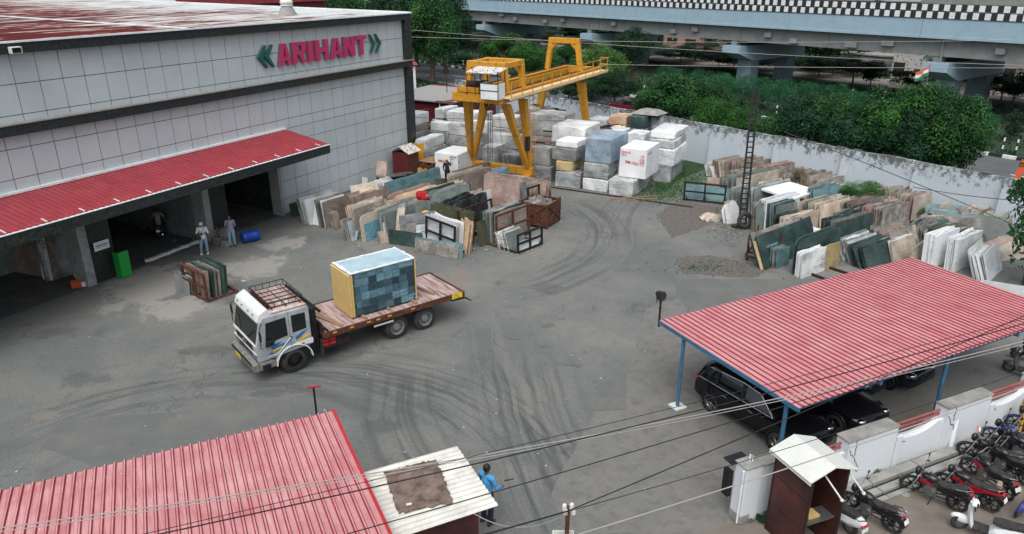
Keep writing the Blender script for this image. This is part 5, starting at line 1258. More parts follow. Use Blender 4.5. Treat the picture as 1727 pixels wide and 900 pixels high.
# gear behind the cab
b = MB(); b.b2(-1.0, -.80, Y0+.1, Y1-.15, 1.0, 2.25); b.b2(-1.06, -.74, -.55, -.15, .8, 1.7); b.b2(-1.05, -.8, -1.9, -1.5, .8, 2.1)
for i in range(6): b.torus((-.92, -.28, 1.2+i*.16), (0, 0, 1), .12, .035, 12, 6)
b.beam((-.78, Y0+.05, 2.5), (-1.15, Y1-.1, 2.1), .08); b.tube([(-.85, -.1, 1.8), (-1.0, -.05, 1.2), (-.95, -.1, .6)], .03, 6); b.build('air_intake', M['blackm'], truck)
# chassis
b = MB(); b.b2(-7.1, 1.2, -1.65, -1.45, .72, .95); b.b2(-7.1, 1.2, -.85, -.65, .72, .95)
for x in (-1.5, -2.6, -3.4, -5.9, -6.8): b.b2(x-.05, x+.05, -1.65, -.65, .75, .92)
b.b2(-2.2, -1.2, -.55, -.05, .55, .95); b.b2(-2.6, -1.3, -2.2, -1.75, .5, .95); b.build('chassis', M['rustd'], truck)
b = MB(); 
for i in range(2):
    for j in range(2): b.box((-1.52+.28*i, -.03, .72+.16*j), (.24, .03, .12))
b.build('red_reflector', M['redpaint'], truck)
b = MB(); b.b2(-1.12, -1.06, -.2, .02, .35, .95); b.build('mud_flap', M['rubber'], truck)
# deck
b = MB(); b.b2(-7.3, -1.12, -2.46, .10, 1.18, 1.25); 
dk = b.build('deck', M['deck'], truck)
b = MB(); b.b2(-7.32, -1.10, .10, .17, 1.06, 1.28); b.b2(-7.32, -1.10, -2.53, -2.46, 1.06, 1.28); b.b2(-7.39, -7.32, -2.53, .17, 1.03, 1.28)
for i in range(16): b.b2(-7.2+i*.4, -7.12+i*.4, -2.4, .05, 1.05, 1.18)
b.build('side_rail', M['rust'], dk)
b = MB()
for x in (-1.55, -2.25, -2.95, -3.35, -3.85, -4.9): b.box((x, .178, 1.2), (.16, .01, .06))
b.build('reflector', M['amber'], dk)
b = MB(); b.box((-7.0, .185, 1.19), (.5, .015, .22)); pl = b.build('side_plate', M['plate'], dk)
textmesh('plate_text', 'UP 85', .09, M['ink'], pl, Matrix.Translation((-6.82, .195, 1.2)) @ Matrix.Rotation(R(180), 4, 'Z') @ Matrix.Rotation(R(90), 4, 'X'), .001)
textmesh('plate_text', 'AT 4710', .08, M['ink'], pl, Matrix.Translation((-6.82, .195, 1.10)) @ Matrix.Rotation(R(180), 4, 'Z') @ Matrix.Rotation(R(90), 4, 'X'), .001)
b = MB(); b.beam((-1.35, -2.3, 1.28), (-1.95, -.02, 1.28), .16, .05); b.build('lashing_board', M['wood'], dk)
b = MB(); b.prism([(-1.12, 1.1), (-1.12, 1.62), (-1.16, 1.62), (-1.16, 1.1)], -2.4, .05); b.beam((-1.14, .08, 1.0), (-1.14, .08, 1.5), .07); b.beam((-1.35, .05, 1.28), (-1.14, -.9, 1.5), .06); b.build('headboard', M['rustd'], dk)
b = MB(); b.tube([(-6.9, .0, .95), (-7.5, -.02, .9), (-7.62, .02, .84)], .04, 6); b.tube([(-6.9, 0, .95), (-6.7, 0, 1.05)], .06, 6); b.tube([(-7.6, -.1, .84), (-7.62, .25, .84)], .03, 6); b.build('rear_guard_arm', M['rustd'], truck)
# wheels
def truck_wheel(x, yo, s, name='wheel', rm='steel'):
    w_ = bpy.data.objects.new(name, None); link(w_, truck); w_.location = (x, yo, .5); CH.setdefault(truck.name, []).append(w_)
    b = MB(); r_ = .505; pr = [(.30, -.0), (.40, .03), (r_-.02, .06), (r_, .10), (r_, .22), (r_-.03, .26), (.3, .28)]
    n_ = 36; vs = []
    for i in range(n_):
        t = 2*math.pi*i/n_
        for q in pr: vs.append((math.cos(t)*q[0], -s*q[1], math.sin(t)*q[0]))
    k = len(pr); b.add(vs, [(i*k+j, ((i+1) % n_)*k+j, ((i+1) % n_)*k+j+1, i*k+j+1) for i in range(n_) for j in range(k-1)])
    b.build('tyre', M['rubber'], w_, smooth=True)
    b = MB(); 
    for (ra, ya), (rb_, yb) in (((.31, .0), (.27, .02)), ((.27, .02), (.25, .12)), ((.25, .12), (.16, .10)), ((.16, .10), (.13, .02)), ((.13, .02), (.001, .01))):
        vs = []; 
        for i in range(n_):
            t = 2*math.pi*i/n_; vs += [(math.cos(t)*ra, -s*ya, math.sin(t)*ra), (math.cos(t)*rb_, -s*yb, math.sin(t)*rb_)]
        b.add(vs, [(2*i, 2*((i+1) % n_), 2*((i+1) % n_)+1, 2*i+1) for i in range(n_)])
    rim = b.build('rim', M[rm], w_, smooth=True)
    b = MB()
    for i in range(8): t = 2*math.pi*i/8; b.cyl((math.cos(t)*.2, -s*.1, math.sin(t)*.2), (math.cos(t)*.2, s*-.06, math.sin(t)*.2), .018, n=6)
    b.build('wheel_nut', M['rustd'], rim)
M['greyrim'] = mat('grey_wheel_rim', [(.14, .145, .145), (.22, .23, .23)], 5, .7, dirt=(.05, .045, .04), dirtscale=4)
truck_wheel(0, .03, 1, rm='blackm'); truck_wheel(0, -2.28, -1, rm='blackm')
for x in (-4.26, -5.56): truck_wheel(x, .0, 1, rm='greyrim'); truck_wheel(x, -2.3, -1, rm='greyrim')
b = MB()
for x in (0, -4.26, -5.56): b.cyl((x, -.1, .5), (x, -2.2, .5), .09, n=10)
b.box((-4.9, -.4, .8), (1.4, .1, .12)); b.box((-4.9, -1.9, .8), (1.4, .1, .12)); b.build('axle', M['rustd'], truck)
b = MB(); b.b2(-4.05, -3.2, .06, .08, .86, .93); b.build('side_marker_strip', M['white'], truck)
# the wrapped stone block and timbers on the deck
def TL(x, y, z=0): c, s_ = math.cos(trz), math.sin(trz); return TK0+Vector((c*x-s_*y, s_*x+c*y, z))
BLK = thing('wrapped_stone_block', 'big block faced with blue-grey stone tiles, yellow foam end, on the lorry deck', 'stone block', TL(-3.95, -1.07, 1.33), trz)
b = MB(); bw, bd, bh = 2.8, 1.52, 1.74
b.b2(-bw/2+.02, bw/2-.02, -bd/2, bd/2, 0, bh); b.build('tile_face', M['tiles'], BLK, bevel=.02)
b = MB(); b.b2(-bw/2, bw/2, -bd/2-.02, bd/2+.02, bh+.002, bh+.03); tp = b.build('top_sheet', M['palebl'], BLK, bevel=.01)
b = MB(); random.seed(8)
def ragged(b, p, q, w, n, z0):
    p, q = Vector(p), Vector(q); d = (q-p)/n; s_ = Vector((-d.y, d.x, 0)).normalized()
    for i in range(n): a_ = p+d*i; b.box((a_+d/2)+s_*random.uniform(-.02, .03)+Vector((0, 0, z0+random.uniform(-.004, .006))), (d.length*1.05, w*random.uniform(.5, 1.4), .02), rz=math.atan2(d.y, d.x)+random.uniform(-.1, .1))
ragged(b, (-bw/2, bd/2-.03, 0), (bw/2, bd/2-.03, 0), .13, 14, bh+.035); ragged(b, (bw/2-.06, -bd/2, 0), (bw/2-.06, bd/2, 0), .14, 8, bh+.045); ragged(b, (-bw/2, -bd/2+.05, 0), (bw/2, -bd/2+.05, 0), .08, 14, bh+.04); ragged(b, (-bw/2+.04, -bd/2, 0), (-bw/2+.04, bd/2, 0), .08, 8, bh+.05)
b.build('torn_white_edge', M['white'], tp)
b = MB(); b.b2(bw/2-.015, bw/2+.07, -bd/2, bd/2+.03, .0, bh-.01); b.b2(bw/2-.10, bw/2-.016, bd/2+.002, bd/2+.035, .0, bh-.03); b.b2(-bw/2-.03, -bw/2+.018, bd/2-.1, bd/2+.04, .0, bh-.01); b.build('foam_end', M['foam'], BLK, bevel=.02)
b = MB(); 
for i in range(7): b.box((bw/2-.14+random.uniform(-.02, .02), bd/2+.006, .15+i*.25), (.07, .012, random.uniform(.12, .24)))
for i in range(7): b.box((-bw/2+.07+random.uniform(-.02, .02), bd/2+.006, .15+i*.25), (.05, .012, random.uniform(.12, .24)))
b.build('dark_resin_strip', ST['olive'], BLK)
for i, (x, y0_, y1_, lab) in enumerate(((-2.95, -2.2, .0, 'timber bearer under the front end of the tile-faced block on the lorry'), (-5.15, -2.2, .0, 'timber bearer under the rear end of the tile-faced block on the lorry'), (-4.0, -2.2, -.2, 'timber bearer under the middle of the tile-faced block'), (-6.1, -2.1, -.35, 'loose plank lying across the rear of the lorry deck'))):
    b = MB(); b.box((0, 0, 0), (.12, y1_-y0_, .075)); o = b.build('timber', M['wood'], None, loc=TL(x, (y0_+y1_)/2, 1.29), rot=(0, 0, trz+(.12 if i == 3 else .03*i)), bevel=.008); tag(o, lab, 'timber')

# ------------------------------------------------------------------ people
def ptube(pts, rs, ry=None):
    return (pts, rs)
def fused(name, chains, balls, m, parent, vox=.014, smooth=True):
    b = MB()
    for pts, rs in chains:
        n = 12 if max(rs) > .03 else 8
        # densify
        P_, R_ = [], []
        for i in range(len(pts)-1):
            for k in range(3):
                t = k/3; P_.append(Vector(pts[i]).lerp(Vector(pts[i+1]), t)); R_.append(rs[i]+(rs[i+1]-rs[i])*t)
        P_.append(Vector(pts[-1])); R_.append(rs[-1]); b.tube(P_, R_, n)
        for p, r in ((pts[0], rs[0]), (pts[-1], rs[-1])): b.ball(p, r, n)
        for p, r in list(zip(pts, rs))[1:-1]: b.ball(p, r*1.0, n)
    for c, r, sc in balls: b.ball(c, r, 14, sc=sc)
    o = b.build(name, m, parent, smooth=True)
    md = o.modifiers.new('r', 'REMESH'); md.mode = 'VOXEL'; md.voxel_size = vox; md.use_smooth_shade = True
    sm = o.modifiers.new('s', 'SMOOTH'); sm.factor = .5; sm.iterations = 2
    return o
def person(name_lab, loc, face, pose, shirt, legs, shoes='black', cap=None, Hh=1.72, extra=None, hairm='hair', short=True):
    """face = azimuth the person looks to; pose: joint overrides in body space (x right, y forward)"""
    o = thing('person', name_lab, 'person', loc, -R(face)); s = Hh/1.72
    J = dict(hipL=(-.09, 0, .92), hipR=(.09, 0, .92), kneeL=(-.11, .02, .5), kneeR=(.11, .02, .5), ankL=(-.12, -.02, .08), ankR=(.12, -.02, .08),
             shL=(-.185, 0, 1.42), shR=(.185, 0, 1.42), elL=(-.24, -.02, 1.13), elR=(.24, -.02, 1.13), wrL=(-.25, .08, .88), wrR=(.25, .08, .88), neck=(0, -.01, 1.46), head=(0, .02, 1.61), chest=(0, 0, 1.28), belly=(0, 0, 1.08), pel=(0, 0, .96))
    J.update(pose); V = {k: Vector(v) for k, v in J.items()}
    ch = [([V['pel'], V['belly'], V['chest'], V['neck']], [.135, .12, .13, .06]), ([V['neck'], V['head']], [.055, .055]), ([V['shL'], V['shR']], [.065, .065])]
    for sd in 'LR':
        ch.append(([V['hip'+sd], V['knee'+sd], V['ank'+sd]], [.085, .055, .038]))
        ch.append(([V['sh'+sd], V['el'+sd], V['wr'+sd]], [.052, .038, .026]))
        a, e = V['ank'+sd], V['wr'+sd]; ch.append(([a+Vector((0, -.03, -.04)), a+Vector((0, .15, -.05))], [.035, .03]))
        fd_ = (e-V['el'+sd]).normalized(); sx = 1 if sd == 'R' else -1
        side_ = fd_.cross(Vector((0, 1, .2))).normalized() if abs(fd_.y) < .9 else Vector((1, 0, 0))
        ch.append(([e, e+fd_*.08], [.028, .034]))
        for k in range(4):
            a0 = e+fd_*.085+side_*(.022*(k-1.5)); L_ = (.065, .078, .074, .058)[k]
            ch.append(([a0, a0+fd_*L_*.55+Vector((0, .008, 0)), a0+fd_*L_+Vector((0, .03, 0))], [.0095, .009, .0075]))
        th = e+fd_*.03+side_*(-.028*sx); ch.append(([th, th+fd_*.04-side_*.025*sx, th+fd_*.075-side_*.03*sx], [.012, .010, .008]))
    h = V['head']
    balls = [(h+Vector((0, 0, .03)), .105, (.78, .92, 1.12)), (h+Vector((0, .10, .0)), .018, (.8, 1, 1.3)), (h+Vector((0, .07, -.06)), .04, (1, .8, .8)), (h+Vector((.085, 0, .01)), .025, (.4, .8, 1.1)), (h+Vector((-.085, 0, .01)), .025, (.4, .8, 1.1))]
    bd = fused('body', ch, balls, M['skin'], o, .012)
    b = MB()
    for sx in (-1, 1): b.ball(h+Vector((sx*.033, .088, .035)), .012, 8)
    b.box(h+Vector((0, .094, -.045)), (.045, .01, .01)); b.build('eyes_and_mouth', M['hair'], o)
    tr_c = [([V['pel']+Vector((0, 0, .03)), V['pel']-Vector((0, 0, .06))], [.145, .13])]
    for sd in 'LR': tr_c.append(([V['hip'+sd], V['knee'+sd], V['ank'+sd]+Vector((0, 0, .02))], [.105, .078, .062]))
    fused('trousers', tr_c, [], M[legs], o, .016)
    sh_c = [([V['pel']+Vector((0, 0, -.02)), V['belly'], V['chest'], V['neck']+Vector((0, 0, -.06))], [.155, .145, .150, .085]), ([V['shL']+Vector((.02, 0, 0)), V['shR']-Vector((.02, 0, 0))], [.082, .082])]
    for sd in 'LR':
        e = V['el'+sd] if short else V['wr'+sd]
        sh_c.append(([V['sh'+sd], V['el'+sd]] if short else [V['sh'+sd], V['el'+sd], V['wr'+sd]], [.072, .06] if short else [.072, .056, .045]))
    fused('shirt', sh_c, [], M[shirt], o, .016)
    b = MB()
    for sd in 'LR': a = V['ank'+sd]; b.box(a+Vector((0, .04, -.045)), (.095, .27, .07))
    b.build('shoes', M[shoes], o, bevel=.025, smooth=False)
    b = MB(); b.ball(h+Vector((0, -.015, .055)), .112, 14, sc=(.80, .92, 1.0)); hr = b.build('hair', M[hairm], o, smooth=True)
    for v in hr.data.vertices:
        if v.co.y-h.y > .05 and v.co.z-h.z < .08: v.co.y = h.y+.04
    if cap:
        b = MB(); b.ball(h+Vector((0, 0, .075)), .125, 14, sc=(.85, 1, .78)); b.cyl(h+Vector((0, .03, .065)), h+Vector((0, .03, .08)), .125, n=18)
        b.build('helmet' if 'helmet' in cap else 'cap', M[cap], o, smooth=True)
    if extra: extra(o, V)
    o.scale = (s, s, s); return o
def bag(o, V):
    b = MB(); b.tube([V['shL']+Vector((.03, .06, .09)), (0, .17, 1.25), (.14, .16, 1.02)], .014, 6); b.tube([V['shL']+Vector((.03, -.06, .09)), (0, -.16, 1.25), (.16, -.1, 1.02)], .014, 6)
    st = b.build('bag_strap', M['black'], o); b = MB(); b.box((.17, .14, .93), (.2, .08, .16)); b.build('shoulder_bag', M['black'], o, bevel=.02)
person('person in white T-shirt, white cap and pale jeans holding a phone with both hands', G(347, 428), 165, dict(elL=(-.27, .06, 1.18), elR=(.27, .06, 1.18), wrL=(-.05, .27, 1.20), wrR=(.06, .27, 1.18), kneeR=(.15, .04, .5), ankR=(.19, 0, .08), head=(0, .05, 1.59)), 'cwhite', 'jeans', 'cwhite', 'cwhite', extra=bag)
b = MB(); b.box((0, 0, 0), (.075, .01, .14)); pp = G(347, 428); o = b.build('phone', M['black'], None, loc=pp+az(165)*.36+Vector((0, 0, 1.2)), rot=(R(-40), 0, R(-165))); tag(o, 'small dark phone held by the person in white', 'phone')
person('person in dark checked shirt and light jeans standing beside the blue drum', G(393, 415), 160, dict(elL=(-.24, -.08, 1.15), elR=(.24, -.08, 1.15), wrL=(-.10, -.16, 1.0), wrR=(.10, -.16, 1.0)), 'check', 'jeans', 'black', short=False, Hh=1.7)
person('person in navy clothes and yellow helmet writing on the white block', G(755, 309), -8, dict(wrR=(.14, .42, 1.35), elR=(.26, .2, 1.22), elL=(-.26, .0, 1.15), wrL=(-.22, .14, .96)), 'cnavy', 'cnavy', 'black', 'yhelmet', short=False)
person('guard in sky blue shirt and dark trousers standing by the white roofed cabin', G(822, 880), 40, dict(elR=(.26, .06, 1.15), wrR=(.20, .30, 1.02), elL=(-.26, .03, 1.16), wrL=(-.10, .26, 1.05)), 'cblue', 'cnavy', 'black', short=False, Hh=1.80)
b = MB(); b.cyl((0, 0, 0), (.26, .05, .03), .018, n=8); o = b.build('torch', M['black'], None, loc=G(822, 880)+az(75)*.26+az(40)*.3+Vector((0, 0, 1.1))); tag(o, 'short dark torch held by the guard in blue', 'torch')

# ------------------------------------------------------------------ motorcycles (x forward)
def motorcycle(label, loc, heading, accent='redpaint', group='motorcycles parked outside the front wall', trim='blackm', steer=.45, parts=True, rack=False, lean=-.13, stripe=None):
    o = thing('motorcycle', label, 'motorcycle', loc, R(90-heading), group); o.rotation_euler = (lean, 0, R(90-heading))
    def wheel(x, steer_=0):
        w_ = bpy.data.objects.new('wheel', None); link(w_, o); w_.location = (x, 0, .3); w_.rotation_euler = (0, 0, steer_); CH.setdefault(o.name, []).append(w_)
        b = MB(); b.torus((0, 0, 0), (0, 1, 0), .265, .045, 28, 8); b.build('tyre', M['rubber'], w_, smooth=True)
        b = MB(); b.torus((0, 0, 0), (0, 1, 0), .222, .014, 24, 6); b.cyl((0, -.06, 0), (0, .06, 0), .05, n=12)
        for i in range(6): t = i*math.pi/3; b.beam((0, 0, 0), (math.cos(t)*.22, 0, math.sin(t)*.22), .022, .03)
        b.build('rim', M['steel'] if trim == 'chrome' else M['blackm'], w_)
    wheel(.63, steer); wheel(-.63)
    fr = Matrix.Translation((.42, 0, 0)) @ Matrix.Rotation(steer*.8, 4, 'Z') @ Matrix.Translation((-.42, 0, 0))
    def fp(x, y, z): return fr @ Vector((x, y, z))
    b = MB()
    for y in (-.08, .08): b.tube([fp(.63, y, .3), fp(.42, y, .82), fp(.38, y, .95)], .022, 6)
    b.build('fork', M['chrome'], o)
    b = MB(); arc = [fp(.63+math.cos(t)*.33, 0, .3+math.sin(t)*.33) for t in [R(15+i*16) for i in range(9)]]
    for i in range(len(arc)-1): b.beam(arc[i], arc[i+1], .11, .015, up=(0, 0, 1))
    b.build('front_mudguard', M[accent if 'blue' in accent or accent == 'purplebike' else 'bikeblk'], o)
    b = MB(); b.tube([fp(.40, 0, .95), fp(.34, .18, 1.0), fp(.30, .34, 1.04), fp(.22, .40, 1.02)], .014, 6); b.tube([fp(.40, 0, .95), fp(.34, -.18, 1.0), fp(.30, -.34, 1.04), fp(.22, -.40, 1.02)], .014, 6)
    hb = b.build('handlebar', M['chrome'], o)
    for s_ in (-1, 1):
        b = MB(); b.tube([fp(.28, s_*.33, 1.04), fp(.24, s_*.40, 1.20)], .008, 5); b.ball(fp(.24, s_*.42, 1.24), .06, 8, sc=(.35, 1.1, .8)); b.build('mirror', M['blackm'], hb)
        b = MB(); b.tube([fp(.25, s_*.34, 1.03), fp(.20, s_*.42, 1.02)], .022, 6); b.build('grip', M['rubber'], hb)
    b = MB(); b.ball(fp(.50, 0, .90), .13, 12, sc=(.7, 1, 1.1)); b.build('headlight_cowl', M['bikeblk'], o, smooth=True)
    b = MB(); b.ball(fp(.56, 0, .88), .085, 10, sc=(.5, 1, .9)); b.build('headlight', M['chrome'], o, smooth=True)
    b = MB(); b.ball((.16, 0, .80), .2, 14, sc=(1.25, .70, .62)); b.box((.30, .13, .72), (.24, .03, .14)); b.box((.30, -.13, .72), (.24, .03, .14)); b.build('fuel_tank', M[accent if 'blue' in accent or accent == 'purplebike' else 'bikeblk'], o, smooth=True, bevel=.02)
    b = MB()
    for i, (x, z, w2) in enumerate(((-.02, .80, .09), (-.25, .78, .13), (-.45, .82, .13), (-.72, .87, .10))):
        pass
    prof = [(-.00, .77, .08), (-.15, .755, .12), (-.33, .77, .135), (-.48, .81, .12), (-.66, .845, .11), (-.80, .86, .07)]
    vs = []
    for x, z, w2 in prof: vs += [(x, -w2, z), (x, -w2*.8, z+.045), (x, w2*.8, z+.045), (x, w2, z), (x, w2*.8, z-.06), (x, -w2*.8, z-.06)]
    fs = []
    for i in range(len(prof)-1):
        for j in range(6): fs.append((i*6+j, i*6+(j+1) % 6, (i+1)*6+(j+1) % 6, (i+1)*6+j))
    fs += [(0, 1, 2, 3, 4, 5), tuple(len(vs)-k for k in (6, 5, 4, 3, 2, 1))]
    b.add(vs, fs); b.build('seat', M['rubber'], o, smooth=True)
    b = MB()
    for s_ in (-1, 1): b.prism([(-.08, .55), (-.10, .72), (-.50, .76), (-.90, .86), (-.92, .80), (-.5, .66), (-.30, .52)], s_*.12-.015, s_*.12+.015)
    b.build('side_panel', M[accent], o, bevel=.01)
    b = MB(); b.box((.08, 0, .42), (.34, .24, .26)); b.cyl((.18, 0, .5), (.30, 0, .70), .085, n=12); b.cyl((.02, -.16, .38), (.02, .16, .38), .11, n=14)
    for i in range(4): b.cyl((.2+.02*i, 0, .54+.035*i), (.205+.02*i, 0, .55+.035*i), .12, n=12)
    b.build('engine', M['steel'], o, bevel=.01)
    b = MB()
    for y in (-.05, .05): b.tube([(.38, y*.5, .88), (.1, y, .66), (-.35, y*2, .62), (-.63, y*2.2, .62)], .018, 6); b.tube([(.38, y*.5, .82), (.30, y, .35), (0, y, .26), (-.3, y*2, .34), (-.63, y*2.2, .3)], .018, 6); b.tube([(-.62, y*2.2, .30), (-.50, y*2.4, .68)], .028, 8)
    b.build('frame', M['blackm'], o)
    b = MB(); b.tube([(.3, -.10, .5), (.32, -.14, .25), (0, -.17, .2), (-.4, -.18, .27), (-.85, -.19, .36)], [.02, .02, .025, .042, .045], 8); b.build('exhaust', M['chrome'], o, smooth=True)
    b = MB(); arc = [(-.63+math.cos(t)*.35, 0, .3+math.sin(t)*.35) for t in [R(60+i*15) for i in range(8)]]
    for i in range(len(arc)-1): b.beam(arc[i], arc[i+1], .12, .015, up=(0, 0, 1))
    b.beam((-.92, 0, .72), (-1.02, 0, .50), .13, .015, up=(1, 0, 0)); b.build('rear_mudguard', M['blackm'], o)
    b = MB(); b.box((-.93, 0, .80), (.06, .16, .07)); b.build('tail_lamp', M['redpaint'], o, bevel=.015)
    b = MB(); b.box((-1.00, 0, .64), (.012, .20, .13), M=Matrix.Rotation(R(20), 3, 'Y')); b.build('number_plate', M['wplate'], o)
    b = MB(); b.prism([(.38, .66), (.36, .78), (.12, .74), (.0, .68), (.1, .66)], .145, .165); b.prism([(.38, .66), (.36, .78), (.12, .74), (.0, .68), (.1, .66)], -.165, -.145); b.build('tank_stripe', M[stripe or ('darkred' if accent == 'darkred' else 'bikeblk')], o)
    b = MB(); b.tube([(-.55, .13, .86), (-.80, .12, .93), (-.93, .0, .94), (-.80, -.12, .93), (-.55, -.13, .86)], .014, 6)
    if rack:
        for y in (-.07, 0, .07): b.tube([(-.75, y, .93), (-1.02, y, .92)], .010, 5)
        b.tube([(-1.02, -.09, .92), (-1.02, .09, .92)], .012, 5)
    b.build('grab_rail', M['chrome'], o)
    b = MB(); b.tube([(0, .12, .28), (.02, .3, .02-.0)], .014, 6); b.tube([(-.05, .12, .3), (-.05, .28, .3)], .012, 6); b.build('side_stand', M['blackm'], o)
    # crash guard and bag carrier
    b = MB(); b.tube([(.36, .08, .60), (.36, .28, .50), (.30, .28, .34), (.2, .1, .26)], .014, 6); b.tube([(.36, -.08, .60), (.36, -.28, .50), (.30, -.28, .34), (.2, -.1, .26)], .014, 6); b.build('crash_guard', M['blackm'], o)
    b = MB()
    for z in (.38, .52, .66): b.tube([(-.38, .17, z), (-.62, .19, z), (-.80, .17, z)], .008, 5)
    b.tube([(-.38, .17, .66), (-.42, .17, .38)], .008, 5); b.tube([(-.80, .17, .66), (-.76, .17, .38)], .008, 5); b.build('saree_guard', M['blackm'], o); o.scale = (.93, .93, .93)
    return o
def scooter(label, loc, heading, body='white', group=None, lean=-.12):
    o = thing('scooter', label, 'scooter', loc, R(90-heading), group); o.rotation_euler = (lean, 0, R(90-heading))
    for x, st in ((.60, .5), (-.55, 0)):
        w_ = bpy.data.objects.new('wheel', None); link(w_, o); w_.location = (x, 0, .23); w_.rotation_euler = (0, 0, st); CH.setdefault(o.name, []).append(w_)
        b = MB(); b.torus((0, 0, 0), (0, 1, 0), .18, .055, 24, 8); b.build('tyre', M['rubber'], w_, smooth=True)
        b = MB(); b.cyl((0, -.04, 0), (0, .04, 0), .13, n=16); b.build('rim', M['steel'], w_)
    b = MB(); prof = [(-.02, .28, .16, .26), (-.15, .30, .19, .50), (-.35, .32, .21, .60), (-.60, .36, .20, .66), (-.82, .46, .15, .68), (-.98, .56, .07, .68)]; vs = []
    for x, z0, w2, z1 in prof: vs += [(x, -w2*.6, z0), (x, -w2, (z0+z1)/2), (x, -w2*.75, z1), (x, w2*.75, z1), (x, w2, (z0+z1)/2), (x, w2*.6, z0)]
    fs = [(i*6+j, i*6+(j+1) % 6, (i+1)*6+(j+1) % 6, (i+1)*6+j) for i in range(5) for j in range(6)]+[(0, 1, 2, 3, 4, 5), (35, 34, 33, 32, 31, 30)]
    b.add(vs, fs); b.build('rear_body', M[body], o, smooth=True)
    b = MB(); b.b2(-.05, .35, -.16, .16, .24, .29); b.build('floor_board', M['rubber'], o)
    b = MB(); pr = [(.33, .26, .17), (.40, .5, .20), (.44, .72, .17), (.45, .90, .09)]; vs = []
    for x, z, w2 in pr: vs += [(x, -w2, z), (x+.07, -w2*.5, z), (x+.07, w2*.5, z), (x, w2, z), (x-.03, 0, z)]
    fs = [(i*5+j, i*5+(j+1) % 5, (i+1)*5+(j+1) % 5, (i+1)*5+j) for i in range(3) for j in range(5)]+[(0, 1, 2, 3, 4), (19, 18, 17, 16, 15)]
    b.add(vs, fs); b.build('front_shield', M[body], o, smooth=True)
    b = MB(); b.ball((.60, 0, .36), .22, 14, sc=(1.15, .45, .6)); b.build('front_fender', M[body], o, smooth=True)
    b = MB(); b.ball((.40, 0, .98), .13, 12, sc=(.8, 1.3, .65)); b.build('handle_cowl', M[body], o, smooth=True)
    b = MB(); b.ball((.49, 0, .98), .06, 10, sc=(.6, 1.3, 1)); b.build('headlight', M['chrome'], o, smooth=True)
    b = MB(); b.tube([(.36, -.33, 1.0), (.40, 0, .98), (.36, .33, 1.0)], .018, 6); hb = b.build('handlebar', M['blackm'], o)
    for s_ in (-1, 1): b = MB(); b.tube([(.37, s_*.22, 1.0), (.34, s_*.32, 1.18)], .008, 5); b.ball((.34, s_*.34, 1.22), .065, 8, sc=(.35, 1, .8)); b.build('mirror', M['blackm'], hb)
    b = MB(); pr = [(-.06, .66, .10), (-.2, .68, .15), (-.45, .70, .15), (-.75, .74, .11)]; vs = []
    for x, z, w2 in pr: vs += [(x, -w2, z-.05), (x, -w2, z), (x, -w2*.7, z+.05), (x, w2*.7, z+.05), (x, w2, z), (x, w2, z-.05)]
    fs = [(i*6+j, i*6+(j+1) % 6, (i+1)*6+(j+1) % 6, (i+1)*6+j) for i in range(3) for j in range(6)]+[(0, 1, 2, 3, 4, 5), (23, 22, 21, 20, 19, 18)]
    b.add(vs, fs); b.build('seat', M['rubber'], o, smooth=True)
    b = MB(); b.box((-.97, 0, .60), (.05, .24, .07)); b.build('tail_lamp', M['redpaint'], o, bevel=.02)
    b = MB(); b.box((-.99, 0, .45), (.012, .22, .12)); b.build('number_plate', M['wplate'], o)
    b = MB(); b.tube([(-.1, -.18, .25), (-.45, -.2, .3), (-.8, -.2, .36)], [.03, .045, .045], 8); b.build('exhaust', M['steel'], o)
    b = MB(); b.tube([(-.6, .14, .72), (-.9, .12, .76), (-.98, 0, .77), (-.9, -.12, .76), (-.6, -.14, .72)], .014, 6); b.build('grab_rail', M['blackm'], o)
    return o
M['bluebike'] = plain('dark_blue_bike_paint', (.008, .02, .14), .3); M['purplebike'] = plain('blue_violet_bike_paint', (.03, .03, .20), .3); M['darkred'] = plain('deep_red_bike_paint', (.38, .008, .018), .3); M['bikeblk'] = plain('glossy_black_bike_paint', (.012, .012, .014), .25)
def mid(p, q): a, c = G(*p), G(*q); return (a+c)/2, math.degrees(math.atan2(a.x-c.x, a.y-c.y))
def bike(pf, pr_, lab, **k):
    c, h = mid(pf, pr_); return motorcycle(lab, c, h, **k)
bike((1407, 842), (1528, 912), 'black motorcycle with chrome luggage rack next to the white scooter by the tin cabin', accent='bikeblk', rack=True)
bike((1523, 822), (1622, 866), 'black motorcycle with red and white side stripe, leftmost of the close row', accent='bikeblk', stripe='darkred')
bike((1586, 822), (1668, 862), 'motorcycle with a broad glossy red tail and side panel in the row', accent='darkred')
bike((1622, 790), (1705, 850), 'black motorcycle with red tank stripe carrying a small tan bag on its side', accent='bikeblk', stripe='darkred')
bike((1608, 760), (1724, 812), 'black motorcycle with a small Indian flag on its headlamp', accent='bikeblk')
bike((1650, 736), (1760, 786), 'dark blue motorcycle behind the one with the flag', accent='bluebike')
bike((1690, 715), (1800, 760), 'motorcycle with blue tank nearest the yellow frame', accent='bluebike')
bike((1665, 750), (1780, 810), 'black motorcycle half hidden between the two blue ones', accent='bikeblk')
bike((1700, 700), (1812, 742), 'dark motorcycle at the far end of the row, cut by the right edge', accent='bikeblk')
bike((1640, 772), (1745, 828), 'black motorcycle squeezed between the red-striped one and the flag one', accent='bikeblk')
bike((1696, 872), (1800, 860), 'motorcycle with blue-violet front mudguard at the right edge, seen from its front wheel', accent='purplebike', trim='chrome')
scooter('white scooter with black seat, its rear toward us, beside the tin cabin', mid((1370, 850), (1440, 905))[0], mid((1370, 850), (1440, 905))[1], 'white')
scooter('white scooter at the bottom edge with its front to the left', mid((1612, 888), (1712, 925))[0], mid((1612, 888), (1712, 925))[1], 'white')
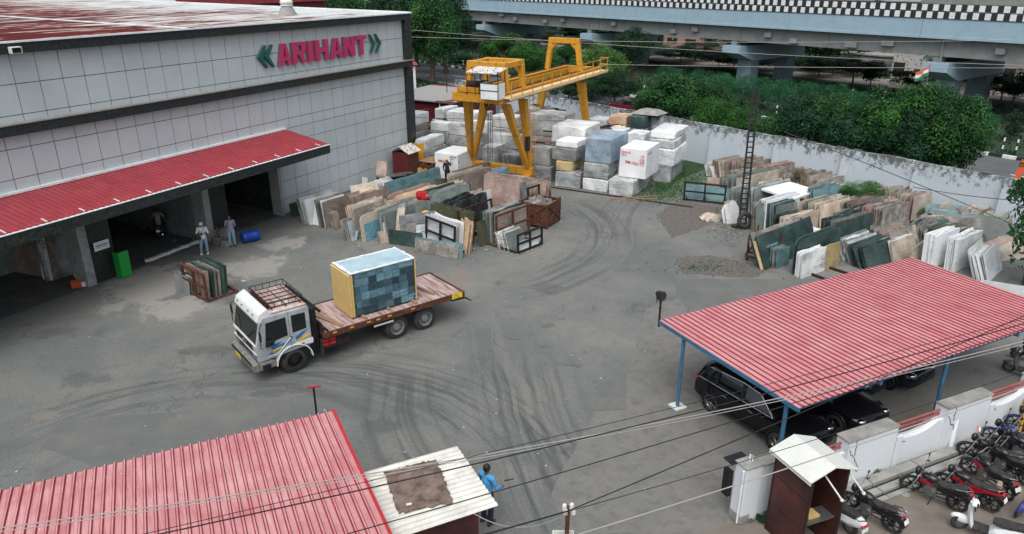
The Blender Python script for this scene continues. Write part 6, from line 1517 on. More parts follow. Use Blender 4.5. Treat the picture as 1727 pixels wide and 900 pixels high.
scooter('dark grey scooter parked under the car port at the right edge', mid((1690, 622), (1775, 652))[0], mid((1690, 622), (1775, 652))[1], 'steel')
scooter('black scooter parked under the car port behind the grey one', mid((1700, 600), (1790, 622))[0], mid((1700, 600), (1790, 622))[1], 'bikeblk')
bk = G(1663, 835); b = MB(); b.box((0, 0, 0), (.30, .14, .26)); o = b.build('side_bag', M['ctan'], None, loc=(G(1690, 850)+Vector((-.15, .1, .5))), rot=(0, 0, .9), bevel=.04); tag(o, 'small tan bag hanging on the side of a parked motorcycle', 'bag')
# flag on the headlamp
b = MB(); b.box((0, 0, .06), (.005, .26, .05), m=0); b.box((0, 0, .0), (.005, .26, .05), m=1); b.box((0, 0, -.06), (.005, .26, .05), m=2)
fc, fh = mid((1608, 760), (1724, 812)); o = b.build('small_flag', [M['flagsaf'], M['cwhite'], M['flaggr']], None, loc=fc+az(fh)*.42+Vector((0, 0, 1.05)), rot=(0, R(60), R(90-fh)+.3)); tag(o, 'small saffron, white and green flag laid on a motorcycle headlamp', 'flag')
c_, h_ = G(272, 398), -20
motorcycle('dim motorcycle standing in the middle door of the hall with its rider', c_, h_, accent='bikeblk', group=None, lean=0)
person('person in tan shirt sitting astride the motorcycle inside the hall door', c_+az(h_)*-.25, h_, dict(pel=(0, 0, .86), belly=(0, .03, 1.0), chest=(0, .08, 1.2), neck=(0, .12, 1.38), head=(0, .15, 1.53), shL=(-.185, .1, 1.33), shR=(.185, .1, 1.33), hipL=(-.1, .05, .84), hipR=(.1, .05, .84), kneeL=(-.24, .4, .72), kneeR=(.24, .4, .72), ankL=(-.26, .30, .1), ankR=(.26, .30, .1), elL=(-.3, .3, 1.1), elR=(.3, .3, 1.1), wrL=(-.30, .52, 1.04), wrR=(.30, .52, 1.04)), 'ctan', 'cnavy', 'black')

# ------------------------------------------------------------------ cars
def car(label, loc, heading, paint, name='car', L=4.4, Wd=1.8, H=1.65, suv=True, group=None):
    o = thing(name, label, 'car', loc, R(90-heading), group); hw = Wd/2; wb = L*.6
    # body sections along x: (x, half width, z bottom, z shoulder)
    sec = [(-L/2, hw*.78, .42, .80), (-L/2+.08, hw*.92, .32, .98), (-L*.40, hw, .28, 1.04), (-L*.2, hw, .26, 1.02), (L*.1, hw, .26, .99), (L*.22, hw*.99, .26, .98), (L*.38, hw*.95, .28, .90), (L/2-.12, hw*.85, .30, .78), (L/2, hw*.68, .38, .62)]
    vs = []; k = 10
    for x, w2, z0, z1 in sec:
        zm = (z0+z1)/2
        vs += [(x, -w2*.9, z0), (x, -w2, z0+.12), (x, -w2, zm), (x, -w2*.97, z1-.07), (x, -w2*.86, z1), (x, w2*.86, z1), (x, w2*.97, z1-.07), (x, w2, zm), (x, w2, z0+.12), (x, w2*.9, z0)]
    fs = [(i*k+j, i*k+(j+1) % k, (i+1)*k+(j+1) % k, (i+1)*k+j) for i in range(len(sec)-1) for j in range(k)]+[tuple(range(k)), tuple(range(len(vs)-1, len(vs)-k-1, -1))]
    b = MB(); b.add(vs, fs); body = b.build('body', paint, o, smooth=True)
    gh = [(-L*.475, hw*.80, 1.00, 1.02), (-L*.43, hw*.76, 1.02, H-.14), (-L*.34, hw*.74, 1.0, H-.02), (-L*.05, hw*.75, 1.0, H), (L*.08, hw*.73, .99, H-.06), (L*.245, hw*.80, .98, 1.0)]
    vs = []
    for x, w2, z0, z1 in gh: vs += [(x, -hw*.90, z0), (x, -w2-.02, z0+(z1-z0)*.85), (x, -w2*.85, z1), (x, w2*.85, z1), (x, w2+.02, z0+(z1-z0)*.85), (x, hw*.90, z0)]
    k = 6; fs = [(i*k+j, i*k+(j+1) % k, (i+1)*k+(j+1) % k, (i+1)*k+j) for i in range(len(gh)-1) for j in range(k)]+[tuple(range(k)), tuple(range(len(vs)-1, len(vs)-k-1, -1))]
    b = MB(); b.add(vs, fs, 0); g_ = b.build('windows', M['glass'], o, smooth=True)
    b = MB(); 
    rf = [(x, w2*.88, z1) for x, w2, z0, z1 in gh[1:5]]; vs = []
    for x, w2, z in rf: vs += [(x, -w2, z-.03), (x, -w2*.8, z+.012), (x, w2*.8, z+.012), (x, w2, z-.03)]
    fs = [(i*4+j, i*4+j+1, (i+1)*4+j+1, (i+1)*4+j) for i in range(3) for j in range(3)]; b.add(vs, fs); b.build('roof', paint, o, smooth=True)
    for s_ in (-1, 1):
        b = MB(); y = s_*(hw*.92)
        line = [(-L*.45, y, 1.04), (-L*.36, s_*(hw*.80), H-.14), (-L*.05, s_*(hw*.78), H-.07), (L*.10, s_*(hw*.78), H-.14), (L*.235, y, 1.04)]
        b.tube(line, .014, 5); b.tube([(-L*.45, y, 1.03), (L*.235, y, 1.02)], .012, 5); b.build('chrome_window_line', M['chrome'], g_)
        b = MB()
        for x0, x1 in ((-.30*L, -.27*L), (-.06*L, -.03*L)): b.add([(x0, s_*hw*.93, 1.02), (x1, s_*hw*.93, 1.02), (x1+.02, s_*(hw*.80), H-.1), (x0+.02, s_*(hw*.80), H-.1)], [(0, 1, 2, 3)])
        b.build('pillar', M['blackm'], g_)
        b = MB()
        for x in (-.18*L, .06*L): b.box((x, s_*(hw+.012), .88), (.2, .03, .03))
        b.build('door_handle', M['chrome'], body)
        b = MB()
        for x in (-.30*L, -.045*L, .20*L): b.box((x, s_*(hw+.001), .66), (.012, .006, .62))
        b.b2(-L*.28, L*.28, s_*hw-.012, s_*hw+.014, .34, .37); b.build('door_gap', M['steel'] if False else M['blackm'], body)
        b = MB(); b.ball((L*.19, s_*(hw+.13), 1.05), .12, 10, sc=(.7, 1, .65)); b.build('wing_mirror', paint, o, smooth=True)
        b = MB(); b.ball((L/2-.20, s_*hw*.66, .74), .17, 12, sc=(.9, 1.0, .5)); b.build('headlight', M['chrome'], o, smooth=True)
        b = MB(); b.ball((-L/2+.10, s_*hw*.76, .92), .15, 12, sc=(.6, 1, .8)); b.build('tail_lamp', M['redpaint'], o, smooth=True)
        for x in (-wb/2, wb/2):
            w_ = bpy.data.objects.new('wheel', None); link(w_, o); w_.location = (x, s_*(hw-.10), .34)
            b = MB(); b.torus((0, 0, 0), (0, 1, 0), .26, .09, 30, 10, flat=1.2); b.build('tyre', M['rubber'], w_, smooth=True)
            b = MB(); b.torus((0, s_*.06, 0), (0, 1, 0), .205, .02, 28, 6)
            for i in range(10): t = i*math.pi/5+(.12 if i % 2 else -.12); b.beam((0, s_*.085, 0), (math.cos(t)*.2, s_*.07, math.sin(t)*.2), .03, .035)
            b.cyl((0, s_*.06, 0), (0, s_*.10, 0), .05, n=12); b.build('rim', M['chrome'], w_)
            b = MB(); b.cyl((0, -.02, 0), (0, .02, 0), .22, n=20); b.build('hub_back', M['blackm'], w_)
            b = MB(); b.torus((x, s_*(hw-.07), .36), (0, 1, 0), .375, .045, 30, 6, flat=1.6); b.build('wheel_arch', M['blackm'], body)
    b = MB(); b.box((L/2-.03, 0, .62), (.06, Wd*.42, .16)); b.build('grille', M['blackm'], o, bevel=.02)
    for x in (-L*.34, -.0): pass
    b = MB()
    for s_ in (-1, 1): b.tube([(-L*.33, s_*hw*.66, H+.03), (L*.02, s_*hw*.66, H+.04)], .02, 6)
    if suv: b.build('roof_rail', M['blackm'], o)
    b = MB(); b.box((-L/2-.0, 0, .62), (.03, .5, .12)); b.build('number_plate', M['wplate'], o)
    return o
M['carblk'] = plain('black_car_paint', (.006, .007, .009), .12, 0, .6); M['carblk'].node_tree.nodes['Principled BSDF'].inputs['Specular IOR Level'].default_value = .3
M['carmaroon'] = plain('maroon_car_paint', (.16, .008, .02), .25); M['cardark'] = plain('dark_blue_car_paint', (.006, .010, .020), .15)
rw, fw2 = G(1203, 697), G(1301, 758)
hd = math.degrees(math.atan2(fw2.x-rw.x, fw2.y-rw.y)); perp = az(hd-90)
cc = (rw+fw2)/2+perp*.86
car('large black sport utility car with chrome window line, rear sticking out of the car port', cc, hd, M['carblk'])
car('black car under the car port, second from the open end', cc+perp*2.35+az(hd)*.35, hd+1, M['carblk'], H=1.5, suv=False)
car('dark blue car under the car port beside the third blue post', cc+perp*6.3+az(hd)*-.4, hd, M['cardark'], H=1.55, suv=False)
car('dark car deep under the car port behind the middle of its roof', cc+perp*4.3+az(hd)*-.9, hd-2, M['cardark'], H=1.5, suv=False)
q = F2(57.8, 0); cpos = G(1058, 196); s_ = (cpos.dot(FD)); 
qq = ray(1058, 180); t_ = 57.5/Vector((qq.x, qq.y, 0)).dot(FN); cpos = Vector((qq.x*t_, qq.y*t_, 0))
car('maroon car driving on the road just beyond the boundary wall', cpos, -38.5, M['carmaroon'], H=1.5, suv=False)
# ------------------------------------------------------------------ car port
A_ = G(1112, 540, 2.75); B_ = G(1535, 435, 2.75); C_ = G(1362, 682, 2.75)
ua = (B_-A_).normalized(); va = (C_-A_).normalized(); va = (va-ua*va.dot(ua)).normalized()
CL = 6.0; CW = 12.75
cp = thing('car_port', 'car port with a large faded red corrugated roof on blue posts', 'car port', Vector((A_.x, A_.y, 0)), math.atan2(ua.y, ua.x))
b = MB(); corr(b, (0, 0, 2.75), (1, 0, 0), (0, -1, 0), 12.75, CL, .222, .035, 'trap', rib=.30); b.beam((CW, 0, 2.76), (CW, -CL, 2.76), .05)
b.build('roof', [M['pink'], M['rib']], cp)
b = MB(); b.b2(0, CW, -.12, -.04, 2.60, 2.70); b.b2(0, CW, -CL+.1, -CL+.18, 2.60, 2.70); b.b2(-.02, .06, -CL, 0, 2.62, 2.74)
for i in range(1, 4): b.b2(i*3.3-.04, i*3.3+.04, -CL, 0, 2.56, 2.66)
b.build('purlin', M['blue_post'], cp)
for x, y in ((.12, -1.15), (.12, -CL+.5), (6.9, -CL+.35), (12.5, -CL+.35), (12.5, -.5), (6.9, -.4)):
    b = MB(); b.cyl((x, y, 0), (x, y, 2.6), .06, n=12); po = b.build('post', M['blue_post'], cp, smooth=True)
    b = MB(); b.b2(x-.22, x+.22, y-.22, y+.22, 0, .05); b.build('footing', M['tin'], po)
b = MB(); b.beam((.02, .03, 2.5), (.02, .03, 3.5), .05); b.beam((.02, .03, 3.5), (-.08, .12, 3.52), .05); b.build('lamp_bracket', M['blackm'], cp)
fo = thing('flood_light', 'round black flood lamp on a short arm at the corner of the car port roof', 'lamp', A_+Vector((0, 0, .78)), .4)
b = MB(); b.cyl((0, -.06, .12), (-.02, .10, .14), .17, .13, 20); b.cyl((-.02, .10, .14), (-.02, .2, .14), .08, n=14); b.build('housing', M['blackm'], fo, smooth=True)
b = MB(); b.cyl((0, -.065, .12), (0, -.085, .118), .15, n=20); b.build('lens', M['black'], fo, smooth=True)
b = MB(); b.tube([(-.19, 0, .12), (-.19, 0, -.06), (.19, 0, -.06), (.19, 0, .12)], .012, 5); b.build('yoke', M['blackm'], fo)

# ------------------------------------------------------------------ front compound wall with stepped pillars, pipes
fwz = math.atan2(fwA.y, fwA.x)
def FS(px, py, z): q = onplane(px, py, fw0, R(65.4)); return (q-fw0).dot(fwA), q.z
fwl = thing('front_wall', 'white cracked front wall with raised concrete-topped pillars and dipped tops between them', 'wall', fw0, fwz)
WT = .26
def wsec(name, x0, x1, zf, n=16, th=WT, m='whitewash', y=0):
    b = MB(); vs = []
    for i in range(n+1):
        x = x0+(x1-x0)*i/n; z = zf((x-x0)/(x1-x0)); vs += [(x, -th/2+y, 0), (x, -th/2+y, z), (x, th/2+y, z), (x, th/2+y, 0)]
    fs = []
    for i in range(n): a_ = i*4; c_ = a_+4; fs += [(a_, c_, c_+1, a_+1), (a_+1, c_+1, c_+2, a_+2), (a_+2, c_+2, c_+3, a_+3)]
    b.add(vs, fs+[(0, 1, 2, 3), tuple(len(vs)-k for k in (1, 2, 3, 4))]); return b.build(name, M[m], fwl)
edges = []
for p0x, p0y, p1x, p1y in ((1424, 735, 1511, 690), (1592, 678, 1669, 640), (1758, 610, 1835, 575)):
    x0, z0 = FS(p0x, p0y, 0); x1, z1 = FS(p1x, p1y, 0); edges.append((x0, x1))
print('PILL', edges)
Z_P, Z_D = 1.5, 1.0
xprev = .95+1.35
pp_ = []
for i, (x0, x1) in enumerate(edges):
    x0, x1 = (x0, x1) if i < 2 else (edges[1][0]+(edges[1][0]-edges[0][0]), edges[1][1]+(edges[1][1]-edges[0][1]))
    pp_.append((x0, x1))
per = pp_[1][0]-pp_[0][0]
while pp_[-1][1] < 26: pp_.append((pp_[-1][0]+per, pp_[-1][1]+per))
for i, (x0, x1) in enumerate(pp_):
    wsec('pillar', x0, x1, lambda t: Z_P, 2, .42)
    b = MB(); b.b2(x0-.03, x1+.03, -.24, .24, Z_P+.003, Z_P+.05); b.build('coping', M['concrete'], fwl, bevel=.01)
    a_ = xprev
    dip = lambda t: Z_D+.12-.24*math.sin(math.pi*min(1, t*1.15))**.7
    if x0-a_ > .1: wsec('wall_panel', a_, x0-.002, dip)
    bt = a_+(x0-a_)*.42
    b = MB()
    for zz in (1.06, 1.2, 1.34): b.cyl((a_-.05, .06, zz), (x0+.05, .06, zz), .035, n=8)
    b.build('rail_pipe', M['redpipe'], fwl)
    b = MB(); b.b2(x1+.06, x1+.30, -.21, -.133, 0, 1.12); b.build('buttress', M['whitewash'], fwl, bevel=.02)
    xprev = x1+.002
# cracks as recessed dark lines
random.seed(12)
b = MB()
for i, (x0, x1) in enumerate(pp_[:5]):
    for (ca, cb_) in (((x0+.05, 1.25), (x0+.55, .55)), ((x1-.02, 1.3), (x1+.5, .75)), ((x0+.3, 1.5), (x0+.32, 1.0))):
        p = Vector((ca[0], 0, ca[1])); q = Vector((cb_[0], 0, cb_[1])); n_ = 9
        pts = [p.lerp(q, k/n_)+Vector((random.uniform(-.04, .04), 0, random.uniform(-.04, .04))) for k in range(n_+1)]
        yy = -.218 if ca[0] < x1-.05 else -.139
        for k in range(n_): b.beam((pts[k].x, yy, pts[k].z), (pts[k+1].x, yy, pts[k+1].z), .008, random.uniform(.010, .028), up=(0, 1, 0))
b.build('crack', M['black'], fwl)
b = MB(); b.cyl((pp_[0][1]+per*.62, -.30, .05), (pp_[0][1]+per*.66, -.17, .95), .07, n=10); b.build('down_pipe', M['white'], fwl)
# drain slabs along the foot of the wall
tag(sheet('drain', [FW(1.0, -.25), FW(26, -.25), FW(26, -.95), FW(1.0, -.95)], .002, M['black']), kind='structure')
b = MB(); random.seed(3)
for i in range(12):
    for o_, w_, h_ in ((-.42, .30, .14), (-.80, .22, .10), (-1.08, .14, .07)):
        c = fw0+fwA*(3.1+i*1.9)+Vector((-fwA.y, fwA.x, 0))*o_; b.box((c.x, c.y, h_/2), (1.86, w_, h_), rz=fwz+random.uniform(-.008, .008))
tag(b.build('drain_kerb', M['concrete'], bevel=.012), 'long grey concrete drain kerbs running along the foot of the front wall', 'kerb')
b = MB(); c = G(1430, 800); b.box((0, 0, .1), (.5, .42, .2)); o = b.build('concrete_slab', M['concrete'], None, loc=c, rot=(.2, .1, .5), bevel=.015); tag(o, 'broken concrete slab tilted at the left end of the drain kerbs', 'slab')
c = G(1526, 834); b = MB(); b.cyl((0, 0, 0), (0, 0, .03), .13, n=14); tag(b.build('round_stone', M['concrete'], None, loc=c), 'flat round stone lying between the parked motorcycles', 'stone')
# gate pillar
gp = thing('gate_pillar', 'cracked white gate pillar with a thin white pipe and bare concrete foot', 'gate pillar', fw0+fwA*-.42, fwz)
b = MB(); b.b2(0, .55, -.21, .21, 0, 1.74); b.build('shaft', M['whitewash'], gp, bevel=.01)
b = MB(); b.b2(.553, 1.60, -.17, .17, 0, 1.66); b.build('wall_stub', M['whitewash'], gp)
b = MB(); b.b2(-.02, .57, -.23, .23, 1.743, 1.78); b.b2(.58, 1.62, -.19, .19, 1.663, 1.70); b.build('coping', M['concrete'], gp)
b = MB(); b.b2(-.015, .3, -.225, .225, 0, .28); b.build('bare_foot', M['concrete'], gp, bevel=.03)
b = MB(); b.cyl((-.05, -.15, .05), (-.05, -.15, 1.7), .028, n=8); b.build('pipe', M['white'], gp)
b = MB(); b.cyl((.3, .05, 1.78), (.3, .05, 1.98), .02, n=6); b.cyl((.35, .0, 1.78), (.36, .0, 1.88), .015, n=6); b.build('stub_pipe', M['white'], gp)
b = MB(); b.box((-.05, .38, 1.0), (.12, .24, .8)); b.box((0.1, .30, 1.75), (.6, .35, .03)); b.build('iron_gate_edge', M['blackm'], gp)
# tin guard cabin at the gate
gz = 2.5; k1, k2, k3 = G(1293, 757, gz), G(1338, 732, gz+.22), G(1410, 788, gz+.22)
gdir = Vector((k3.x-k2.x, k3.y-k2.y, 0)); gl = gdir.length; gdir.normalize(); gx = Vector((-gdir.y, gdir.x, 0))   # gdir: ridge towards the camera
gb = thing('guard_cabin', 'narrow brown sheet-metal guard cabin with a white gabled tin roof', 'cabin', Vector((k2.x, k2.y, 0)), math.atan2(gx.y, gx.x))
# local x = gx direction, local y = -gdir? (ridge runs along -y local towards the camera)
RW = .72
Lc = Matrix.Rotation(-math.atan2(gx.y, gx.x), 3, 'Z') @ gdir
sy = Lc.y
b = MB()
y0_, y1_ = -.02, sy*(gl+.02)
lo_, hi_ = min(y0_, y1_), max(y0_, y1_)
for s_ in (-1, 1):
    b.add([(0, lo_, gz+.24), (0, hi_, gz+.24), (s_*RW, hi_, gz-.02), (s_*RW, lo_, gz-.02), (0, lo_, gz+.21), (0, hi_, gz+.21), (s_*RW, hi_, gz-.05), (s_*RW, lo_, gz-.05)],
          [(0, 1, 2, 3), (4, 7, 6, 5), (0, 3, 7, 4), (1, 5, 6, 2), (2, 6, 7, 3)])
    b.b2(min(s_*RW, s_*(RW-.02)), max(s_*RW, s_*(RW-.02)), lo_, hi_, gz-.11, gz-.02)
b.build('roof', M['tin'], gb)
b = MB(); b.b2(-.55, -.52, lo_+.1, hi_-.08, 0, gz-.0); b.b2(.52, .55, lo_+.1, hi_-.08, 0, gz-.0); b.b2(-.52, .52, hi_-.12, hi_-.09, 0, gz)
wl_ = b.build('wall', M['booth'], gb)
b = MB()
for z in (.5, 1.0, 1.5, 2.0): b.b2(-.52, -.505, lo_+.1, hi_-.15, z, z+.02); b.b2(.505, .52, lo_+.1, hi_-.15, z, z+.02)
for z in (.9, 1.75): b.b2(-.555, -.551, lo_+.1, hi_-.1, z, z+.015); b.b2(.551, .555, lo_+.1, hi_-.1, z, z+.015)
for x in (-.54, .54):
    for y in (lo_+.1, hi_-.1): b.beam((x, y, 0), (x, y, gz), .045)
b.build('wall_rib', M['rustd'], wl_)
b = MB(); b.b2(-.5, .5, lo_+.2, lo_+.65, .95, .98); b.b2(-.3, .1, lo_+.3, lo_+.5, .985, .99); b.build('shelf', [M['steel']], gb)
b = MB(); b.box((-.05, lo_+.45, 1.03), (.35, .28, .06)); tag(b.build('yellow_register', M['foam'], None, loc=gb.location, rot=gb.rotation_euler), 'yellow register lying on the shelf inside the guard cabin', 'book')
for x, lab in ((-.05, 'left'), (.62, 'right')):
    b = MB(); b.cyl((x, lo_-.35, gz-.42), (x, lo_+.3, gz-.12), .02, n=8); b.ball((x, lo_-.36, gz-.43), .045, 8); b.build('tube_lamp_arm', M['tin'], gb)

# ------------------------------------------------------------------ foreground roofs bottom left
zr = 2.85
ra, rb_, rc_ = G(0, 828, zr), G(560, 693, zr), G(668, 900, zr)
ud = (ra-rb_).normalized(); vd = (rc_-rb_).normalized(); vd = (vd-ud*vd.dot(ud)).normalized()
sh = thing('front_shed', 'long shed with a faded pinkish-red ribbed metal roof at the bottom left', 'shed', Vector((rb_.x, rb_.y, 0)), math.atan2(ud.y, ud.x))
ly = 1 if (Matrix.Rotation(-math.atan2(ud.y, ud.x), 3, 'Z') @ vd).y > 0 else -1
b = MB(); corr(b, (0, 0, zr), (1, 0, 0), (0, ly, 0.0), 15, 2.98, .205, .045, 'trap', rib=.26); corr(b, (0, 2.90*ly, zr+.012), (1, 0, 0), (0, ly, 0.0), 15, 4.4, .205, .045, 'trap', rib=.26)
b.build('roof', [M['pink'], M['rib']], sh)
b = MB(); b.b2(-.06, .0, min(0, ly*7.2), max(0, ly*7.2), zr-.06, zr+.07); b.build('edge_trim', M['redpaint'], sh)
b = MB(); b.b2(.3, 15, min(ly*.3, ly*.4), max(ly*.3, ly*.4), 0, zr-.08); b.b2(.25, .35, min(ly*.3, ly*7), max(ly*.3, ly*7), 0, zr-.08); b.build('wall', M['booth'], sh)
b = MB()
for i in range(50):
    for yy in (.5, 1.8): b.cyl((.15+i*.30, ly*yy, zr), (.15+i*.30, ly*yy, zr+.02), .012, n=6)
b.build('roof_screw', M['tin'], sh)
wz = 2.5
wa, wb_, wc_, wd_ = G(618, 795, wz), G(770, 752, wz), G(840, 852, wz), G(670, 900, wz)
uw = (wb_-wa).normalized(); vw = (wc_-wb_).normalized(); Wl = (wb_-wa).length; Vl = (wc_-wb_).length
wc0 = thing('small_cabin', 'small brown cabin with a white corrugated roof and sacking spread on it', 'cabin', Vector((wa.x, wa.y, 0)), math.atan2(uw.y, uw.x))
b = MB(); corr(b, (-.35, 0, wz), (0, -1, 0), (1, 0, 0), Vl, Wl+.35, .16, .035, 'sine'); b.build('roof', [M['whsheet'], M['whsheet']], wc0)
b = MB(); b.b2(.1, Wl-.35, -Vl+.30, -.3, 0, wz-.05); b.build('wall', M['booth'], wc0)
b = MB(); random.seed(21); nx, ny = 22, 20; vs = []
w00, w10, w11, w01 = G(648, 800, wz), G(735, 778, wz), G(764, 850, wz), G(672, 868, wz)
for j in range(ny+1):
    for i in range(nx+1):
        s, t = i/nx, j/ny; e = (s in (0, 1)) or (t in (0, 1))
        p = w00.lerp(w10, s).lerp(w01.lerp(w11, s), t); p = p+Vector((random.uniform(-.035, .035), random.uniform(-.035, .035), 0)) if e else p
        q = noise.noise(p*3.1); vs.append((p.x, p.y, wz+.045+.05*abs(q)+.03*random.random()))
b.add(vs, [(j*(nx+1)+i, j*(nx+1)+i+1, (j+1)*(nx+1)+i+1, (j+1)*(nx+1)+i) for j in range(ny) for i in range(nx)])
o = b.build('sacking', M['mud'], smooth=True); so_ = o.modifiers.new('s', 'SOLIDIFY'); so_.thickness = .03; tag(o, 'ragged brown sacking spread on the white corrugated cabin roof', 'sacking')
b = MB(); b.box((0, 0, .03), (.12, .05, .03)); tag(b.build('brick_chip', M['tin'], None, loc=G(690, 852, wz+.1), rot=(0, 0, .3)), 'small pale chip lying on the brown sacking', 'stone chip')
# T-shaped pole behind the shed roof
tp_ = G(536, 715); b = MB(); hT = hz(tp_, 532, 652)
tpo = thing('t_pole', 'thin black pole with a short red crossbar behind the red shed roof', 'pole', tp_); b.cyl((0, 0, 0), (0, 0, hT), .035, n=8); b.build('shaft', M['blackm'], tpo); b = MB(); b.beam((-.2, -.05, hT), (.22, .06, hT), .05); b.build('crossbar', M['redpaint'], tpo)
# pole with insulators at the bottom edge
ip = G(957, 875, 3.6); po = thing('cable_pole', 'short brown steel pole with cream insulators carrying wires at the bottom edge', 'pole', (ip.x, ip.y, 0)); hi_p = 3.9
b = MB(); b.cyl((0, 0, 0), (0, 0, hi_p), .045, n=10); b.build('shaft', M['rust'], po)
for dx, dz in ((-.07, .02), (.07, .04), (-.05, -.09), (.11, -.08)):
    b = MB(); b.cyl((dx, -.05, hi_p+dz-.05), (dx, -.05, hi_p+dz+.05), .045, n=10); b.ball((dx, -.05, hi_p+dz+.05), .045, 10); b.build('insulator', M['tin'], po, smooth=True)
b = MB(); q = G(957, 892, 3.1); 
x_, y_ = q.x-ip.x, q.y-ip.y
b.b2(-.28, .14, -.14, .14, 3.05, 3.07); b.b2(-.28, -.26, -.14, .14, 3.07, 3.2); b.b2(.12, .14, -.14, .14, 3.07, 3.2); b.b2(-.26, .12, -.14, -.12, 3.07, 3.2); b.b2(-.26, .12, .12, .14, 3.07, 3.2); b.build('junction_box', M['tin'], po)
b = MB()
for k in range(3): b.torus((-.12+.06*k, 0, 3.16), (0, 0, 1), .05, .015, 12, 6)
b.build('cable_coil', M['rust'], po)

# ------------------------------------------------------------------ overhead wires
def wire(p, q, label, r=.012, sag=.15, m='blackm', zp=5.0, zq=5.0, n=28):
    a_, c_ = G(*p, zp), G(*q, zq)
    pts = [a_.lerp(c_, i/n)-Vector((0, 0, sag*4*(i/n)*(1-i/n))) for i in range(n+1)]
    b = MB(); b.tube(pts, r, 6); return tag(b.build('wire', M[m]), label, 'wire', 'overhead cables')
M['wgrey'] = plain('grey_cable', (.30, .29, .28), .7)
wire((150, 922), (1800, 518), 'thin black cable, uppermost of those crossing the bottom of the picture', .007, .10)
wire((150, 926), (1800, 524), 'thick black cable just under the uppermost one', .013, .25)
wire((480, 930), (1800, 530), 'black cable crossing the white cabin roof edge and the guard', .010, .15)
wire((700, 935), (957, 862), 'thick black cable rising to the insulator pole from below', .016, .0, zp=3.95, zq=3.95)
wire((957, 862), (1800, 500), 'thick black cable from the insulator pole up to the right', .012, .05, zp=3.95, zq=5)
wire((-60, 898), (1800, 556), 'pale grey cable crossing both roofs and the car port corner', .012, .45, 'wgrey')
wire((-60, 905), (1800, 562), 'second pale grey cable close under the other one', .008, .42, 'wgrey')
wire((880, 930), (1800, 625), 'pale cable passing over the gate pillar and tin cabin roof', .012, .12, 'wgrey')
wire((780, 910), (1800, 600), 'thin black cable passing over the guard cabin roof', .007, .18)
wire((800, 866), (957, 866), 'pale slack cable between the small cabin and the insulator pole', .010, .35, 'wgrey', 2.6, 3.9)
def wire2(p, q, zp, zq, dp, dq, label, r=.02, m='wgrey', sag=.3, n=30):
    # far wires: fixed by distance along the view instead of height
    a_ = CAM+ray(*p)*dp; c_ = CAM+ray(*q)*dq
    pts = [a_.lerp(c_, i/n)-Vector((0, 0, sag*4*(i/n)*(1-i/n))) for i in range(n+1)]
    b = MB(); b.tube(pts, r, 5); return tag(b.build('wire', M[m]), label, 'wire', 'cables strung along the road')
wire2((690, 50), (1780, 112), 0, 0, 60, 52, 'thin pale cable strung along the road, upper of the pair', .018)
wire2((690, 62), (1780, 66), 0, 0, 60, 52, 'thin pale cable rising to the right before the flyover', .018)
wire2((1010, 108), (1780, 114), 0, 0, 58, 50, 'thin pale cable strung along the road, lower of the pair', .018, sag=.1)
wire2((690, 197), (1000, 202), 0, 0, 52, 56, 'black cable sagging across the marble blocks under the crane', .012, 'blackm', .1)
wire2((1322, 222), (1740, 392), 0, 0, 38, 33, 'black cable from the boundary wall down over the right slab rows', .02, 'blackm', -.1)
wire2((1540, 315), (1750, 340), 0, 0, 36, 33, 'short black cable before the boundary wall at the right', .018, 'blackm', .1)
wire2((1040, 168), (1000, 240), 0, 0, 50, 47, 'short dark stay on the blocks', .01, 'blackm', .2) if False else None

# ------------------------------------------------------------------ lattice ladder mast with tyre at its foot
lm = G(1251, 383); lt_ = lm+Vector((.0, .3, 0)); Hm = 7.6
la = thing('ladder_mast', 'tall black lattice ladder standing between the slab rows and the gravel', 'ladder', lm)
b = MB()
top = Vector((.25, 1.2, Hm))
for s in (-.2, .2): b.beam((s, 0, 0), top+Vector((s*.75, 0, 0)), .09)
b.build('stile', M['blackm'], la); b = MB()
for i in range(26): t = (i+.7)/26.5; c = top*t; w_ = .2*(1-.25*t); b.beam(c+Vector((-w_, 0, 0)), c+Vector((w_, 0, 0)), .05, .06)
b.build('rung', M['blackm'], la)
def tyre(px, py, label, a_=35, lean=80, r=.5):
    o = thing('tyre', label, 'tyre', G(px, py), R(90-a_)); b = MB(); b.torus((0, 0, r), (0, 1, 0), r*.74, r*.26, 30, 10, flat=.8); tt = b.build('rubber_ring', M['rubber'], o, smooth=True); o.rotation_euler = (R(-10), 0, R(90-a_)); return o
tyre(1256, 386, 'old black tyre leaning at the foot of the ladder mast', 75)
tyre(601, 386, 'old black spare tyre leaning on the cream slab in the left cluster', 60, r=.58)

# ------------------------------------------------------------------ things round the hall doors
dr = thing('blue_drum', 'bright blue plastic drum lying on its side by the hall door', 'drum', G(423, 407), R(90-50)); 
b = MB(); prf = [(-.46, .27), (-.44, .30), (-.30, .30), (-.28, .315), (-.24, .30), (0, .30), (.24, .30), (.28, .315), (.30, .30), (.44, .30), (.46, .27)]
n_ = 24; vs = [(x, math.cos(2*math.pi*i/n_)*r_, .31+math.sin(2*math.pi*i/n_)*r_) for x, r_ in prf for i in range(n_)]
b.add(vs, [(k*n_+i, k*n_+(i+1) % n_, (k+1)*n_+(i+1) % n_, (k+1)*n_+i) for k in range(len(prf)-1) for i in range(n_)]+[tuple(range(n_)), tuple(range(len(vs)-1, len(vs)-n_-1, -1))]); b.build('barrel', M['bluep'], dr, smooth=True)
b = MB(); b.cyl((.46, .12, .42), (.49, .12, .42), .04, n=10); b.cyl((.46, -.12, .2), (.49, -.12, .2), .04, n=10); b.build('bung', M['black'], dr)
gc = thing('green_cabinet', 'bright green metal cabinet standing beside the black granite pier', 'cabinet', BL(-10.85, -.25), FR)
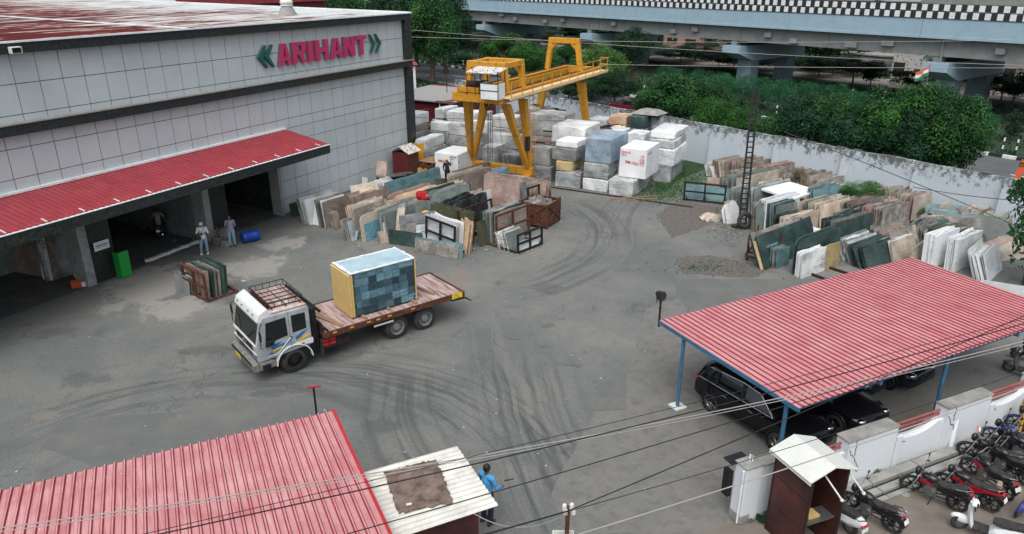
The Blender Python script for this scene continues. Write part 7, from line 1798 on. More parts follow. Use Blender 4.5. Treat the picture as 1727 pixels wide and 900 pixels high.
b = MB(); b.b2(-.27, .27, -.22, .22, .03, 1.30); b.build('case', M['green'], gc, bevel=.01); b = MB(); b.b2(-.25, .25, -.235, -.222, .06, 1.27); dd = b.build('door', M['green'], gc, bevel=.006)
b = MB(); b.b2(.18, .21, -.26, -.236, .65, .8); b.build('handle', M['steel'], dd); b = MB(); b.b2(-.28, .28, -.23, .23, 1.303, 1.32); b.build('cabinet_top', M['black'], gc)
oc = thing('orange_crate', 'orange plastic crate on the floor before the left bay', 'crate', G(130, 483), .5)
b = MB(); W, D, H = .42, .34, .30
for k in range(4):
    z0 = .01+k*.075; b.b2(-W/2, W/2, -D/2, -D/2+.015, z0, z0+.055); b.b2(-W/2, W/2, D/2-.015, D/2, z0, z0+.055); b.b2(-W/2, -W/2+.015, -D/2+.015, D/2-.015, z0, z0+.055); b.b2(W/2-.015, W/2, -D/2+.015, D/2-.015, z0, z0+.055)
for x in (-W/2+.02, 0, W/2-.02):
    for y in (-D/2+.008, D/2-.008): b.b2(x-.02, x+.02, y-.009, y+.009, .01, H)
b.b2(-W/2+.01, W/2-.01, -D/2+.01, D/2-.01, .0, .02); b.build('shell', M['orange'], oc)
for px, py, z, w_, h_, lab in ((152, 474, .0, .34, .26, 'lower white carton beside the orange crate'), (151, 468, .27, .36, .2, 'upper white carton of the small pile by the pier'), (143, 478, 0, .3, .22, 'small white carton nearest the orange crate'), (132, 462, 0, .28, .2, 'white carton behind the orange crate'), (188, 461, 0, .14, .3, 'small white canister at the foot of the black pier')):
    b = MB(); b.box((0, 0, h_/2), (w_, .28, h_)); b.box((0, 0, h_+.003), (w_, .05, .004)); tag(b.build('carton', M['white'], None, loc=G(px, py+3, 0)+Vector((0, 0, z)), rot=(0, 0, px*.3), bevel=.01), lab, 'box', 'white cartons by the pier')
bu = thing('bucket', 'large dented white bucket at the foot of the grey door jamb', 'bucket', G(360, 404)); b = MB(); b.cyl((0, 0, 0), (0, 0, .62), .24, .30, 20, cap=False); b.cyl((0, 0, .01), (0, 0, .03), .24, n=20); b.torus((0, 0, .62), (0, 0, 1), .3, .018, 20, 6); b.build('shell', M['jamb'], bu, smooth=True)
b = MB(); b.tube([(-.3, 0, .6), (-.2, .05, .75), (0, .1, .8), (.2, .05, .75), (.3, 0, .6)], .01, 5); b.build('handle', M['steel'], bu)
for i, (px, py, z) in enumerate(((372, 410, 0), (383, 414, 0), (378, 409, .42), (388, 408, 0))):
    me = rawblock(.6, .4, (.40, .35, .38, .42)[i], .02, 300+i); me.materials.append(ST['weathered grey']); o = bpy.data.objects.new('stone_offcut', me); link(o); o.location = G(px, py)+Vector((0, 0, z)); o.rotation_euler = (0, 0, i*.5)
    tag(o, ['rough stone offcut left at the foot of the pile behind the man in checks', 'rough stone offcut right at the foot of the pile behind the man in checks', 'rough stone offcut on top of the pile behind the man in checks', 'rough stone offcut just behind the legs of the man in checks'][i], 'stone offcut', 'stone offcuts by the door')
b = MB(); c1, c2 = G(252, 440), G(336, 408)
for k in range(14): p = c1.lerp(c2, k/13); b.box((p.x, p.y, .06), (.42, .2, random.uniform(.08, .16)), rz=.9+random.uniform(-.3, .3))
tag(b.build('kerb_ridge', M['tin'], bevel=.02), 'crumbling whitish ridge of mortar along the door threshold', 'kerb')
pebbles('rubble', [(350, 402, 20, 5), (300, 385, 25, 5), (320, 392, 15, 5)], 60, .08, .3, M['patchl'])
b = MB(); b.box((0, 0, .015), (.2, .14, .03)); tag(b.build('litter_stone', ST['light grey'], None, loc=G(411, 474)), 'lone pale stone on the ground behind the lorry cab', 'stone')

# ------------------------------------------------------------------ red shed, kiosk, table, chair, skids near the block field
s0 = G(686, 303); kz = R(-28.2)
ki = thing('metal_kiosk', 'small dark red kiosk with a flaking white gabled roof at the hall corner', 'kiosk', s0-az(118.2)*.55, kz)
b = MB(); b.b2(-.6, .75, 0, 1.3, 0, 1.9); b.build('wall', M['redshed'], ki, bevel=.01); b = MB(); b.b2(.72, .765, .1, 1.2, .1, 1.8); b.b2(.3, .32, -.012, .0, .1, 1.8); b.build('door', M['rust'], ki)
b = MB(); b.add([(-.75, -.12, 1.9), (.08, -.12, 2.35), (.92, -.12, 1.9), (-.75, 1.4, 1.9), (.08, 1.4, 2.35), (.92, 1.4, 1.9), (-.75, -.12, 1.86), (.08, -.12, 2.3), (.92, -.12, 1.86), (-.75, 1.4, 1.86), (.08, 1.4, 2.3), (.92, 1.4, 1.86)], [(0, 1, 4, 3), (1, 2, 5, 4), (6, 9, 10, 7), (7, 10, 11, 8), (0, 6, 7, 1), (1, 7, 8, 2), (0, 3, 9, 6), (2, 8, 11, 5)]); b.build('roof', M['rustwhite'], ki)
def table(px, py, L, W, H, lab, a_=62):
    o = thing('work_table', lab, 'table', G(px, py), R(90-a_), 'work tables by the kiosk'); b = MB(); b.b2(0, L, 0, W, H-.05, H); b.build('table_top', M['steel'], o)
    for x in (.05, L-.05):
        for y in (.05, W-.05): b = MB(); b.beam((x, y, 0), (x, y, H-.05), .05); b.build('leg', M['blackm'], o)
    b = MB(); b.b2(.05, L-.05, W-.08, W-.05, .3, H-.1); b.build('back_panel', M['blackm'], o)
table(642, 321, 1.9, .8, .85, 'grey-topped work table left of the kiosk, under scrap sheets'); table(676, 312, 1.0, .6, .75, 'smaller dark work table right beside the kiosk')
slab(636, 318, 30, 1.9, .7, 'light grey', 'thin grey sheet propped on the work table by the hall', lean=-60, z=.9)
slab(633, 317, 105, .75, 1.9, 'pinkish brown', 'tall pink board leaning on the hall wall', lean=-16, t=.03)
slab(610, 318, 100, .4, .8, 'light grey', 'small grey board at the foot of the pink board', lean=-18)
slab(626, 330, 70, 1.4, .5, 'beige', 'broken pale slab lying in the heap below the pink board', lean=-45, shape='slope', z=.3)
pebbles('scrap', [(625, 335, 16, 6), (640, 340, 12, 5)], 60, .15, .5, ST['grey green'])
b = MB(); random.seed(77)
for _ in range(14): b.ball((random.uniform(-.9, .9), random.uniform(-.4, .4), random.uniform(.3, .75)), random.uniform(.2, .4), 9, sc=(1.2, 1, .5))
tag(b.build('plastic_sheet', M['wgrey'], None, loc=G(622, 332), smooth=True), 'crumpled grey plastic sheet heaped by the hall wall', 'plastic sheet')
ch = thing('office_chair', 'beige swivel office chair standing before the kiosk', 'chair', G(712, 311), .6)
b = MB(); b.box((0, 0, .46), (.44, .44, .08)); b.build('seat', M['ctan'], ch, bevel=.03); b = MB(); b.box((0, .22, .86), (.38, .06, .5), M=Matrix.Rotation(R(-8), 3, 'X')); b.build('backrest', M['ctan'], ch, bevel=.04)
b = MB(); b.cyl((0, 0, .1), (0, 0, .42), .03, n=8); b.tube([(0, .2, .45), (0, .27, .7)], .02, 6); b.build('gas_post', M['blackm'], ch)
for i in range(5): t = i*2*math.pi/5; b = MB(); b.beam((0, 0, .12), (math.cos(t)*.28, math.sin(t)*.28, .07), .04); b.cyl((math.cos(t)*.28, math.sin(t)*.28-.02, .03), (math.cos(t)*.28, math.sin(t)*.28+.02, .03), .03, n=8); b.build('foot', M['blackm'], ch)
for s_ in (-1, 1): b = MB(); b.tube([(s_*.22, -.1, .48), (s_*.26, -.12, .66), (s_*.26, .12, .68), (s_*.22, .15, .48)], .018, 6); b.build('armrest', M['blackm'], ch)
sk = thing('timber_skid', 'stack of orange-brown timber and yellow steel skids left of the marked white cube', 'skid', G(706, 297), kz)
for k in range(3):
    b = MB(); z = k*.36
    for y in (0, .8, 1.5): b.b2(0, 1.25, y, y+.14, z, z+.18)
    for x in (0, .55, 1.1): b.b2(x, x+.16, 0, 1.7, z+.182, z+.33)
    b.build('skid_layer', M['yellow'] if k < 2 else M['rust'], sk)
b = MB()
for i in range(5): b.b2(0, 1.35, .02+i*.33, .30+i*.33, 1.09, 1.14)
b.build('top_board', M['wood'], sk)
slab(699, 290, 110, .8, 2.2, 'tan', 'tall rusty orange steel plate standing at the hall corner', lean=-3, m=M['yellow'])
random.seed(15)
def pk(px, py, z, L, w_, t, a_, m, lab, g=None): plank(px, py, z, L, w_, t, a_, m, lab, grp=g)
for i in range(3): pk(697+i*6, 189-i*1.5, 3.3+.02*i, 1.6, .16, .06, 40+8*i, M['rust'], ['red-brown plank on the top left block, nearest', 'red-brown plank on the top left block, middle', 'red-brown plank on the top left block, farthest'][i])
pk(738, 312, 0, 1.6, .22, .09, 112, M['wood'], 'reddish plank lying at the worker\'s feet')
pk(1072, 333, 0, 3.6, .10, .05, 78, M['wood'], 'long reddish timber lying on the grass beside the blocks, nearer'); pk(1078, 336, 0, 2.8, .10, .05, 84, M['wood'], 'long reddish timber lying on the grass beside the blocks, farther')
pk(1250, 386+0, 0, .5, .08, .04, 90, M['wood'], 'small orange-brown stick near the tyre') if False else None
pk(1199, 387, 0, .55, .08, .05, 95, M['wood'], 'short pinkish stick on the gravel left of the ladder')
for px, py, z, L, a_, lab in ((928, 183, 2.9, 1.6, 110, 'dark timber on the grey block behind the crane, left'), (935, 189, 2.9, 1.2, 112, 'dark timber on the grey block behind the crane, middle'), (945, 186, 2.9, 1.1, 115, 'dark timber on the grey block behind the crane, right'), (1030, 212, 2.2, 1.4, 70, 'dark timber on the cream block behind the blue-grey one'), (924, 222, 2.2, .8, 118, 'dark timber on the reddish block'), (905, 240, 1.9, 1.6, 118, 'dark boards on the blocks right of the crane ladder')):
    pk(px, py, z, L, .12, .09, a_, M['rustd'], lab, 'dark timbers on the blocks')
straps(735, 222, 2.05, 6, 'tangle of black straps on the white block at the hall corner', r=.03, sp=.5)
straps(905, 177, 3.6, 5, 'coil of black straps on the far grey block behind the crane ladder', r=.03, sp=.4)
straps(975, 237, 2.6, 6, 'black straps on the white block above the mustard one', r=.02, sp=.6)
straps(1000, 318, 0, 8, 'black hose tangle on the ground before the grey stack', r=.025, sp=.6)
straps(1015, 216, 2.6, 8, 'dark cables on the pale block near the wall', r=.02, sp=.8)
# tarpaulin on the dark green block
b = MB(); p = G(1064, 192, 3.15); b.add([(-.2, 0, 0), (2.2, 0, -.0), (2.6, 1.8, 0), (.2, 1.9, 0), (.5, .6, .35), (1.8, .5, .38), (2.0, 1.4, .32), (.8, 1.4, .36)], [(0, 1, 5, 4), (1, 2, 6, 5), (2, 3, 7, 6), (3, 0, 4, 7), (4, 5, 6, 7), (0, 3, 2, 1)])
tag(b.build('tarpaulin', M['concrete'], None, loc=p, rot=(0, 0, -R(28.2)), bevel=.08), 'grey tarpaulin-covered heap on the dark green block near the wall', 'tarpaulin')
# blue tarp, red and white cloth in the left cluster
def heap(px, py, z, sx, sy, sz, m, lab, cat, n=8, name='cloth_heap'):
    b = MB()
    for _ in range(n): b.ball((random.uniform(-sx, sx), random.uniform(-sy, sy), random.uniform(0, sz)), random.uniform(.12, .24), 9, sc=(1.3, 1, .7))
    o = b.build(name, m, None, loc=G(px, py)+Vector((0, 0, z)), smooth=True); r_ = o.modifiers.new('r', 'REMESH'); r_.mode = 'VOXEL'; r_.voxel_size = .04; r_.use_smooth_shade = True; tag(o, lab, cat); return o
heap(741, 336, .1, .35, .3, .5, M['bluebike'], 'dark blue plastic bag heaped behind the slabs', 'bag')
heap(713, 366, 1.0, .22, .06, .55, M['leafcloth'], 'crimson cloth hanging over the slabs in the left cluster', 'cloth', 14)
heap(727, 352, .75, .3, .2, .4, M['cwhite'], 'white cloth draped over the slabs near the crimson one', 'cloth')
heap(724, 376, .3, .22, .12, .3, M['yelst'], 'mustard cloth beside the crimson cloth', 'cloth', 4)
heap(1368, 408, .6, .3, .2, .3, M['cwhite'], 'white bag on the slabs behind the parked motorcycle handlebar', 'bag', 5)
for i in range(3):
    p = G(866+i*3, 326+i*2); b = MB(); b.cyl((0, 0, .5+.08*i), tuple(az(55)*1.6+Vector((0, 0, .6+.08*i))), .10, n=12); tag(b.build('pipe_roll', M['cwhite'] if i == 2 else M['wood'], None, loc=p), ['brown rolled sheet behind the pink-brown slabs, left', 'brown rolled sheet behind the pink-brown slabs, middle', 'white rolled sheet behind the pink-brown slabs'][i], 'roll', 'rolled sheets')
motorcycle('dark motorcycle standing among slabs with only handlebar and mirrors showing', G(1372, 420), 150, accent='bikeblk', group=None)
# red shed with pale roof behind the hall corner
rs_ = G(700, 188); rs = thing('red_tin_shed', 'long dark red corrugated shed with a pale flat roof behind the block field', 'shed', Vector((-11.9, 69.5, 0)), R(61.8)-R(90))
b = MB(); corr(b, (0, 0, 0), (1, 0, 0), (0, 0, 1), .1, .1, .1, .01) if False else None
b.b2(0, 7.4, 0, 8, 0, 2.8)
for i in range(50): b.b2(i*.148, i*.148+.07, -.03, -.002, 0, 2.8)
b.build('wall', M['redshed'], rs)
b = MB(); b.b2(-.4, 7.7, -.35, 8.4, 2.86, 2.95); rr_ = b.build('roof', M['rustwhite'] if False else M['ledge'], rs)
b = MB(); b.b2(5.9, 7.75, -.38, -.1, 2.955, 2.99); b.b2(-.4, 7.7, 8.1, 8.42, 2.955, 3.0); b.beam((6.9, -.37, 2.97), (7.6, 8.4, 2.97), .7, .03); b.build('red_edging', M['rib'], rr_)
b = MB(); b.cyl((6.2, -.15, 0), (6.2, -.15, 2.8), .05, n=8); b.build('down_pipe', M['tin'], rs)
# small gate house with red roof behind
g1 = thing('small_red_roof_shelter', 'little shelter with a red roof and one white post behind the hall', 'shelter', (-12.4, 84, 0), .2)
b = MB(); b.b2(-3.5, 1.6, -1.5, 1.5, 4.2, 4.3); b.add([(-3.5, -1.6, 4.3), (1.8, -1.6, 4.3), (1.8, 1.6, 4.3), (-3.5, 1.6, 4.3), (-3.5, 0, 5.2), (.4, 0, 5.2)], [(0, 1, 5, 4), (1, 2, 5), (2, 3, 4, 5), (0, 4, 3), (0, 3, 2, 1)]); b.build('roof', M['redroof'], g1)
b = MB(); b.b2(1.2, 1.5, -1.3, -1.0, 0, 4.2); b.b2(1.2, 1.5, 1, 1.3, 0, 4.2); b.build('post', M['white'], g1)
# red roofs behind the big hall
for (px, py, z, L_, D_, lab) in ((300, -2, 9.2, 26, 12, 'bright red metal roof of a building behind the hall'), ):
    o = thing('rear_building', lab, 'building', BL(24.5, 25, 0), FR); b = MB(); b.b2(-10, 9.5, 0, 24, 10.9, 11.5); b.build('roof', M['redroof'], o); b = MB(); b.b2(-9.5, 9, .3, 23.7, 0, 10.85); b.build('wall', M['redshed'], o); b = MB(); b.b2(-10.2, -10.02, -.1, 24, 10.6, 11.6); b.build('flashing', M['white'], o)

# ------------------------------------------------------------------ roadside posts, flag, signs
def at_perp(px, py, perp):
    d = ray(px, py); t = perp/Vector((d.x, d.y, 0)).dot(FN); return Vector((d.x*t, d.y*t, 0)), CAMH+d.z*t
for i, (px, ytop, perp) in enumerate(((781, 99, 68.5), (805, 99, 68.5), (1697, 225, 68), (1720, 228, 68.5), (1312, 172, 68), (1087, 139, 68), (1495, 143, 84), (1440, 145, 86), (1548, 140, 86))):
    p, z = at_perp(px, ytop, perp); z = max(1.0, min(2.2, z)); b = MB()
    for k in range(5): b.cyl((0, 0, k*z/5), (0, 0, (k+1)*z/5-.002), .07, n=10, m=k % 2)
    o = b.build('marker_post', [M['black'], M['white']], None, loc=p)
    tag(o, ['black and white banded post, left of the pair beyond the red shed', 'black and white banded post, right of the pair beyond the red shed', 'black and white banded post behind the kerb at the right edge', 'rightmost black and white banded post behind the kerb', 'black and white banded post among the shrubs above the ladder mast', 'black and white banded post among the shrubs above the maroon car', 'banded post under the flyover left of the flag', 'banded post under the flyover left of the mottled house', 'banded post under the flyover nearest the flag'][i], 'post', 'banded roadside posts')
p, z = at_perp(1568, 113, 70); fl_ = thing('flag_pole', 'thin pole with the saffron, white and green flag with blue wheel', 'flag', p)
b = MB(); b.cyl((0, 0, 0), (0, 0, z+.2), .04, n=8); b.build('pole', M['steel'], fl_)
b = MB(); n_ = 12; vs = []
for i in range(n_+1):
    t = i/n_; x = -1.15*t; y = .16*math.sin(t*6)*t
    for k in range(4): vs.append((x, y, z+.1-k*.27-.55*t+.05*math.sin(t*7)))
fs = [(i*4+k, (i+1)*4+k, (i+1)*4+k+1, i*4+k+1) for i in range(n_) for k in range(3)]
b.v = vs; b.f = fs; b.m = [k for i in range(n_) for k in range(3)]; fg = b.build('flag_cloth', [M['flagsaf'], M['cwhite'], M['flaggr']], fl_)
so_ = fg.modifiers.new('s', 'SOLIDIFY'); so_.thickness = .012
b = MB(); b.torus((-.55, -.04, z-.54), (0, 1, 0), .09, .015, 16, 5); b.build('wheel_emblem', M['navyw'], fl_)
p, z = at_perp(1546, 118, 88); ts = thing('give_way_sign', 'small white triangular road sign with red rim under the flyover', 'sign', p)
b = MB(); b.cyl((0, 0, 0), (0, 0, z), .04, n=8, m=0); b.build('post', M['black'], ts); b = MB(); b.prism([(-.4, z+.1), (.4, z+.1), (0, z-.6)], -.06, -.04); b.build('rim', M['redpaint'], ts); b = MB(); b.prism([(-.25, z+.02), (.25, z+.02), (0, z-.42)], -.075, -.062); b.build('sign_face', M['white'], ts)
b = MB(); p = G(1722, 330); b.box((0, 0, 0), (.5, .06, 1.5)); o = b.build('orange_banner', M['flagsaf'], None, loc=at_perp(1722, 282, 50)[0]+Vector((0, 0, 2.6)), rot=(0, .25, .4)); tag(o, 'orange-red cloth banner at the right edge above the wall', 'banner')
yf = thing('steel_barrier', 'yellow steel barrier frame at the right edge beyond the motorcycles', 'barrier', G(1716, 742), R(60))
b = MB(); b.beam((0, 0, 0), (.15, 0, 1.1), .05); b.beam((.9, 0, 0), (.75, 0, 1.1), .05); b.beam((.15, 0, 1.1), (.75, 0, 1.1), .05); b.beam((.05, 0, .45), (.85, 0, .45), .04); b.build('frame', M['yellow'], yf)

# ------------------------------------------------------------------ buildings under and beyond the flyover
def far_house(px0, px1, ytop, ybot, perp, label, m, wins, mw='black', name='far_building', depth=7, roofm='concrete'):
    p0, z1 = at_perp(px0, ytop, perp); p1, _ = at_perp(px1, ytop, perp); d = (p1-p0).dot(FD); z1 = max(z1, 2.5)
    o = thing(name, label, 'building', p0, frz)
    b = MB(); b.b2(0, d, 0, depth, -.1, z1); b.build('wall', m, o)
    b = MB(); b.b2(-.2, d+.2, -.25, depth+.2, z1+.003, z1+.2); b.build('roof', M[roofm], o)
    for (fx0, fx1, fz0, fz1) in wins:
        b = MB(); b.b2(d*fx0, d*fx1, -.05, -.004, z1*fz0, z1*fz1); wd_ = b.build('window', M[mw], o)
        b = MB(); b.b2(d*fx0-.08, d*fx1+.08, -.10, -.052, z1*fz0-.1, z1*fz0); b.build('sill', M['concrete'], wd_)
    return o
M['brickpink'] = mat('pinkish_brick', [(.30, .19, .15), (.40, .28, .22)], 2, .9); M['mottle'] = mat('mottled_plaster', [(.05, .055, .05), (.44, .44, .42), (.5, .5, .48)], 3.2, .9, lo=.38, hi=.5)
M['cement'] = mat('bare_cement', [(.20, .20, .19), (.30, .30, .28)], .8, .9)
far_house(1120, 1190, 50, 80, 118, 'pinkish brick house seen under the flyover left of the dark trees', M['brickpink'], [(.1, .35, .35, .6), (.55, .8, .35, .6)])
far_house(1510, 1566, 82, 130, 108, 'mottled white plaster house under the flyover left of the flag', M['mottle'], [(.05, .4, .2, .55)])
far_house(1420, 1508, 92, 130, 110, 'low grey house with a white-edged flat roof under the flyover', M['cement'], [(.1, .4, .1, .7), (.55, .85, .1, .7)])
far_house(880, 940, 58, 90, 122, 'small pale house glimpsed between flyover piers on the left', M['cement'], [(.2, .6, .3, .6)])
far_house(1690, 1790, 95, 150, 112, 'grey corrugated shop front at the right edge under the flyover', M['cement'], [(.1, .3, .1, .6), (.5, .8, .1, .6)])
far_house(1560, 1800, -30, 40, 135, 'tall streaked concrete building above the flyover at the top right', M['cement'], [], depth=10)
far_house(1330, 1550, -2, 40, 150, 'long dark-roofed building above the flyover rail', M['cement'], [(.1, .9, .5, .9)], depth=10)
# ------------------------------------------------------------------ vegetation
def leafmat(name, a, c, hi):
    m, n, l, b = nt(name); v = coord(n, l, 'Object'); g1 = noi(n, l, v, 2.2, 3); g2 = noi(n, l, v, 19, 2)
    r = ramp(n, [(.35, a), (.52, c), (.66, hi)]); s = math_(n, l, 'ADD', math_(n, l, 'MULTIPLY', g1, .55), math_(n, l, 'MULTIPLY', g2, .45)); l.new(s, r.inputs[0])
    oi = n.new('ShaderNodeObjectInfo'); q = math_(n, l, 'MULTIPLY_ADD', oi.outputs['Random'], .5); q.node.inputs[2].default_value = .75
    x = n.new('ShaderNodeVectorMath'); x.operation = 'SCALE'; l.new(r.outputs[0], x.inputs[0]); l.new(q, x.inputs['Scale'])
    l.new(x.outputs[0], b.inputs['Base Color']); b.inputs['Roughness'].default_value = .55; b.inputs['Specular IOR Level'].default_value = .25
    tr = n.new('ShaderNodeBsdfTranslucent'); l.new(x.outputs[0], tr.inputs[0]); ms = n.new('ShaderNodeMixShader'); ms.inputs[0].default_value = .25
    l.new(b.outputs[0], ms.inputs[1]); l.new(tr.outputs[0], ms.inputs[2]); l.new(ms.outputs[0], n['Material Output'].inputs[0]); return m
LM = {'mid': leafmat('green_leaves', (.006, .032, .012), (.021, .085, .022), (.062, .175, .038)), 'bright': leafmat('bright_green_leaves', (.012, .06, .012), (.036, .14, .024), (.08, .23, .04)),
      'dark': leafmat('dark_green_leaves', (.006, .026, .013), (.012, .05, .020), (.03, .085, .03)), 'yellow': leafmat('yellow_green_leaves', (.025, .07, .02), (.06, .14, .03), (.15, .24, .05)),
      'fuzzy': leafmat('feathery_green_leaves', (.012, .07, .03), (.022, .11, .045), (.045, .17, .06)), 'dry': leafmat('dry_twigs', (.14, .11, .07), (.24, .20, .13), (.34, .29, .2))}
M['bark'] = mat('tree_bark', [(.05, .035, .025), (.12, .09, .07)], 6, .95, bmp=.6, sc=(1, 1, .3))
def crown(name, seed, n, leaf, clumps=26, droop=0, flat=.8, hollow=.55, sticks=False):
    rnd = random.Random(seed); b = MB(); cs = []
    while len(cs) < clumps:
        p = Vector((rnd.uniform(-1, 1), rnd.uniform(-1, 1), rnd.uniform(-.9, 1)))
        if hollow < p.length < 1: cs.append((Vector((p.x, p.y, p.z*flat))*.80, rnd.uniform(.20, .40)))
    for i in range(n):
        c, r = cs[rnd.randrange(len(cs))]
        d = Vector((rnd.gauss(0, 1), rnd.gauss(0, 1), rnd.gauss(.6, 1))).normalized()
        p = c+d*r*(rnd.random()**.22); p.z *= 1
        if droop: p.z -= droop*rnd.random()**2*(Vector((p.x, p.y, 0)).length)
        nrm = (d+Vector((rnd.gauss(0, .5), rnd.gauss(0, .5), rnd.gauss(.3, .5)))).normalized(); a = nrm.cross(Vector((rnd.gauss(0, 1), rnd.gauss(0, 1), rnd.gauss(0, 1)))).normalized(); e = nrm.cross(a)
        s = leaf*rnd.uniform(.6, 1.3); q = .45 if not droop else .3
        b.v += [tuple(p-a*s), tuple(p-e*s*q), tuple(p+a*s), tuple(p+e*s*q)]; k = len(b.v)-4; b.f.append((k, k+1, k+2, k+3)); b.m.append(0)
    me = bpy.data.meshes.new(name); me.from_pydata(b.v, [], b.f); return me
CR = {}
def getcrown(kind, var):
    key = (kind, var)
    if key not in CR:
        if kind == 'far': me = crown('crown', 50+var, 3800, .055, 24)
        elif kind == 'near': me = crown('crown', 10+var, 15000, .034, 34, hollow=.6)
        elif kind == 'fuzzy': me = crown('crown', 30+var, 12000, .024, 36, flat=.7)
        elif kind == 'weep': me = crown('crown', 70+var, 12000, .042, 30, droop=.55, flat=1)
        CR[key] = me
    return CR[key]
TRK = {}
def trunkmesh(var):
    if var not in TRK:
        rnd = random.Random(var); b = MB(); top = Vector((rnd.uniform(-.05, .05), rnd.uniform(-.05, .05), .55))
        b.tube([(0, 0, 0), (rnd.uniform(-.03, .03), 0, .25), top], [.035, .028, .022], 8)
        for i in range(7):
            a = i*.9+rnd.random(); st = Vector((0, 0, .25)).lerp(top, rnd.random()); e = st+Vector((math.cos(a)*.28, math.sin(a)*.28, rnd.uniform(.12, .40))); b.tube([st, st.lerp(e, .5)+Vector((0, 0, .03)), e], [.016, .011, .004], 6)
        me = bpy.data.meshes.new('trunk'); me.from_pydata(b.v, [], b.f); me.materials.append(M['bark']); TRK[var] = me
    return TRK[var]
tc = [0]
def tree(x, y, ztop, r, kind, col, label, zbase=None, group=None, name='tree', cat='tree', ry=None):
    tc[0] += 1; v = tc[0] % (3 if kind != 'far' else 4)
    zb = zbase if zbase is not None else max(.3, ztop*.28)
    t = thing(name, label, cat, (x, y, 0), 0, group)
    me = getcrown(kind, v)
    key = (kind, v, col)
    if key not in CR: m2 = me.copy(); m2.materials.clear(); m2.materials.append(LM[col]); CR[key] = m2
    o = bpy.data.objects.new('crown', CR[key]); link(o, t); o.location = (0, 0, (ztop+zb)/2); o.scale = (r, ry or r, (ztop-zb)/2/.86); o.rotation_euler = (0, 0, tc[0]*1.7)
    k = bpy.data.objects.new('trunk', trunkmesh(tc[0] % 4)); link(k, t); hh = (ztop+zb)/2/.6; k.scale = (hh*.9, hh*.9, hh)
    return t
def treepx(px, ytop, perp, wpx, kind, col, label, zbase=None, group=None, **k):
    p, z = at_perp(px, ytop, perp); dist = (p.y*cP+(CAMH-z)*sP); r = wpx/2/FPX*dist
    return tree(p.x, p.y, z, r, kind, col, label, zbase, group, **k)
# first row between wall and road
NR = [(1140, 120, 51.5, 110, 'near', 'mid', 'broad green tree behind the wall, left of the ladder mast'),
      (1105, 145, 50.5, 60, 'near', 'dark', 'low dark green shrub above the tarpaulin heap'),
      (1195, 133, 52, 90, 'near', 'mid', 'green tree rising just left above the ladder mast'),
      (1222, 165, 50, 85, 'near', 'bright', 'rounded light green bush touching the wall left of the ladder mast'),
      (1300, 186, 49.5, 80, 'near', 'mid', 'low leafy bush on the wall right of the ladder mast'),
      (1262, 178, 49.5, 40, 'near', 'bright', 'narrow green sapling right behind the ladder mast'),
      (1375, 160, 51, 95, 'near', 'dark', 'dark green tree behind the middle of the wall'),
      (1425, 152, 51.5, 90, 'near', 'mid', 'dense tree with visible trunk above the wall'),
      (1492, 150, 51, 100, 'near', 'mid', 'large tree left of the flag, dropping leaves over the wall'),
      (1560, 140, 51, 130, 'near', 'bright', 'large bright-topped tree below the flag'),
      (1612, 150, 51.5, 95, 'near', 'mid', 'rounded tree right of the flag at the kerb'),
      (1540, 190, 49.5, 90, 'near', 'dark', 'lower dark bough mass overhanging the wall'),
      (1622, 158, 52.5, 100, 'near', 'mid', 'full green tree at the right end of the hedge-like row'),
      (1460, 175, 49.8, 90, 'near', 'dark', 'dark low boughs touching the wall in the middle of the row'),
      (1643, 185, 55, 50, 'near', 'mid', 'slim tree edge beside the banded posts')]
for a in NR:
    treepx(a[0], a[1], a[2], a[3]*1.35, a[4], a[5], a[6], zbase=.9, group='trees between the wall and the road')
# median planting
MD = [(1215, 118, 72, 80, 'fuzzy', 'fuzzy', 'feathery shrub on the median under the left flyover column'), (1275, 122, 71, 90, 'fuzzy', 'fuzzy', 'feathery shrub on the median, centre of the group'), (1340, 126, 70, 100, 'fuzzy', 'fuzzy', 'wide feathery shrub on the median below the dark column'),
      (1400, 132, 72, 80, 'fuzzy', 'fuzzy', 'feathery shrub on the median right of the dark column'), (1660, 182, 72, 70, 'fuzzy', 'fuzzy', 'low feathery shrub at the foot of the rightmost column'), (1130, 105, 74, 60, 'fuzzy', 'fuzzy', 'small feathery shrub before the second flyover column'),
      (1450, 145, 73, 60, 'fuzzy', 'fuzzy', 'feathery shrub behind the dense tree with visible trunk'), (1716, 180, 74, 40, 'far', 'dark', 'small dark shrub at the right edge'), (1180, 112, 74, 60, 'fuzzy', 'fuzzy', 'feathery shrub left of the hammer-head pier')]
for a in MD: treepx(*a[:6], a[6], zbase=.1, group='shrubs on the road median', name='shrub', cat='shrub')
treepx(852, 56, 66, 90, 'near', 'bright', 'bright light-green neem tree behind the crane, left half', 1.0); treepx(900, 66, 64, 95, 'near', 'bright', 'bright light-green neem tree behind the crane, right half', 1.0)
treepx(1012, 72, 64, 110, 'near', 'yellow', 'yellow-green leafy tree right of the crane', .8); treepx(955, 70, 66, 70, 'near', 'mid', 'green tree behind the far crane portal', .8)
treepx(1070, 42, 70, 75, 'near', 'dark', 'round dark green tree before the flyover parapet', 3.0); treepx(1040, 120, 60, 90, 'near', 'dark', 'dark lower tree above the maroon car', .5)
treepx(960, 130, 58, 90, 'near', 'dark', 'dark bushes just behind the far crane legs', .3); treepx(1000, 118, 61, 70, 'near', 'mid', 'low green bushes behind the crane walkway end', .3)
treepx(712, -10, 76, 80, 'weep', 'mid', 'drooping pale-leaved neem tree over the hall corner', 4.0); treepx(735, 60, 74, 75, 'near', 'dark', 'dark tree under the drooping neem behind the hall', .8); treepx(775, 92, 71, 60, 'near', 'dark', 'dark bush beside the road bend', .3)
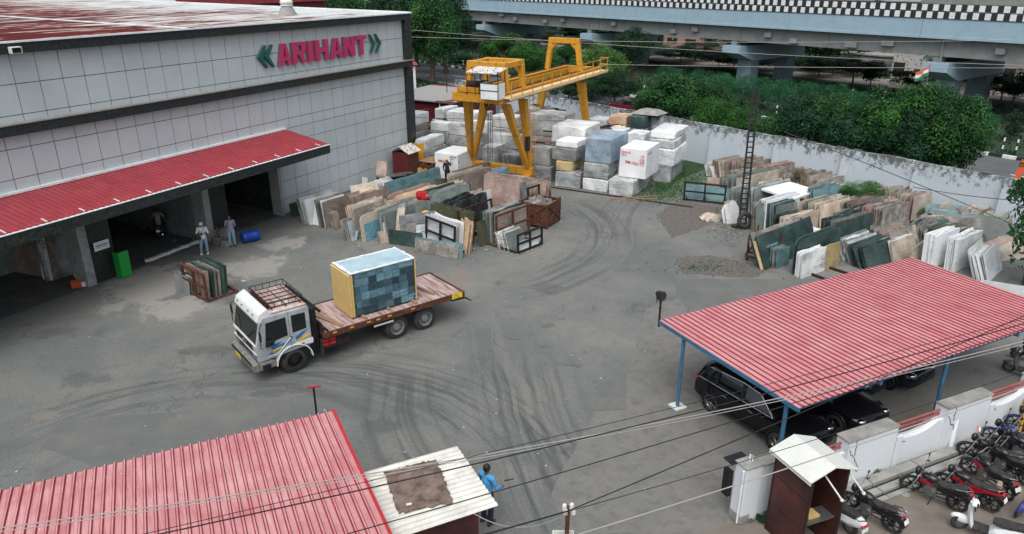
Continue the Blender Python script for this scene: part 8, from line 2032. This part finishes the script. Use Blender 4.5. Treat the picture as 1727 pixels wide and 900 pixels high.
treepx(660, -30, 85, 110, 'weep', 'mid', 'tall drooping tree behind the hall roof', 4); treepx(590, -25, 88, 110, 'near', 'mid', 'green tree behind the hall roof, centre', 3); treepx(520, -25, 90, 110, 'near', 'mid', 'green tree behind the hall roof, left of centre', 3); treepx(450, -30, 92, 90, 'near', 'dark', 'dark tree behind the red rear roof', 3)
treepx(735, 110, 69.5, 50, 'near', 'mid', 'low green bush right behind the white shelter post', .3)
# background under and beyond the flyover
random.seed(44)
BG = [(740, 60, 100), (770, 50, 104), (800, 62, 100), (835, 70, 98), (870, 55, 108), (905, 55, 100), (945, 48, 110), (975, 60, 104), (1010, 66, 106), (1045, 62, 112), (1085, 70, 106), (1150, 78, 100), (1175, 72, 104), (1215, 84, 98), (1240, 88, 100), (1310, 90, 102), (1385, 96, 100), (1410, 92, 104), (1445, 98, 96), (1475, 102, 97), (1535, 118, 96), (1640, 108, 104), (1700, 120, 98), (1722, 118, 96), (1095, 84, 99), (1278, 92, 99), (1355, 94, 106)]
wd = ['far left', 'left', 'mid-left', 'middle', 'mid-right', 'right', 'far right']
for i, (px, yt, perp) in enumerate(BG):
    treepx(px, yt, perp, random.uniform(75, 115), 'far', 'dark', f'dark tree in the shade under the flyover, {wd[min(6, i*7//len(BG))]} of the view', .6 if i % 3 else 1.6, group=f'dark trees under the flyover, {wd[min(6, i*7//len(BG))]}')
SECT = ['above the hall roof', 'over the hall corner', 'above the crane cabin', 'above the crane walkway', 'above the maroon car', 'above the lettered cube', 'above the ladder mast', 'left of the flag', 'over the flag', 'right of the flag']
for j, (pp, n_) in enumerate(((116, 28), (132, 26), (150, 22))):
    for i in range(n_):
        px = 400+i*1380/n_+random.uniform(-12, 12); perp = pp+random.uniform(-5, 5)
        if 1110 < px < 1200 and j == 0 or 1500 < px < 1570 and j == 0: continue
        p, _ = at_perp(px, 40, perp); dist = p.length
        tree(p.x, p.y, random.uniform(7.5, 10.5) if j else random.uniform(5, 7), dist*.028+1.8, 'far', ['dark', 'mid', 'dark'][i % 3], f'{["dark", "mid-green", "dark"][i % 3]} tree beyond the flyover, {["nearest", "middle", "rear"][j]} row, {SECT[min(9, int((px-400)/138))]}', .4, f'trees beyond the flyover, {["nearest", "middle", "rear"][j]} row, {SECT[min(9, int((px-400)/138))]}')
# tall trees closing the view behind the hall
for i in range(14):
    px = 425+i*25; d_ = ray(px, 30); t_ = (100+10*(i % 3))/d_.y; tree(d_.x*t_, d_.y*t_, 12.6-(i % 3), 4.5, 'near', ['mid', 'dark'][i % 2], f'tall {["mid-green", "dark"][i % 2]} tree behind the hall, {["first", "second", "third", "fourth", "fifth", "sixth", "seventh"][i//2]} of its shade from the left', 1.5, 'tall trees behind the hall')
# leafy branch at the right edge: small peepal tree whose crown enters the frame
p = G(1728, 480)
me = crown('crown', 91, 3800, .062, 26, hollow=.3); me.materials.append(LM['mid'])
t = thing('leafy_tree', 'near leafy tree with large leaves entering at the right edge', 'tree', p)
o = bpy.data.objects.new('crown', me); link(o, t); o.location = (.15, 0, 3.2); o.scale = (2.1, 2.1, 3.0)
k = bpy.data.objects.new('trunk', trunkmesh(2)); link(k, t); k.scale = (3.6, 3.6, 5.5)
me = crown('crown', 92, 700, .09, 9, hollow=.2); me.materials.append(LM['yellow']); o = bpy.data.objects.new('young_leaves', me); link(o, t); o.location = (-.6, 0, 5.4); o.scale = (1.3, 1.3, .9)
# bush on the slabs, dry bush, weeds
def bush(px, py, z, r, h, col, label, kind='fuzzy', n='bush'):
    p = G(px, py, z); key = (kind, 0, col); getcrown(kind, 0)
    if key not in CR: m2 = CR[(kind, 0)].copy(); m2.materials.clear(); m2.materials.append(LM[col]); CR[key] = m2
    o = bpy.data.objects.new(n, CR[key]); link(o); o.location = p+Vector((0, 0, h*.4)); o.scale = (r, r, h/1.5); tag(o, label, 'bush'); return o
bush(1457, 332, 1.0, 1.5, 1.1, 'bright', 'bright green weedy bush growing on the slab rows'); bush(1425, 330, .9, .8, .5, 'bright', 'small weedy tuft left of the bright green bush')
bush(1338, 330, .2, .8, 1.9, 'dry', 'dry straw-coloured bush among the rear slabs', 'weep'); bush(1242, 384, 0, .35, .3, 'bright', 'small green weed at the foot of the ladder mast')
bush(1434, 256+0, .0, .5, 2.6, 'dry', 'dry creeper on the middle wall buttress', 'weep') if False else None
bush(1551, 362, .1, .9, .6, 'bright', 'weeds between the blotchy slabs and the red-brown slab'); bush(1640, 372, .1, 1.0, .7, 'yellow', 'weeds under the leafy branch by the wall')
bush(1562, 358, 0, .8, .5, 'mid', 'creeper at the foot of the right buttress'); bush(1476, 798, 0, .22, .25, 'bright', 'small weed at the foot of the front wall'); bush(1290, 875, 0, .35, .2, 'mid', 'weeds at the foot of the guard cabin'); bush(1258, 872, 0, .3, .15, 'mid', 'weeds at the foot of the gate pillar')
bush(1690, 398, 0, .9, .8, 'mid', 'green weeds against the wall at the right edge')
# grass on the strip by the wall
random.seed(6); b = MB()
for px, py, sx, sy, n in ((1130, 318, 28, 10, 1500), (1165, 300, 22, 8, 900), (1110, 330, 25, 6, 500), (1240, 285, 40, 5, 400), (1255, 356, 20, 4, 150), (1185, 452, 30, 4, 150), (1440, 330, 60, 12, 500)):
    for _ in range(n):
        p = G(px+random.gauss(0, sx), py+random.gauss(0, sy)); a = random.uniform(0, 6.3); h = random.uniform(.05, .16); w = Vector((math.cos(a), math.sin(a), 0))*.03; t = Vector((random.uniform(-.06, .06), random.uniform(-.06, .06), h))
        b.v += [tuple(p-w), tuple(p+w), tuple(p+t)]; k = len(b.v)-3; b.f.append((k, k+1, k+2)); b.m.append(0)
me = bpy.data.meshes.new('grass'); me.from_pydata(b.v, [], b.f); me.materials.append(LM['bright']); o = bpy.data.objects.new('grass', me); link(o); tag(o, kind='stuff')
# rough undergrowth on the median and beyond
b = MB(); random.seed(16)
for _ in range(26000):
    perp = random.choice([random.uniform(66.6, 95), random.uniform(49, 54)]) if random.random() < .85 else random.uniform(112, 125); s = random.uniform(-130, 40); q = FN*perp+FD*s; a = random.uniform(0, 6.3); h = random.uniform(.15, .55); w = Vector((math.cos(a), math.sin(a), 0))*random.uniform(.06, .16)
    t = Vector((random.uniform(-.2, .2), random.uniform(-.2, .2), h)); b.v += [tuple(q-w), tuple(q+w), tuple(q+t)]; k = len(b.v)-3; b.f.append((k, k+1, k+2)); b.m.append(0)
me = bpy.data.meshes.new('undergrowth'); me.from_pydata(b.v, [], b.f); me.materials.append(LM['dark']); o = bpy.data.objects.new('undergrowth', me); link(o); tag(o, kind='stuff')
# slabs beyond the 300 that show largest are kept as one mass
allsl = [o for o in S.collection.objects if o.name.startswith('stone_sheet') and o.parent is None]
bpy.context.view_layer.update()
def score(o):
    c = o.matrix_world.translation; d = (c-CAM).length; L_ = o.dimensions.x*o.dimensions.z; return L_/d/d*(1 if o['label'].startswith('front') or not o.get('group') else .35)
allsl.sort(key=score, reverse=True); rest = allsl[292:]
bm = bmesh.new(); mats_ = []
for o in rest:
    m_ = o.data.materials[0]
    if m_ not in mats_: mats_.append(m_)
    me = o.data.copy(); me.transform(o.matrix_world)
    for p_ in me.polygons: p_.material_index = mats_.index(m_)
    bm.from_mesh(me); bpy.data.meshes.remove(me); bpy.data.objects.remove(o)
me = bpy.data.meshes.new('stacked_slabs'); bm.to_mesh(me); bm.free()
for m_ in mats_: me.materials.append(m_)
tag(link(bpy.data.objects.new('stacked_slabs', me)), 'many further thin stone slabs standing within the leaning rows', 'stone slab', kind='stuff')
for o_ in bpy.data.objects:
    if 'label' in o_ and len(o_['label'].split()) > 16: print('LONG', o_['label'])
